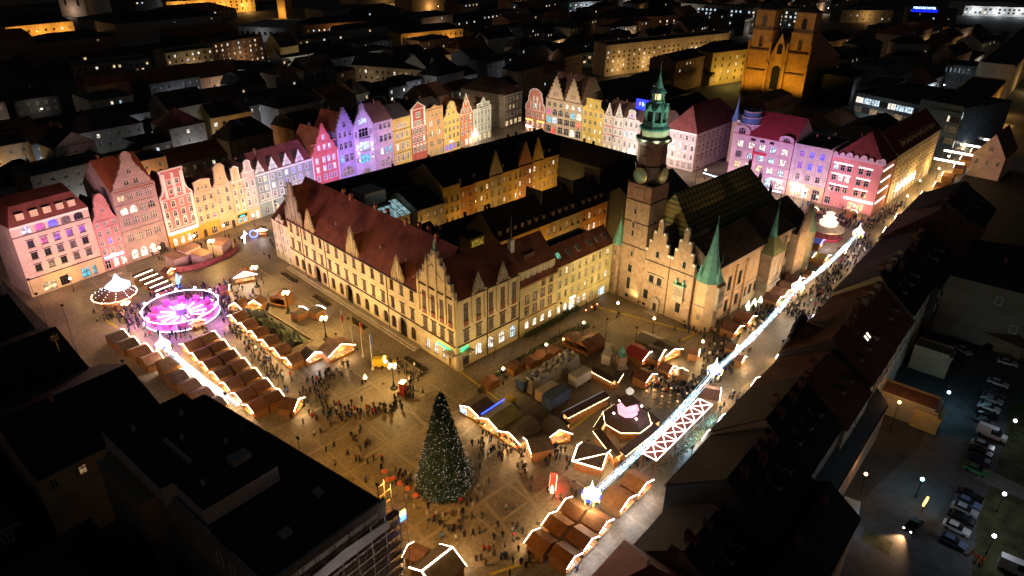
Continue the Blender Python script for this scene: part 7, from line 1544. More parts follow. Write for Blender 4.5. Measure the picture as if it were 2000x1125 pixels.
def car(label, px, py, rz, col, kind='car', group=None, loc=None):
    p = loc or G(px, py); t = thing('parked_car' if kind != 'van' else 'van', label, 'car' if kind != 'van' else 'van', (p.x, p.y, .03), rz, group)
    L_, W2, hh = (4.4, .9, 1.45) if kind == 'car' else (5.6, 1.0, 2.4)
    if kind not in CAR:
        m_ = MB()
        if kind == 'car': pr = [(-2.2, .35), (-2.2, .75), (-2.05, .9), (-1.75, .95), (.85, .95), (2.0, .82), (2.2, .65), (2.2, .35)]; cab = [(-1.75, .95), (-1.25, 1.42), (.15, 1.45), (.95, .95)]
        else: pr = [(-2.8, .35), (-2.8, 1.2), (1.6, 1.2), (2.6, 1.1), (2.8, .8), (2.8, .35)]; cab = [(-2.8, 1.2), (-2.75, 2.35), (.9, 2.4), (1.75, 1.2)]
        def ext(prof, w, w2, m):
            n = len(prof); k = len(m_.v); zt = max(z for x, z in prof); zb = min(z for x, z in prof)
            for s in (-1, 1):
                for x, z in prof: u = (z-zb)/max(zt-zb, .01); m_.v.append((x, s*(w*(1-u)+w2*u), z))
            for i in range(n): j = (i+1) % n; m_.f.append((k+i, k+j, k+n+j, k+n+i)); m_.m.append(m)
            m_.f.append(tuple(k+i for i in range(n-1, -1, -1))); m_.m.append(m); m_.f.append(tuple(k+n+i for i in range(n))); m_.m.append(m)
        ext(pr, W2, W2*.94, 0); body = m_.mesh('body', [white_trim]); m_ = MB(); ext(cab, W2*.9, W2*.72, 0)
        cabm = m_.mesh('cabin', [glass]); m_ = MB(); zc = cab[1][1]
        m_.poly([(cab[1][0]-.02, -W2*.72, zc+.012), (cab[2][0]+.02, -W2*.72, cab[2][1]+.012), (cab[2][0]+.02, W2*.72, cab[2][1]+.012), (cab[1][0]-.02, W2*.72, zc+.012)]); 
        if kind == 'van':
            for s in (-1, 1): m_.poly([(-2.8, s*W2*.915, 1.2), (-.2, s*W2*.915, 1.2), (-.2, s*W2*.735, 2.38), (-2.76, s*W2*.735, 2.34)][::s])
        rf = m_.mesh('roof_panel', [white_trim]); m_ = MB(); m_.lathe([(.32, -.1), (.32, .1), (.2, .12)], 10); wh = m_.mesh('wheel', [P('rubber', (.015, .015, .015))]); m_ = MB(); m_.box(0, .06, -.14, .14, 0, .12); hl = m_.mesh('headlight', [P('lamp_glass', (.5, .5, .5), .2)])
        m_ = MB(); m_.box(-.05, 0, -.14, .14, 0, .12); tl = m_.mesh('tail_light', [P('tail_red', (.3, .01, .01), .3)]); CAR[kind] = (body, cabm, rf, wh, hl, tl)
    body, cabm, rf, wh, hl, tl = CAR[kind]
    for nm, me in (('body', body), ('cabin', cabm), ('roof_panel', rf)):
        o = ob(nm, me, t)
        if nm != 'cabin': o.material_slots[0].link = 'OBJECT'; o.material_slots[0].material = col
    for sx in (-1, 1):
        for sy in (-1, 1): o = ob('wheel', wh, t, (sx*(L_/2-.85), sy*(W2-.08), .33)); o.rotation_euler = (pi/2, 0, 0)
    for sy in (-1, 1): ob('headlight', hl, t, (L_/2-.02, sy*W2*.68, .62)); ob('tail_light', tl, t, (-L_/2+.02, sy*W2*.68, .7))
    return t
paint = {k: P('paint_'+k, c, .25, .03, metal=.2) for k, c in (('black', (.012, .012, .014)), ('grey', (.12, .12, .13)), ('silver', (.4, .41, .43)), ('white', (.65, .65, .66)), ('blue', (.12, .16, .28)), ('green', (.06, .22, .09)), ('red', (.25, .03, .03)), ('dark_blue', (.02, .03, .07)), ('beige', (.35, .32, .28)))}
ch = G(1884, 1078)-G(1832, 1052); CH = atan2(ch.y, ch.x)
col1 = [(1948, 752, 'white'), (1942, 772, 'grey'), (1936, 784, 'silver'), (1930, 800, 'white'), (1926, 814, 'black'), (1922, 828, 'grey'), (1918, 874, 'silver'), (1914, 887, 'black'), (1910, 900, 'dark_blue'), (1905, 922, 'green')]
for i, (px, py, c_) in enumerate(col1): car(f'{c_.replace("_", " ")} car in the upper parked row, {ORD[i]} from the garage house', px, py, CH, paint[c_], group='upper row of parked cars')
car('white delivery van parked nose in between dark cars', 1935, 853, CH, paint['white'], 'van')
for i, (px, py, c_) in enumerate(((1893, 972, 'black'), (1888, 986, 'blue'), (1882, 1000, 'silver'), (1876, 1016, 'black'), (1866, 1036, 'white'), (1858, 1062, 'blue'))): car(f'{c_} car in the lower parked row, {ORD[i]} counted from the path', px, py, CH, paint[c_], group='lower row of parked cars')
for px, py, rz, c_, lb in ((1966, 712, CH+.2, 'white', 'white car parked alone beside the lane bend'), (1880, 688, CH-.6, 'silver', 'silver car by the corner of the dark roof'), (1990, 630, CH+.8, 'white', 'white car cut by the right picture edge'), (1935, 680, CH+1.2, 'black', 'black car before the garage house door')): car(lb, px, py, rz, paint[c_])
t = car('dark car driving with headlights on along the yard lane', 1782, 1030, CH-1.75, paint['black'])
for o in t.children:
    if o.name.startswith('headlight'): o.material_slots[0].link = 'OBJECT'; o.material_slots[0].material = EM('headlamp', (1, .85, .9), 30)
p = G(1782, 1030); d_ = Vector((cos(CH-1.75), sin(CH-1.75), 0)); spot(tuple(p+d_*2.4+Vector((0, 0, .7))), tuple(p+d_*14), 6000, (1, .55, .25), 70, .8, .1)
t = car('white box truck cut off by the bottom right corner', 1985, 1118, CH+.1, paint['white'], 'van')
p = G(1800, 1000); t = thing('lit_sign', 'orange lit parking sign box beside driving car', 'sign', (p.x, p.y, .02), CH-1.6); m_ = MB(); m_.tube((0, 0, 0), (0, 0, 2.2), .07); part('post', m_, [blackm], t); m_ = MB(); m_.box(-1.1, 1.1, -.15, .15, 2.2, 3.0); part('panel', m_, [EM('panel_orange', (1, .55, .1), 6, True)], t)
cyan_l = (.35, .8, 1)
for i, (px, py, col, pw, lb) in enumerate(((1795, 870, cyan_l, 0, 'x'), (1983, 822, (.8, .85, 1), 350, 'white park lamp beside upper parked row'), (1962, 965, (.8, .85, 1), 450, 'white park lamp by the footpath'), (1942, 1047, (.85, .9, 1), 550, 'white park lamp on the lawn near the workers'))):
    if i == 0: continue
    p = G(px, py, 4.5); globe(lb, p.x, p.y, 4.5, pw, col, ('globe_white', (.85, .9, 1), 5))
for i, (px, py) in enumerate(((1852, 770), (1800, 940))):
    p = G(px, py, 4); globe(['cyan wall lamp over the yard wall by the parked cars', 'cyan lamp over wet paving beside the lit sign'][i], p.x, p.y, 4.5, 600, cyan_l, ('globe_cyan', (.4, .8, 1), 8))
p = G(1664, 985, 3); t = thing('site_box', 'white lit container with red stripe in the dark yard', 'container', (p.x, p.y, .03), .2); m_ = MB(); m_.box(-2, 2, -1.4, 1.4, 0, 2.6); m_.box(-2.02, 2.02, -1.45, -1.4, 1.0, 1.5, 1); part('body', m_, [P('container_white', (.6, .62, .65), .6), P('goods_red', (.5, .06, .04))], t)
bulb((p.x-3, p.y-2.5, 3.6), 160, (.75, .85, 1), .3)
p = G(1557, 972, 14); t = thing('wall_flood', 'bright square floodlight on dark rear facade', 'lamp', (p.x, p.y, 13.5)); m_ = MB(); m_.box(-.45, .45, -.3, .3, -.4, .4); part('lamp_face', m_, [EM('flood_white', (.9, .95, 1), 9)], t); m_ = MB(); m_.box(-.55, .55, -.1, .4, .4, .55); part('hood', m_, [blackm], t)

t = thing('corner_sign', 'small blue and yellow lit sign on corner of the scaffolded block', 'sign', (46.4, 62.4, 15.5)); m_ = MB(); m_.box(-.5, .5, -.12, .12, 0, 1.1); part('blue_panel', m_, [EM('sign_blue_small', (.08, .2, 1), 5, True)], t); m_ = MB(); m_.box(-.5, .5, -.12, .12, 1.15, 2.0); part('yellow_panel', m_, [EM('sign_yellow_small', (1, .8, .3), 4, True)], t)
t = thing('scaffold_fill_lamp', 'added fill lamp on a bracket lighting the scaffold decks', 'lamp', (33, 52.5, 0)); m_ = MB(); m_.tube((0, 0, 0), (0, 0, 9), .08); part('post', m_, [metal], t); m_ = MB(); m_.box(-.3, .3, -.1, .2, 9, 9.4); part('lamp_head', m_, [blackm], t); spot((33, 52.9, 9.2), (36, 63, 12), 1500, (1, .86, .8), 130, .8, .3)  # lamp and spot added to brighten the dark scaffold decks

p = G(1748, 812, 4); globe('amber yard lamp beside the low brick red roof', p.x, p.y, 7.5, 900, (1, .5, .16), ('globe_amber', (1, .6, .25), 5))
p = G(1690, 930, 4); globe('amber lamp before the long brown window wall', p.x, p.y, 4.5, 260, (1, .55, .2), ('globe_amber', (1, .6, .25), 5))
# ------------------------------------------------------------------ the city behind
OCC = []
def far(label, a, b, h, d, wall, rows, roof=('side', 6), rm=None, light=None, name='city_building', extra=0, **k):
    """building whose street front runs between two ground points of the photograph"""
    A = G(*a); B = G(*b); v = B-A; w = v.length; rz = atan2(v.y, v.x)
    rr = []
    for (z, hh, ww, n, pn) in rows: rr.append((z, hh, ww, 'n', [w*(i+.5)/n for i in range(n)], pn))
    t = house(label, (A.x, A.y, 0), rz, w, d, h, wall, rr, name=name, cat='building', roof=(roof[0], h+roof[1]), rm=rm or roof_dark, trim=wall, sm=wall, fm=dark_trim, chims=1, **k)
    OCC.append((A, rz, w, d))
    if light:
        col, pw, n = light
        for i in range(n):
            q = A.lerp(B, (i+.5)/n)+Vector((sin(rz), -cos(rz), 0))*9; q.z = 7; bulb(tuple(q), pw, col, 1)
    return t
sod = (1, .5, .13); fb = wallm('far_beige', (.42, .33, .22)); fy = wallm('far_yellow', (.5, .36, .14)); fw = wallm('far_white', (.45, .44, .42)); fbr = wallm('far_brown', (.3, .18, .12)); fg = wallm('far_grey', (.25, .25, .25))
MX = {'dark': 6, 'dim': 1.5, 'warm': 1, 'white': .8}; ML = {'dark': 3, 'dim': 2, 'warm': 2, 'white': 2, 'cool': .6}
def R_(h, n, st=3.4, z0=3, ww=1.4, hh=1.7, pn=MX): return [(z0+i*st, hh, ww, n, pn) for i in range(int((h-z0)/st))]
far('orange lit palace wing with dark hipped roof, upper left', (20, 86), (150, 72), 14, 24, fy, R_(14, 8, 4.5, 3, 2, 2.4), ('hip', 9), light=(sod, 8000, 3))
far('long orange lit government wing at the top edge', (330, 32), (500, 22), 16, 18, fy, R_(16, 16, 4, 3, 2, 2.4), ('hip', 6), light=(sod, 16000, 4))
far('dim apartment house with blue lit shop strip, upper left', (165, 195), (305, 178), 20, 14, fg, R_(20, 13), ('flat', .8), roof_felt, light=((1, .7, .45), 1600, 2))
far('grey yellow apartment block with several lit windows, upper left', (335, 165), (425, 150), 20, 14, fb, R_(20, 8, pn=ML), ('flat', .8), roof_felt, light=((1, .75, .4), 2200, 1))
far('brownish apartment block with balconies beside yellow one', (425, 140), (520, 122), 20, 14, fbr, R_(20, 9, pn=ML), ('flat', .8), roof_felt, light=((1, .7, .4), 2600, 1))
far('low pale flat roofed hall with blue lit windows, upper left', (390, 165), (540, 172), 11, 30, fw, R_(11, 9, 4, 3, 1.6, 1.6, {'dark': 5, 'blue': 1, 'white': .6}), ('flat', .8), roof_felt, light=((.9, .9, 1), 900, 2))
far('amber apartment facade with balconies behind the narrow houses', (428, 318), (505, 300), 20, 12, fy, R_(20, 5, 3.2, 3, 1.8, 2, {'dark': 5, 'warm': 2, 'white': 1}), ('side', 5), light=(sod, 2600, 1))
far('tall cream gabled house lit from the street in the upper middle', (527, 152), (555, 157), 22, 16, fy, R_(22, 4, 3.6), ('front', 8), light=((1, .75, .3), 2000, 1), gab='tri', top=30)
far('white lit townhouse row with small gables in the upper middle', (556, 158), (662, 138), 15, 14, fw, R_(15, 12, 4, 3, 1.4, 2), ('side', 6), light=((1, .9, .7), 1800, 3))
far('ornate grey facade row with two gables, upper middle', (690, 172), (835, 185), 15, 18, fb, R_(15, 13, 3.8, 3, 1.4, 2), ('side', 7), light=((1, .8, .55), 900, 2))
far('pale attic house with cyan dormers at its corner, upper middle', (835, 185), (882, 172), 17, 20, fw, R_(17, 5, 3.8, 3, 1.4, 2, {'dark': 4, 'cyan': 2}), ('side', 7), light=((.85, .85, 1), 700, 1))
far('orange lit long school building in the upper middle', (785, 105), (905, 92), 16, 20, fy, R_(16, 12, 4, 3, 1.6, 2.2), ('hip', 5), light=(sod, 7000, 2))
far('brown dim building with courtyard lights, upper middle', (600, 85), (720, 75), 16, 20, fbr, R_(16, 12, pn=ML), ('hip', 5), light=(sod, 3500, 1))
far('long beige apartment slab with balconies left of the church', (1180, 150), (1418, 118), 22, 13, fb, R_(22, 26, 3.2, 3, 1.8, 1.6, MX), ('flat', 1), roof_felt, light=((1, .62, .22), 5200, 5))
far('low green lit shop building behind the golden east house', (1070, 130), (1165, 132), 11, 26, wallm('far_green', (.25, .32, .22)), R_(11, 10, 3.6, 3, 2, 1.8), ('flat', .8), roof_felt, light=((.8, 1, .5), 1500, 1))
far('mint green low house behind the department house', (1012, 112), (1068, 122), 11, 22, wallm('far_mint', (.2, .42, .35)), R_(11, 4, 3.6), ('hip', 4), light=((.5, 1, .85), 600, 1))
far('bright yellow four storey house left of the church', (1384, 168), (1452, 158), 22, 18, fy, R_(22, 5, 4.6, 2.5, 1.4, 2.2, MX), ('hip', 6), light=((1, .68, .16), 5200, 2))
far('dark red house with glowing windows at the top middle', (1180, 80), (1320, 70), 20, 16, fbr, R_(20, 10, 3.6, 3, 1.6, 2, {'dark': 3, 'white': 2, 'warm': 1}), ('hip', 7), light=(sod, 1500, 1))
far('office slab with rows of cold white windows left of church towers', (1325, 50), (1470, 62), 24, 16, fg, R_(24, 18, 4, 6, 2, 2.2, {'dark': 3, 'cool': 4, 'white': 2}), ('flat', 1), roof_felt)
far('office slab with cold white windows right behind church towers', (1490, 58), (1580, 66), 24, 16, fg, R_(24, 10, 4, 6, 2, 2.2, {'dark': 3, 'cool': 4, 'white': 2}), ('flat', 1), roof_felt)
far('wide shop street facade with white and green signs at top centre', (1000, 32), (1190, 24), 14, 18, fg, R_(14, 18, 3.6, 2, 2.4, 2, {'dark': 2, 'cool': 2, 'white': 2, 'green': 1}), ('flat', 1), roof_felt, light=((.8, .9, 1), 8000, 2))
# modern glass centre on the right
gl = P('facade_glass', (.05, .07, .09), .15, .3)
far('dark glass shopping centre with lit top floor on the right', (1655, 262), (1850, 312), 22, 46, gl, [(17, 3, 4.2, 12, {'dim': 2, 'cool': 2, 'dark': 2, 'white': 1}), (12.4, 3, 4.2, 12, {'dark': 4, 'curt': 4, 'dim': 1}), (7, 3, 4.2, 12, {'dark': 4, 'curt': 3})], ('flat', 1), roof_felt, light=((.6, .8, 1), 800, 2))
t = far('blue glass corner tower of the shopping centre', (1852, 312), (1890, 300), 24, 20, gl, [(19, 3.2, 2.6, 6, {'cool': 3, 'white': 2, 'dark': 1}), (14.6, 3.2, 2.6, 6, {'dark': 3, 'blue': 1, 'cool': 1}), (10, 3.2, 2.6, 6, {'dark': 3, 'blue': 1, 'cool': 1}), (5.4, 3.2, 2.6, 6, {'white': 3, 'cool': 2}), (.6, 3.2, 2.6, 6, {'white': 3, 'warm': 2})], ('flat', 1), roof_felt, light=((.5, .7, 1), 1800, 1))
far('amber lit shop facade beyond the glass tower', (1880, 290), (1948, 210), 16, 18, fy, R_(16, 14, 4, 3, 1.6, 2, {'dark': 6, 'dim': 2, 'purple': 1}), ('flat', 1), roof_felt, light=(sod, 3800, 3))
far('beige office with lit grid facade at the right edge', (1960, 200), (2040, 100), 22, 20, fb, R_(22, 16, 3.6, 3, 2, 2, {'dark': 4, 'dim': 4}), ('flat', 1), roof_felt, light=((1, .65, .25), 4000, 3))
far('office slab with five cyan lit windows, upper right', (1838, 172), (1905, 178), 16, 20, fg, [(11, 3, 3, 8, ['cool', 'cool', 'cool', 'cool', 'dark', 'cool', 'dark', 'dark']), (5, 2, 3, 8, {'dark': 6, 'dim': 1})], ('flat', 1), roof_felt)
far('pale towers of a villa with flat gables, upper right', (1740, 128), (1805, 130), 17, 16, wallm('far_villa', (.4, .36, .3)), R_(17, 6, 3.6, 3, 1.4, 1.8, MX), ('hip', 6), light=((1, .85, .6), 900, 1))
far('modern white hall roof glowing at the top right corner', (1880, 30), (2010, 34), 12, 60, fw, R_(12, 14, 4, 3, 3, 2.4, {'white': 1, 'cool': 1, 'dark': 4}), ('flat', 1), P('hall_roof_pale', (.4, .4, .42), .7), light=((.9, .95, 1), 9000, 3))
t = far('dark hotel slab carrying a blue roof sign at the top right', (1765, 58), (1860, 62), 22, 18, soot, R_(24, 10, 4, 4, 1.6, 1.8, {'dark': 7, 'dim': 1, 'cool': .6}), ('flat', 1), roof_felt)
sg = text('sign_lettering', 'MERCURE HOTEL', 2.9, EM('neon_ice', (.3, .5, 1), 7), t, (4, -.5, 22.4), (pi/2, 0, 0), .2)
m_ = MB(); m_.box(3, 29, -.3, -.1, 19, 22); part('sign_board', m_, [EM('board_blue', (.01, .02, 1), 1.2)], t)
t = far('dark hotel block below an orange glowing ramp, top right', (1640, 44), (1740, 44), 14, 26, fg, R_(14, 8, 4, 3, 1.6, 2), ('flat', 1), roof_felt, light=(sod, 6000, 1))
far('small orange floodlit church tower at the top left centre', (545, 36), (560, 37), 40, 12, fy, [(30, 5, 2, 2, 'dark'), (20, 3, 1.6, 2, 'dark')], ('hip', 10), light=(sod, 9000, 1), name='church_tower')
far('grey church with curved gable at the top left', (122, 32), (172, 34), 26, 40, wallm('far_church', (.38, .33, .28)), [(12, 8, 3, 2, 'dark')], ('front', 14), light=((1, .7, .5), 4000, 1), gab='bell', top=40, name='church')
far('big pale industrial hall roof, upper middle left', (470, 80), (560, 84), 13, 50, fw, [(6, 3, 3, 8, 'dark')], ('flat', 1), P('hall_grey', (.3, .3, .31), .8), light=((.9, .95, 1), 900, 1))

# brick church with two blunt towers
cA = G(1448, 186); cB = G(1562, 203); cv = cB-cA; crz = atan2(cv.y, cv.x); cw = cv.length
chb = P('church_brick', (.4, .24, .08), .85, .25, .5, fine=4)
t = thing('brick_church', 'amber floodlit brick church with two blunt square towers and pointed window', 'church', (cA.x, cA.y, 0), crz); OCC.append((cA, crz, cw, 72)); OCC.append((cA-Vector((-sin(crz), cos(crz), 0))*40, crz, cw, 40))
t.scale = (1, 1, .87); tw_ = cw*.36
for i, x0 in enumerate((0, cw-tw_)):
    m_ = MB(); z = 0
    for k, (h_, ins) in enumerate(((20, 0), (14, .3), (14, .6), (13, 1.0))): m_.box(x0+ins, x0+tw_-ins, ins, tw_-ins, z, z+h_); m_.box(x0+ins-.4, x0+tw_-ins+.4, ins-.4, tw_-ins+.4, z+h_-.8, z+h_, 1); z += h_
    o = part('tower', m_, [chb, P('church_ledge', (.2, .12, .06))], t)
    for zz, ww, hh in ((50, 3, 7), (36, 2.4, 7), (23, 1.6, 2.4), (14, 1.6, 3)): win(o, x0+tw_/2, zz, ww, hh, 'as', 'dark' if not (i == 0 and zz == 50) else 'curt', dark_trim, chb, y=.75 if zz > 46 else .4)
    for zz, ww, hh in ((50, 3, 7), (36, 2.4, 7)): win(o, x0+.9, zz, ww, hh, 'as', 'dark', dark_trim, chb, y=tw_/2, rz=-pi/2)
    m_ = MB(); m_.lathe([(tw_*.62, 61), (.1, 65.5)], 4, x0+tw_/2, tw_/2, a0=pi/4); part('cap', m_, [roof_dark], o)
    for xx in (x0-.6, x0+tw_-.6): boxes('buttress', chb, o, (xx, xx+1.2, -1.6, 0, 0, 26), (xx+.1, xx+1.1, -1.0, 0, 26.01, 40))
m_ = MB(); x0, x1 = tw_, cw-tw_; xm = (x0+x1)/2; facade(m_, [(x0, 0), (x1, 0), (x1, 30), (xm, 46), (x0, 30)], [arch_pts(xm-2.6, xm+2.6, 7, 24), arch_pts(xm-1.6, xm+1.6, 32, 39)], .5, 1); o = part('west_front', m_, [chb], t, (0, 1.5, 0)); win(o, xm, 7, 5.2, 17, 'asp', 'dark', dark_trim, stone); win(o, xm, 32, 3.2, 7, 'a', 'dark', dark_trim, chb)
m_ = MB(); m_.box(2, cw-2, tw_, 70, 0, 24); part('nave', m_, [chb], t); r, s_ = roof_mesh('front', cw-2, 60, 24, 42); part('nave_roof', r, [P('nave_tile', (.4, .2, .14), .75, .25)], t, (1, tw_*.8, 0))
for k in range(5): boxes('buttress', chb, t, (cw-2, cw+1.6, tw_+4+k*11, tw_+5.6+k*11, 0, 20))
ny_ = Vector((-sin(crz), cos(crz), 0)); nx_ = Vector((cos(crz), sin(crz), 0))
for u in (.1, .5, .9): spot(tuple(cA+cv*u-ny_*15+Vector((0, 0, 3))), tuple(cA+cv*u+Vector((0, 0, 26))), 19000, (1, .5, .06), 110, .8, 1)
spot(tuple(cB+nx_*22+ny_*30+Vector((0, 0, 5))), tuple(cB+ny_*35+Vector((0, 0, 22))), 9000, (1, .4, .12), 100, .8, 1)

# the rest of the roofs: rows of plain houses stepping back to the horizon
def px_of(x, y, z=10):
    v = Vector((x, y, z))-CAM; d = v.dot(FW)
    return (1000+F*v.dot(RT)/d, 562.5-F*v.dot(UP)/d) if d > 1 else (-9999, 0)
fills = [soot, fg, fbr, P('far_dull', (.16, .14, .12), .9), P('far_tan', (.24, .19, .13), .9)]; fname = ['sooty', 'grey', 'brown', 'dull', 'tan']
froofs = [roof_dark, P('black_tile', (.03, .024, .028)), roof_felt, P('umber_tile', (.11, .055, .045))]; rname = ['dark tiled', 'black', 'flat felt', 'umber tiled']
rows_y = [(262, 15, 20), (288, 16, 21), (318, 17, 22), (350, 18, 24), (388, 19, 27), (432, 20, 30), (490, 24, 48), (565, 28, 60), (655, 34, 76), (775, 42, 92), (920, 50, 112), (1100, 60, 140)]
ROWW = ['first', 'second', 'third', 'fourth', 'fifth', 'sixth', 'seventh', 'eighth', 'ninth', 'tenth', 'eleventh', 'twelfth', 'thirteenth']
MARK = [(90, 'wide mansard corner house'), (230, 'tall scrolled gable house'), (330, 'pilastered rose house'), (430, 'yellow cream houses'), (520, 'long grey green house'), (610, 'coral red house'), (690, 'white spired house'), (770, 'mauve house'), (850, 'peach house'), (930, 'sage grey house'), (1020, 'beige corner house'), (1110, 'two stepped gables'), (1190, 'golden east house'), (1280, 'clock tower'), (1370, 'hipped red roof'), (1470, 'blue banded dome'), (1560, 'brick church'), (1640, 'pale bank'), (1730, 'scalloped pink building'), (1840, 'glass tower'), (1960, 'lit side street')]
NUMW = ['no', 'one', 'two', 'three', 'four', 'five', 'six', 'seven', 'eight', 'nine', 'ten', 'many']
def blocked(cx, cy, m):
    for A_, rz_, w_, d_ in OCC:
        v = Matrix.Rotation(-rz_, 3, 'Z') @ (Vector((cx, cy, 0))-Vector((A_.x, A_.y, 0)))
        if -m < v.x < w_+m and -m*.9 < v.y < d_+m*.9: return True
    return False
rr = random.Random(21); cnt = 0; GA = radians(4.5); lampn = 0; used = {}; lused = {}
for ri, (yy, dep, wid) in [(i, r) for i, r in enumerate(rows_y)]+[(i, (72+i*31, 20, 33)) for i in range(6)]+[(6+i, (-52+i*31, 20, 33)) for i in range(3)]:
    east = yy < 260; x = (320 if yy > 60 else 300) if east else -260
    if east: slant = 0
    while x < (820 if east else 1700):
        w = wid*rr.uniform(.55, 1.4); dep0 = dep; cx, cy = x+w/2, yy+dep/2+(0 if east else x*.085)
        x += w+(rr.uniform(8, 14) if rr.random() < .2 else .15)
        px, py = px_of(cx, cy)
        if not (-50 < px < 2050 and -12 < py < 430): continue
        if 25 < cx < 305 and 15 < cy < 262+(cx*.085): continue
        if 270 < cx < 470 and 36 < cy < 70: continue
        if blocked(cx, cy, w*.5): continue
        if cnt >= 299 or rr.random() < .06: continue
        dp = dep*rr.uniform(.75, 1.15); cy += rr.uniform(-2.5, 2.5); h = rr.uniform(9, 20); k = rr.randrange(5); rk = rr.randrange(4); near = yy < 480 and cx < 560
        nlit = rr.choice((0, 0, 1, 1, 2, 3, 4)); n = max(3, int(w/(4.2 if near else 6)))
        tot = n*(2 if near else 1); lit = set(rr.sample(range(tot), min(tot, nlit)))
        kinds = ['warm', 'white', 'white', 'cool', 'dim']; pl = [rr.choice(kinds) if q in lit else 'dark' for q in range(tot)]
        rows = [(h-3.3, 1.7, 1.3 if near else 2.0, 'n', n, pl[:n])]
        if near: rows.append((h-7, 1.7, 1.3, 'n', n, pl[n:]))
        cnt += 1
        mk = min(MARK, key=lambda m: abs(m[0]-px))[1]
        lb = f'{fname[k]} house, {rname[rk]} roof, {NUMW[len(lit)]} lit windows, {ROWW[ri]} {"row" if not east else "lane"} beyond the {mk}'
        c_ = used.get(lb, 0); used[lb] = c_+1
        if c_: lb = lb.replace('lit windows', 'glowing windows') if c_ == 1 else lb.replace(' house,', ' block,') if c_ == 2 else lb.replace(' house,', ' annex,')
        t = house(lb, (cx-w/2, cy-dp/2, 0), GA+rr.uniform(-.06, .06)+(-.12 if east else 0), w, dp, h, fills[k], rows, name='far_house', cat='building', roof=('flat' if rk == 2 else rr.choice(('side', 'side', 'hip', 'front' if w < 20 else 'hip', 'mansard' if w > 14 else 'side')), h+(.9 if rk == 2 else rr.uniform(3.5, 7.5))), rm=froofs[rk], trim=fills[k], sm=fills[k], chims=1 if near else 0, group='far houses behind the square')
        if rr.random() < (.42 if near else .25) and lampn < 110:
            lampn += 1; c_ = rr.choice(((1, .55, .18), (1, .6, .25), (1, .85, .65), (.8, .9, 1))); nm = {.18: 'orange', .25: 'amber', .65: 'pale', 1: 'cold white'}[c_[2]]
            q = lused.get((nm, ri, mk), 0); lused[(nm, ri, mk)] = q+1
            if rr.random() < .55: bulb((cx, cy-dep/2-4, 6), rr.uniform(1500, 6000)*(1+yy/700), c_, 1)
            globe(f'{nm} distant street lamp {"" if not q else "also " if q == 1 else "again "}in the {ROWW[ri]} row beyond the {mk}', cx+rr.uniform(-.3, .3)*w, cy-dep/2-5, 7, rr.uniform(150, 500)*(1+yy/500), c_, ('far_lamp_%d' % int(c_[2]*100), c_, 12))
print('far houses', cnt)
# ------------------------------------------------------------------ people
def person_mesh(name, stride, arm, hat, bend=0.0):
    """one continuous skinned figure, 1.72 m tall"""
    V = [(0, 0, .92), (0, .01, 1.15), (0, 0, 1.38), (0, 0, 1.5), (0, -.01, 1.63),
         (.1, -stride*.5, .48), (.1, -stride, .07), (.1, -stride-.12, .03), (-.1, stride*.5, .48), (-.1, stride+.06, .07), (-.1, stride-.06, .03),
         (.2, 0, 1.36), (.27, .05-arm*.3, 1.1), (.25, -.06-arm, .92), (-.2, 0, 1.36), (-.27, .05+arm*.2, 1.1), (-.25, -.04+arm*.4, .9)]
    V = [(x, y-bend*max(0, z-.9), z) for x, y, z in V]
    Ed = [(0, 1), (1, 2), (2, 3), (3, 4), (0, 5), (5, 6), (6, 7), (0, 8), (8, 9), (9, 10), (2, 11), (11, 12), (12, 13), (2, 14), (14, 15), (15, 16)]
    Rd = [.17, .17, .18, .08, .115, .085, .055, .05, .085, .055, .05, .09, .065, .05, .09, .065, .05]
    me = bpy.data.meshes.new(name); me.from_pydata(V, Ed, []); me.update()
    o = bpy.data.objects.new(name, me); COL.objects.link(o)
    md = o.modifiers.new('skin', 'SKIN')
    sv = me.skin_vertices
    if not sv:
        bpy.context.view_layer.objects.active = o
        bpy.ops.mesh.customdata_skin_add()
        sv = me.skin_vertices
    for i, r in enumerate(Rd): sv[0].data[i].radius = (r, r*.85 if i < 3 else r)
    sv[0].data[0].use_root = True
    bpy.context.view_layer.update()
    out = bpy.data.meshes.new_from_object(o.evaluated_get(bpy.context.evaluated_depsgraph_get()))
    bpy.data.objects.remove(o); out.name = name
    coat, trou, skin, hair = 0, 1, 2, 3
    out.materials.clear()
    for m in (P('coat_default', (.03, .03, .035)), P('trousers', (.025, .027, .035), .9), P('skin', (.45, .27, .2), .6), P('hair', (.04, .025, .018), .8)): out.materials.append(m)
    mi = []
    for p in out.polygons:
        z = p.center.z; r_ = abs(p.center.x)
        if z > 1.62 or (z > 1.54 and p.center.y > .0): mi.append(hair)
        elif z > 1.5: mi.append(skin)
        elif r_ > .19 and z < .93: mi.append(skin)
        elif z < .78: mi.append(trou)
        else: mi.append(coat)
    out.polygons.foreach_set('material_index', mi)
    for p in out.polygons: p.use_smooth = True
    return out
PM = [person_mesh('person_body', s, a, 0, b) for s, a, b in ((.05, .05, 0), (.22, .2, .05), (.3, -.15, .08), (.08, .3, 0), (.02, .02, .03))]
COATS = {'black': (.012, .012, .014), 'dark grey': (.04, .04, .045), 'navy': (.015, .02, .05), 'brown': (.09, .05, .03), 'olive': (.06, .06, .03), 'beige': (.4, .33, .24), 'white': (.6, .58, .55), 'red': (.4, .03, .03), 'grey': (.16, .16, .17), 'blue': (.05, .12, .35)}
CW = {'black': 9, 'dark grey': 5, 'navy': 4, 'brown': 3, 'olive': 2, 'beige': 1.5, 'white': 1.3, 'red': 1, 'grey': 2, 'blue': .8}
CM = {k: P('coat_'+k.replace(' ', '_'), v, .85, .1) for k, v in COATS.items()}
pr = random.Random(77)
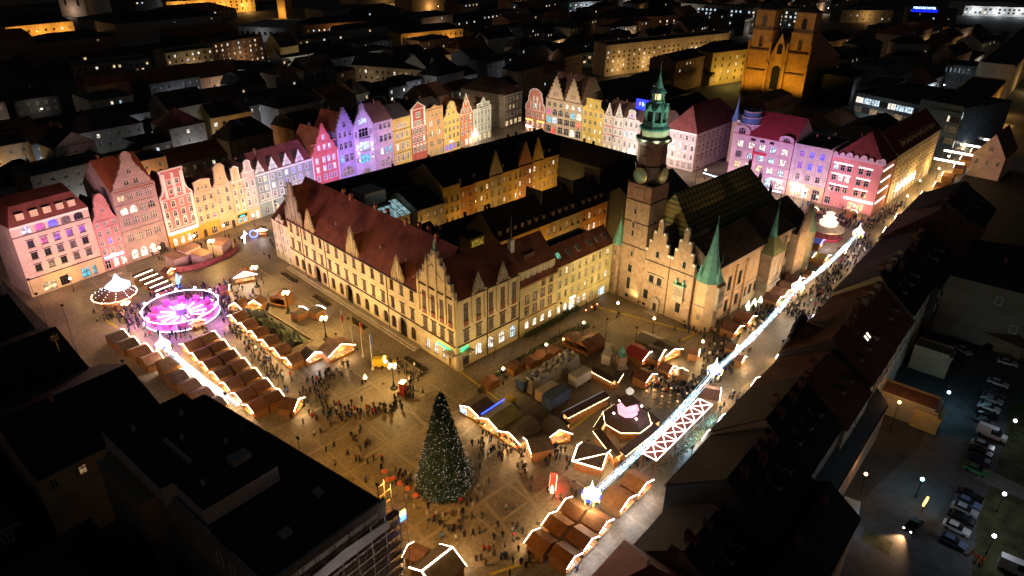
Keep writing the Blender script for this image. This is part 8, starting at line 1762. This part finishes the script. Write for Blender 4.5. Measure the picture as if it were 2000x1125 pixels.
def pcol():
    t = pr.random()*sum(CW.values())
    for k, v in CW.items():
        t -= v
        if t <= 0: return k
    return 'black'
NP = 0
crowd = []
FC = G(714, 755)
def person(px, py, where, group, face=None, coat=None, world=None, single=True):
    global NP
    p = world or G(px, py)
    if world is None and (p-FC).length < 9.0 and 'juggling' not in where: p = FC+(p-FC).normalized()*pr.uniform(9.2, 12)
    rz = pr.random()*6.28 if face is None else face
    c_ = coat or pcol(); v = pr.randrange(5); s = pr.uniform(.93, 1.06)
    if not single or NP >= 298: crowd.append((p, rz, c_, v, s)); return
    NP += 1
    t = ob('person', PM[v], None, (p.x, p.y, .012), rz, f'person in {c_} coat {"walking" if v in (1, 2) else "standing"} {where}', 'person', group)
    t.scale = (s, s, s); sl = t.material_slots
    sl[0].link = 'OBJECT'; sl[0].material = CM[c_]
    if pr.random() < .35: sl[3].link = 'OBJECT'; sl[3].material = CM[pcol()]
    return t
# ring of spectators round the fire bowl
fc = G(714, 755)
for k in range(86):
    a = pr.uniform(radians(70), radians(390)); rr_ = pr.gauss(10.2, 1.1)
    if radians(20) < (a % (2*pi)) < radians(75): continue
    q = fc+Vector((rr_*cos(a), rr_*sin(a)*1.05, 0)); person(0, 0, 'in the ring round the fire bowl', 'spectators round the fire', a+pi/2+pi, world=q) if False else person(0, 0, 'in the ring round the fire bowl', 'spectators round the fire', a-pi/2, world=q)
person(708, 752, 'juggling alone in the middle of the ring', 'fire performer', 1.0, 'black')
def scatter(x0, y0, x1, y1, n, where, group, spread=8, single=True):
    for k in range(n):
        u = pr.random(); person(x0+(x1-x0)*u+pr.gauss(0, spread), y0+(y1-y0)*u+pr.gauss(0, spread*.6), where, group, single=single)
scatter(600, 780, 760, 930, 16, 'on open paving before the scaffolding', 'walkers west of the tree', 30)
scatter(840, 1010, 1000, 1110, 24, 'on the near paving below the tree', 'walkers south of the tree', 26)
scatter(930, 870, 1130, 905, 30, 'between the tree and the white lit stalls', 'walkers by the white lit stalls', 14)
scatter(1010, 905, 1100, 1000, 12, 'near the red sleigh figure', 'walkers near the sleigh', 14)
scatter(745, 900, 820, 970, 14, 'beside the tree railing', 'walkers beside the railing', 8)
scatter(500, 560+150, 560, 760, 10, 'at the end of the double hut row', 'walkers at the hut row end', 12)
scatter(560, 760, 640, 830, 12, 'near the spectators on grey paving', 'walkers near the spectators', 14)
scatter(450, 640, 545, 740, 26, 'in the aisle between the two hut rows', 'shoppers in the hut aisle', 8)
scatter(1290, 735, 1345, 800, 20, 'at the standing tables by the pyramid', 'drinkers at the tables', 14)
scatter(1400, 660, 1530, 560, 40, 'under the garland beside the town hall', 'walkers under the garland', 10)
scatter(1440, 760, 1390, 860, 18, 'by the icy lit stalls of the south side', 'walkers by the icy stalls', 10)
scatter(1540, 600, 1590, 640, 20, 'in the blue lit crowd near the dark roofs', 'blue lit crowd', 9)
scatter(900, 690, 1160, 600, 9, 'on the quiet paving before city hall', 'walkers before city hall', 12)
scatter(520, 470, 600, 560, 8, 'near the north end of city hall', 'walkers north of city hall', 12)
scatter(1120, 960, 1160, 990, 6, 'beside the near lantern mast', 'walkers at the near lantern', 6)
scatter(1090, 1090, 1120, 1118, 5, 'behind the orange huts', 'walkers behind the orange huts', 5)
# denser crowds that read as a mass
scatter(450, 640, 550, 745, 50, '', '', 9, False); scatter(230, 600, 300, 660, 30, '', '', 12, False); scatter(470, 560, 560, 640, 30, '', '', 16, False); scatter(1380, 700, 1560, 570, 90, '', '', 12, False); scatter(1280, 720, 1350, 780, 40, '', '', 16, False); scatter(1560, 600, 1690, 480, 60, '', '', 10, False); scatter(940, 850, 1110, 890, 40, '', '', 12, False); scatter(1180, 790, 1290, 870, 30, '', '', 14, False); scatter(1540, 440, 1700, 410, 50, '', '', 12, False); scatter(1310, 660, 1420, 640, 20, '', '', 12, False)
for k in range(70):
    a = pr.uniform(radians(100), radians(375)); q_ = pr.gauss(11.2, 1.2); person(0, 0, '', '', a-pi/2, world=FC+Vector((q_*cos(a), q_*sin(a), 0)), single=False)
scatter(560, 740, 700, 900, 34, '', '', 30, False); scatter(940, 880, 1120, 900, 40, '', '', 16, False); scatter(900, 960, 1010, 1100, 40, '', '', 40, False); scatter(1330, 780, 1420, 700, 60, '', '', 12, False); scatter(400, 650, 470, 760, 60, '', '', 8, False); scatter(1200, 930, 1290, 870, 20, '', '', 8, False); scatter(1450, 650, 1560, 560, 80, '', '', 9, False); scatter(300, 500, 480, 470, 30, '', '', 10, False)
scatter(430, 560, 480, 640, 102, '', '', 16, False); scatter(300, 570, 420, 580, 85, '', '', 12, False); scatter(430, 590, 470, 630, 51, '', '', 14, False)
scatter(1540, 600, 1590, 640, 68, '', '', 10, False); scatter(1590, 580, 1690, 470, 119, '', '', 10, False); scatter(1560, 420, 1700, 440, 153, '', '', 14, False); scatter(1620, 560, 1540, 690, 68, '', '', 8, False)
scatter(190, 620, 290, 610, 57, '', '', 12, False); scatter(1440, 690, 1380, 740, 68, '', '', 14, False); scatter(1700, 440, 1760, 400, 68, '', '', 6, False); scatter(1240, 740, 1310, 760, 51, '', '', 12, False); scatter(380, 620, 340, 680, 27, '', '', 14, False)
scatter(1800, 330, 1900, 240, 102, '', '', 5, False)
m_v, m_f, m_m = [], [], []
ck = list(COATS)
for p, rz, c_, v, s in crowd:
    me = PM[v]; n = len(m_v); M_ = Matrix.Translation((p.x, p.y, .012)) @ Matrix.Rotation(rz, 4, 'Z') @ Matrix.Scale(s, 4)
    m_v += [tuple(M_ @ w.co) for w in me.vertices]
    for f in me.polygons: m_f.append(tuple(n+i for i in f.vertices)); m_m.append(ck.index(c_) if f.material_index == 0 else 10+f.material_index-1)
me = bpy.data.meshes.new('crowd'); me.from_pydata(m_v, [], m_f)
for k in ck: me.materials.append(CM[k])
for m in (MATS['trousers'], MATS['skin'], MATS['hair']): me.materials.append(m)
me.polygons.foreach_set('material_index', m_m); me.update()
ob('crowd', me, kind='stuff', label='dense crowd of people in dark winter coats among the market stalls', cat='crowd')
for i, (px, py) in enumerate(((1895, 1085), (1907, 1095), (1916, 1102))):
    p = G(px, py); t = ob('person', PM[i], None, (p.x, p.y, .03), i, f'road worker in glowing orange jacket, {["left", "middle", "right"][i]} one of three by the lawn', 'person', 'road workers'); t.material_slots[0].link = 'OBJECT'; t.material_slots[0].material = P('hi_vis', (.9, .22, .05), .6); t.material_slots[1].link = 'OBJECT'; t.material_slots[1].material = P('hi_vis', (.9, .22, .05), .6)
# red umbrellas / balloons sellers by the railing
for i, (px, py) in enumerate(((751, 922), (768, 935), (781, 945), (797, 955), (812, 968), (758, 938))):
    p = G(px, py, 1.6); t = thing('red_umbrella', f'round coral umbrella in the procession beside the railing, {ORD[i]} from the scaffolding side', 'umbrella', (p.x, p.y, .012), 0, 'coral umbrellas'); m_ = MB(); m_.lathe([(.65, 1.75), (.5, 2.0), (.02, 2.2)], 10); part('canopy', m_, [P('umbrella_coral', (.5, .12, .06), .6)], t); m_ = MB(); m_.tube((0, 0, .9), (0, 0, 2.1), .02, 4); part('shaft', m_, [metal], t); person(0, 0, 'holding a coral umbrella by the railing', 'umbrella procession', world=Vector((p.x, p.y+.25, 0)))
# yellow ambulance van, white vans
t = car('yellow ambulance van parked by the spectators under the candelabra', 752, 715, atan2(-1, .55)+.25, P('van_yellow', (.65, .45, .03), .3), 'van')
m_ = MB(); m_.box(-.3, .3, -.7, .7, 2.42, 2.58); part('light_bar', m_, [EM('bar_yellow', (1, .8, .2), 3)], t)
car('white van parked in the fenced yard by the statue', 1187, 690, .45, paint['white'], 'van')
p = G(1185, 708); t = thing('toilet_cabin', 'white cabin with blue stripes next to the white van', 'cabin', (p.x, p.y, .012), .3); m_ = MB(); m_.box(-1.1, 1.1, -1.1, 1.1, 0, 2.5); m_.box(-1.2, 1.2, -1.2, 1.2, 2.5, 2.65); part('body', m_, [white_trim], t)
for k in (-.6, .3): boxes('stripe', P('stripe_blue', (.03, .15, .4)), t, (k, k+.35, -1.14, -1.1, .3, 2.2))
# terrace shrubs before the pale yellow houses, bare trees
def shrub(label, p, r, h, n=420, mat=None, group=None):
    t = thing('shrub', label, 'shrub', (p.x, p.y, .012), 0, group); m_ = MB(); rr_ = random.Random(int(p.x*10))
    for k in range(n):
        a, u, v = rr_.random()*6.28, rr_.random(), rr_.random()**.5; x, y, z = r*v*cos(a), r*v*sin(a), h*(.15+.85*u*(1-.3*v)); b_ = rr_.random()*6.28; s_ = .22; m_.poly([(x, y, z), (x+s_*cos(b_), y+s_*sin(b_), z+.08), (x+s_*cos(b_+1), y+s_*sin(b_+1), z+.2)])
    part('foliage', m_, [mat or P('shrub_leaf', (.06, .1, .03), .7, .4, 2)], t)['kind'] = 'stuff'; m_ = MB(); m_.tube((0, 0, 0), (0, 0, h*.6), .06); part('stem', m_, [darkwood], t)
for i in range(14):
    q = Vector(SO(23+i*1.55)); q.y -= 1.3; shrub(f'clipped terrace shrub at the yellow house wall, {ORD[i]} from city hall', q, .65, 1.3+(.9 if i > 9 else 0), group='terrace shrubs')
for i, x in enumerate((44.5, 47, 49.5)):
    p = Vector(SO(x)); p.y -= 3.4; t = thing('parasol_table', f'red cloth terrace table beside the lit entrance, {ORD[i]} from the shrubs', 'table', (p.x, p.y, .012), 0, 'terrace tables'); m_ = MB(); m_.lathe([(.7, .7), (.7, .75)], 10); m_.tube((0, 0, 0), (0, 0, .7), .05); part('top', m_, [P('cloth_red', (.5, .12, .1))], t); m_ = MB(); m_.blob((0, 0, .9), .12); part('table_lamp', m_, [EM('bulb_warm', (1, .75, .4), 14)], t)
def bare_tree(label, p, h, mat=None, leaves=None):
    t = thing('tree', label, 'tree', (p.x, p.y, .012)); m_ = MB(); rr_ = random.Random(int(p.x)); tips = []
    def grow(a, d, l, r, lv):
        b = a+d*l; m_.tube(a, b, r, 5, r2=r*.62)
        if lv == 0: tips.append(b); return
        for k in range(3): nd = (d+Vector((rr_.uniform(-.7, .7), rr_.uniform(-.7, .7), rr_.uniform(-.1, .45)))).normalized(); grow(b, nd, l*rr_.uniform(.62, .8), r*.6, lv-1)
    grow(Vector((0, 0, 0)), Vector((0, 0, 1)), h*.32, h*.02, 4); part('trunk', m_, [P('bark', (.06, .045, .035), .9)], t)
    if leaves:
        m_ = MB()
        for b in tips:
            for k in range(leaves):
                q = b+Vector((rr_.gauss(0, .6), rr_.gauss(0, .6), rr_.gauss(0, .5))); a_ = rr_.random()*6.28; s_ = .4; m_.poly([q, q+Vector((s_*cos(a_), s_*sin(a_), .1)), q+Vector((s_*cos(a_+1), s_*sin(a_+1), .25))])
        part('crown', m_, [P('dark_leaf', (.03, .04, .02), .8, .4, 2)], t)
for px, py, h, lb in ((1000, 690, 3.4, 'small bare tree before the city hall arches, nearest the corner'), (1045, 668, 3.4, 'small bare tree before the pale yellow house'), (1080, 640, 3.4, 'small bare tree beside the terrace shrubs'), (1130, 648, 3.0, 'small bare tree near the closed huts'), (965, 700, 3.2, 'small bare tree before the green neon corner'), (872, 668+40, 3, 'thin bare tree beside the long planting bed')): bare_tree(lb, G(px, py), h)
for x, y, h, lb in ((75, 52, 9, 'bare courtyard tree before the olive alley house'), (84, 54, 9, 'bare courtyard tree before the brown alley house'), (56, 44, 8, 'leafy dark tree in the middle courtyard'), (68, 47, 8, 'dark tree between courtyard roofs')): bare_tree(lb, Vector(IO(x, y)), h, leaves=10 if 'leafy' in lb or 'dark' in lb else None)
for px, py, lb in ((1340, 160, 'round dark tree before the beige slab'), (1375, 165, 'round dark tree next to the yellow house by the church')): bare_tree(lb, G(px, py+8), 13, leaves=22)
# ------------------------------------------------------------------ floodlights on the house fronts (fixtures stand on masts and roof edges)
bpy.context.view_layer.update()
DG = bpy.context.evaluated_depsgraph_get()
def drop(loc):
    """how far below a fixture its roof or pavement lies"""
    hit, q = scene.ray_cast(DG, Vector(loc)+Vector((0, -.1, .05)), Vector((0, 0, -1)))[:2]
    return max(.3, loc[2]-q.z) if hit else loc[2]
def flood(label, loc, tgt, pw, col, angle=80):
    t = thing('floodlight', label, 'floodlight', tuple(loc)); d = Vector(tgt)-Vector(loc); rz = atan2(d.y, d.x)-pi/2
    t.rotation_euler = (0, 0, rz); m_ = MB(); m_.box(-.3, .3, -.25, .1, .1, .5); part('housing', m_, [blackm], t); m_ = MB(); m_.tube((0, -.1, -drop(tuple(loc))-.05), (0, -.1, .1), .06); part('bracket', m_, [blackm], t)
    m_ = MB(); m_.box(-.26, .26, .1, .12, .13, .47); part('lens', m_, [EM('flood_lens_%d' % int(col[2]*10), col, 4)], t)
    dn = d.normalized(); spot(tuple(Vector(loc)+dn*.6+Vector((0, 0, .3))), tgt, pw, col, angle, .9, .5)
k = 0
NF = [(-14, (1, .56, .55), 46000, 62, (28, 186, 21)), (-2, (1, .52, .56), 40000, 55, (31, 170, 21)), (12, (1, .5, .56), 50000, 50, (32, 178, 21.5)), (26, (1, .48, .5), 50000, 56, (101, 180, 26)), (40, (1, .66, .42), 34000, 60, (100.5, 186, 19)), (54, (1, .62, .5), 32000, 60, (102, 189, 19)), (66, (.85, .78, 1), 40000, 70, (106, 190, 19.5)), (77, (.7, .6, 1), 38000, 60, (116, 190, 19))]
for s, col, pw, ang, loc in NF:
    q = Vector(NO(s)); k += 1
    flood(f'roof edge floodlight aimed at the north house fronts, {ORD[k-1]} of the western set', Vector(loc), tuple(q+Vector((0, 0, 12))), pw, col, ang)
for s, col, pw in ((88, (.8, .3, 1), 40000), (102, (.38, .25, 1), 56000), (118, (.8, .42, 1), 40000), (134, (1, .84, .62), 46000), (152, (1, .84, .56), 50000), (170, (1, .84, .55), 50000), (188, (1, .88, .66), 46000)):
    q = Vector(NO(s)); n_ = Vector((sin(NR), -cos(NR), 0)); loc = q+n_*36+Vector((0, 0, 21.5)); k += 1
    flood(f'roof edge floodlight aimed at the north house fronts, {ORD[k-9]} of the eastern set', loc, tuple(q+Vector((0, 0, 13))), pw, col, 75)
k = 0
for s, col, pw in ((10, (1, .8, .66), 40000), (30, (1, .8, .64), 46000), (50, (1, .84, .55), 46000), (68, (1, .8, .7), 46000), (86, (1, .8, .82), 62000), (100, (1, .78, .86), 62000)):
    q = Vector(EO(s)); loc = q+Vector((-40, 0, 20)); k += 1; flood(f'roof edge floodlight aimed at the east house fronts, {ORD[k-1]} from the north', loc, tuple(q+Vector((0, 0, 12))), pw, col, 75)
for s, col, pw in ((128, (.85, .42, 1), 60000), (148, (.72, .4, 1), 52000), (168, (1, .45, .65), 60000)):
    q = Vector(EO(s)); loc = q+Vector((-46, 0, 18)); k += 1; flood(f'mast floodlight aimed at the stone stores, {ORD[k-7]} from the north', loc, tuple(q+Vector((0, 0, 12))), pw, col, 65)
# town halls
warm = (1, .71, .35)
for i, s in enumerate((4, 13, 24, 34, 44, 54, 64, 74, 84)):
    q = O+Matrix.Rotation(TH_S, 3, 'Z') @ loc_w(s); loc = q+Vector((-13, 0, .9)); flood(f'ground floodlight on the west front of city hall, {ORD[i]} from the corner', loc, tuple(q+Vector((0, 0, 11))), 4000, (1, .68, .3) if s < 60 else (1, .64, .42), 100)
for i, x in enumerate((5, 16, 27, 38, 49, 58)):
    q = Vector(SO(x)); loc = q+Vector((0, -11, .9)); flood(f'ground floodlight on the pale south fronts, {ORD[i]} from the corner', loc, tuple(q+Vector((0, 0, 10))), 3800, (1, .74, .3), 100)
tp = thx(1.8+3.95, 4); flood('roof floodlight picking out the green tower top, on the long yellow house', Vector(SO(54))+Vector((0, 5, 21)), (tp.x, tp.y, 57), 100000, (.85, 1, .78), 20)
flood('roof floodlight picking out the green tower top, on the south side roofs', Vector((150, 40, 24)), (tp.x, tp.y, 57), 110000, (.85, 1, .78), 16)
for i, (x, y, z, tx, ty, tz, pw, cl) in enumerate(((6, -30, 10, 6, 0, 20, 30000, warm), (15, -22, 6, 15, 0, 11, 21000, warm), (23, -20, 6, 24, 0, 11, 19000, warm), (50, 10, 8, 30, 12, 10, 14000, (1, .6, .28)), (50, 30, 8, 32, 30, 10, 14000, (1, .6, .28)), (48, 50, 8, 30, 50, 11, 13000, (1, .64, .34)), (33, -16, 5, 28, 2, 17, 6000, (1, .9, .6)))):
    flood(f'floodlight washing the town hall, {ORD[i]} in order round its walls', tuple(thx(x, y)+Vector((0, 0, z))), tuple(thx(tx, ty)+Vector((0, 0, tz))), pw, cl, 70)
for a in (-pi/2, 0, pi/4-pi/2, pi):
    q = thx(1.8+3.95+5.2*cos(a), 4+5.2*sin(a)); c_ = thx(1.8+3.95, 4); spot((q.x, q.y, 46.6), (c_.x, c_.y, 54), 320, (.9, 1, .7), 130, .8, .2)
# alley lamps
for i, (x, y) in enumerate(((40, 58), (56, 58), (72, 57), (90, 60), (104, 60), (36, 16.5), (48, 16.5), (62, 16.5), (76, 16.5))):
    q = IO(x, y); globe(f'sodium lamp in the inner alleys, {ORD[i]} in walking order from city hall', q[0], q[1], 4.5, 2300, (1, .55, .13))

# unseen floodlights added on roof edges to brighten the open paving
for i, (loc, px, py, pw, cl) in enumerate((((45, 66, 21), 940, 1010, 17000, (1, .5, .1)), ((43, 84, 21), 830, 880, 23000, (1, .48, .08)), ((41, 104, 21), 660, 800, 16000, (1, .52, .12)), ((33, 128, 21), 470, 700, 10000, (1, .7, .4)), ((33, 160, 21), 330, 640, 9000, (1, .6, .3)), ((88, 37, 18), 1100, 900, 10000, (1, .62, .25)), ((130, 39, 19), 1330, 720, 9000, (1, .65, .3)), ((180, 41, 19), 1500, 610, 9000, (1, .75, .5)), ((225, 44, 19), 1600, 470, 16000, (.85, .65, 1)))):
    p = G(px, py); flood(f'added roof edge floodlight over the paving, {ORD[i]} counted from the scaffolding', Vector(loc), (p.x, p.y, 0), pw, cl, 105)

for i, sv in enumerate((-12, 4, 15, 27, 38, 50, 62, 76)):  # lamps added for a warm gradient at the foot of the fronts
    q = Vector(NO(sv))+Vector((sin(NR), -cos(NR), 0))*5.5; globe(f'added warm lamp before the north houses, {ORD[i]} from the west', q.x, q.y, 4.2, 1300, (1, .6, .2))
for i, sv in enumerate((92, 112, 128, 146, 160, 174)):  # more added lamps, warming the east fronts from below
    q = Vector(EO(sv))+Vector((-5.5, 0, 0)); globe(f'added warm lamp before the east houses, {ORD[i]} from the tower', q.x, q.y, 4.2, 1300, (1, .66, .3))
print('objects', len(bpy.data.objects), 'house', HOUSE_N)
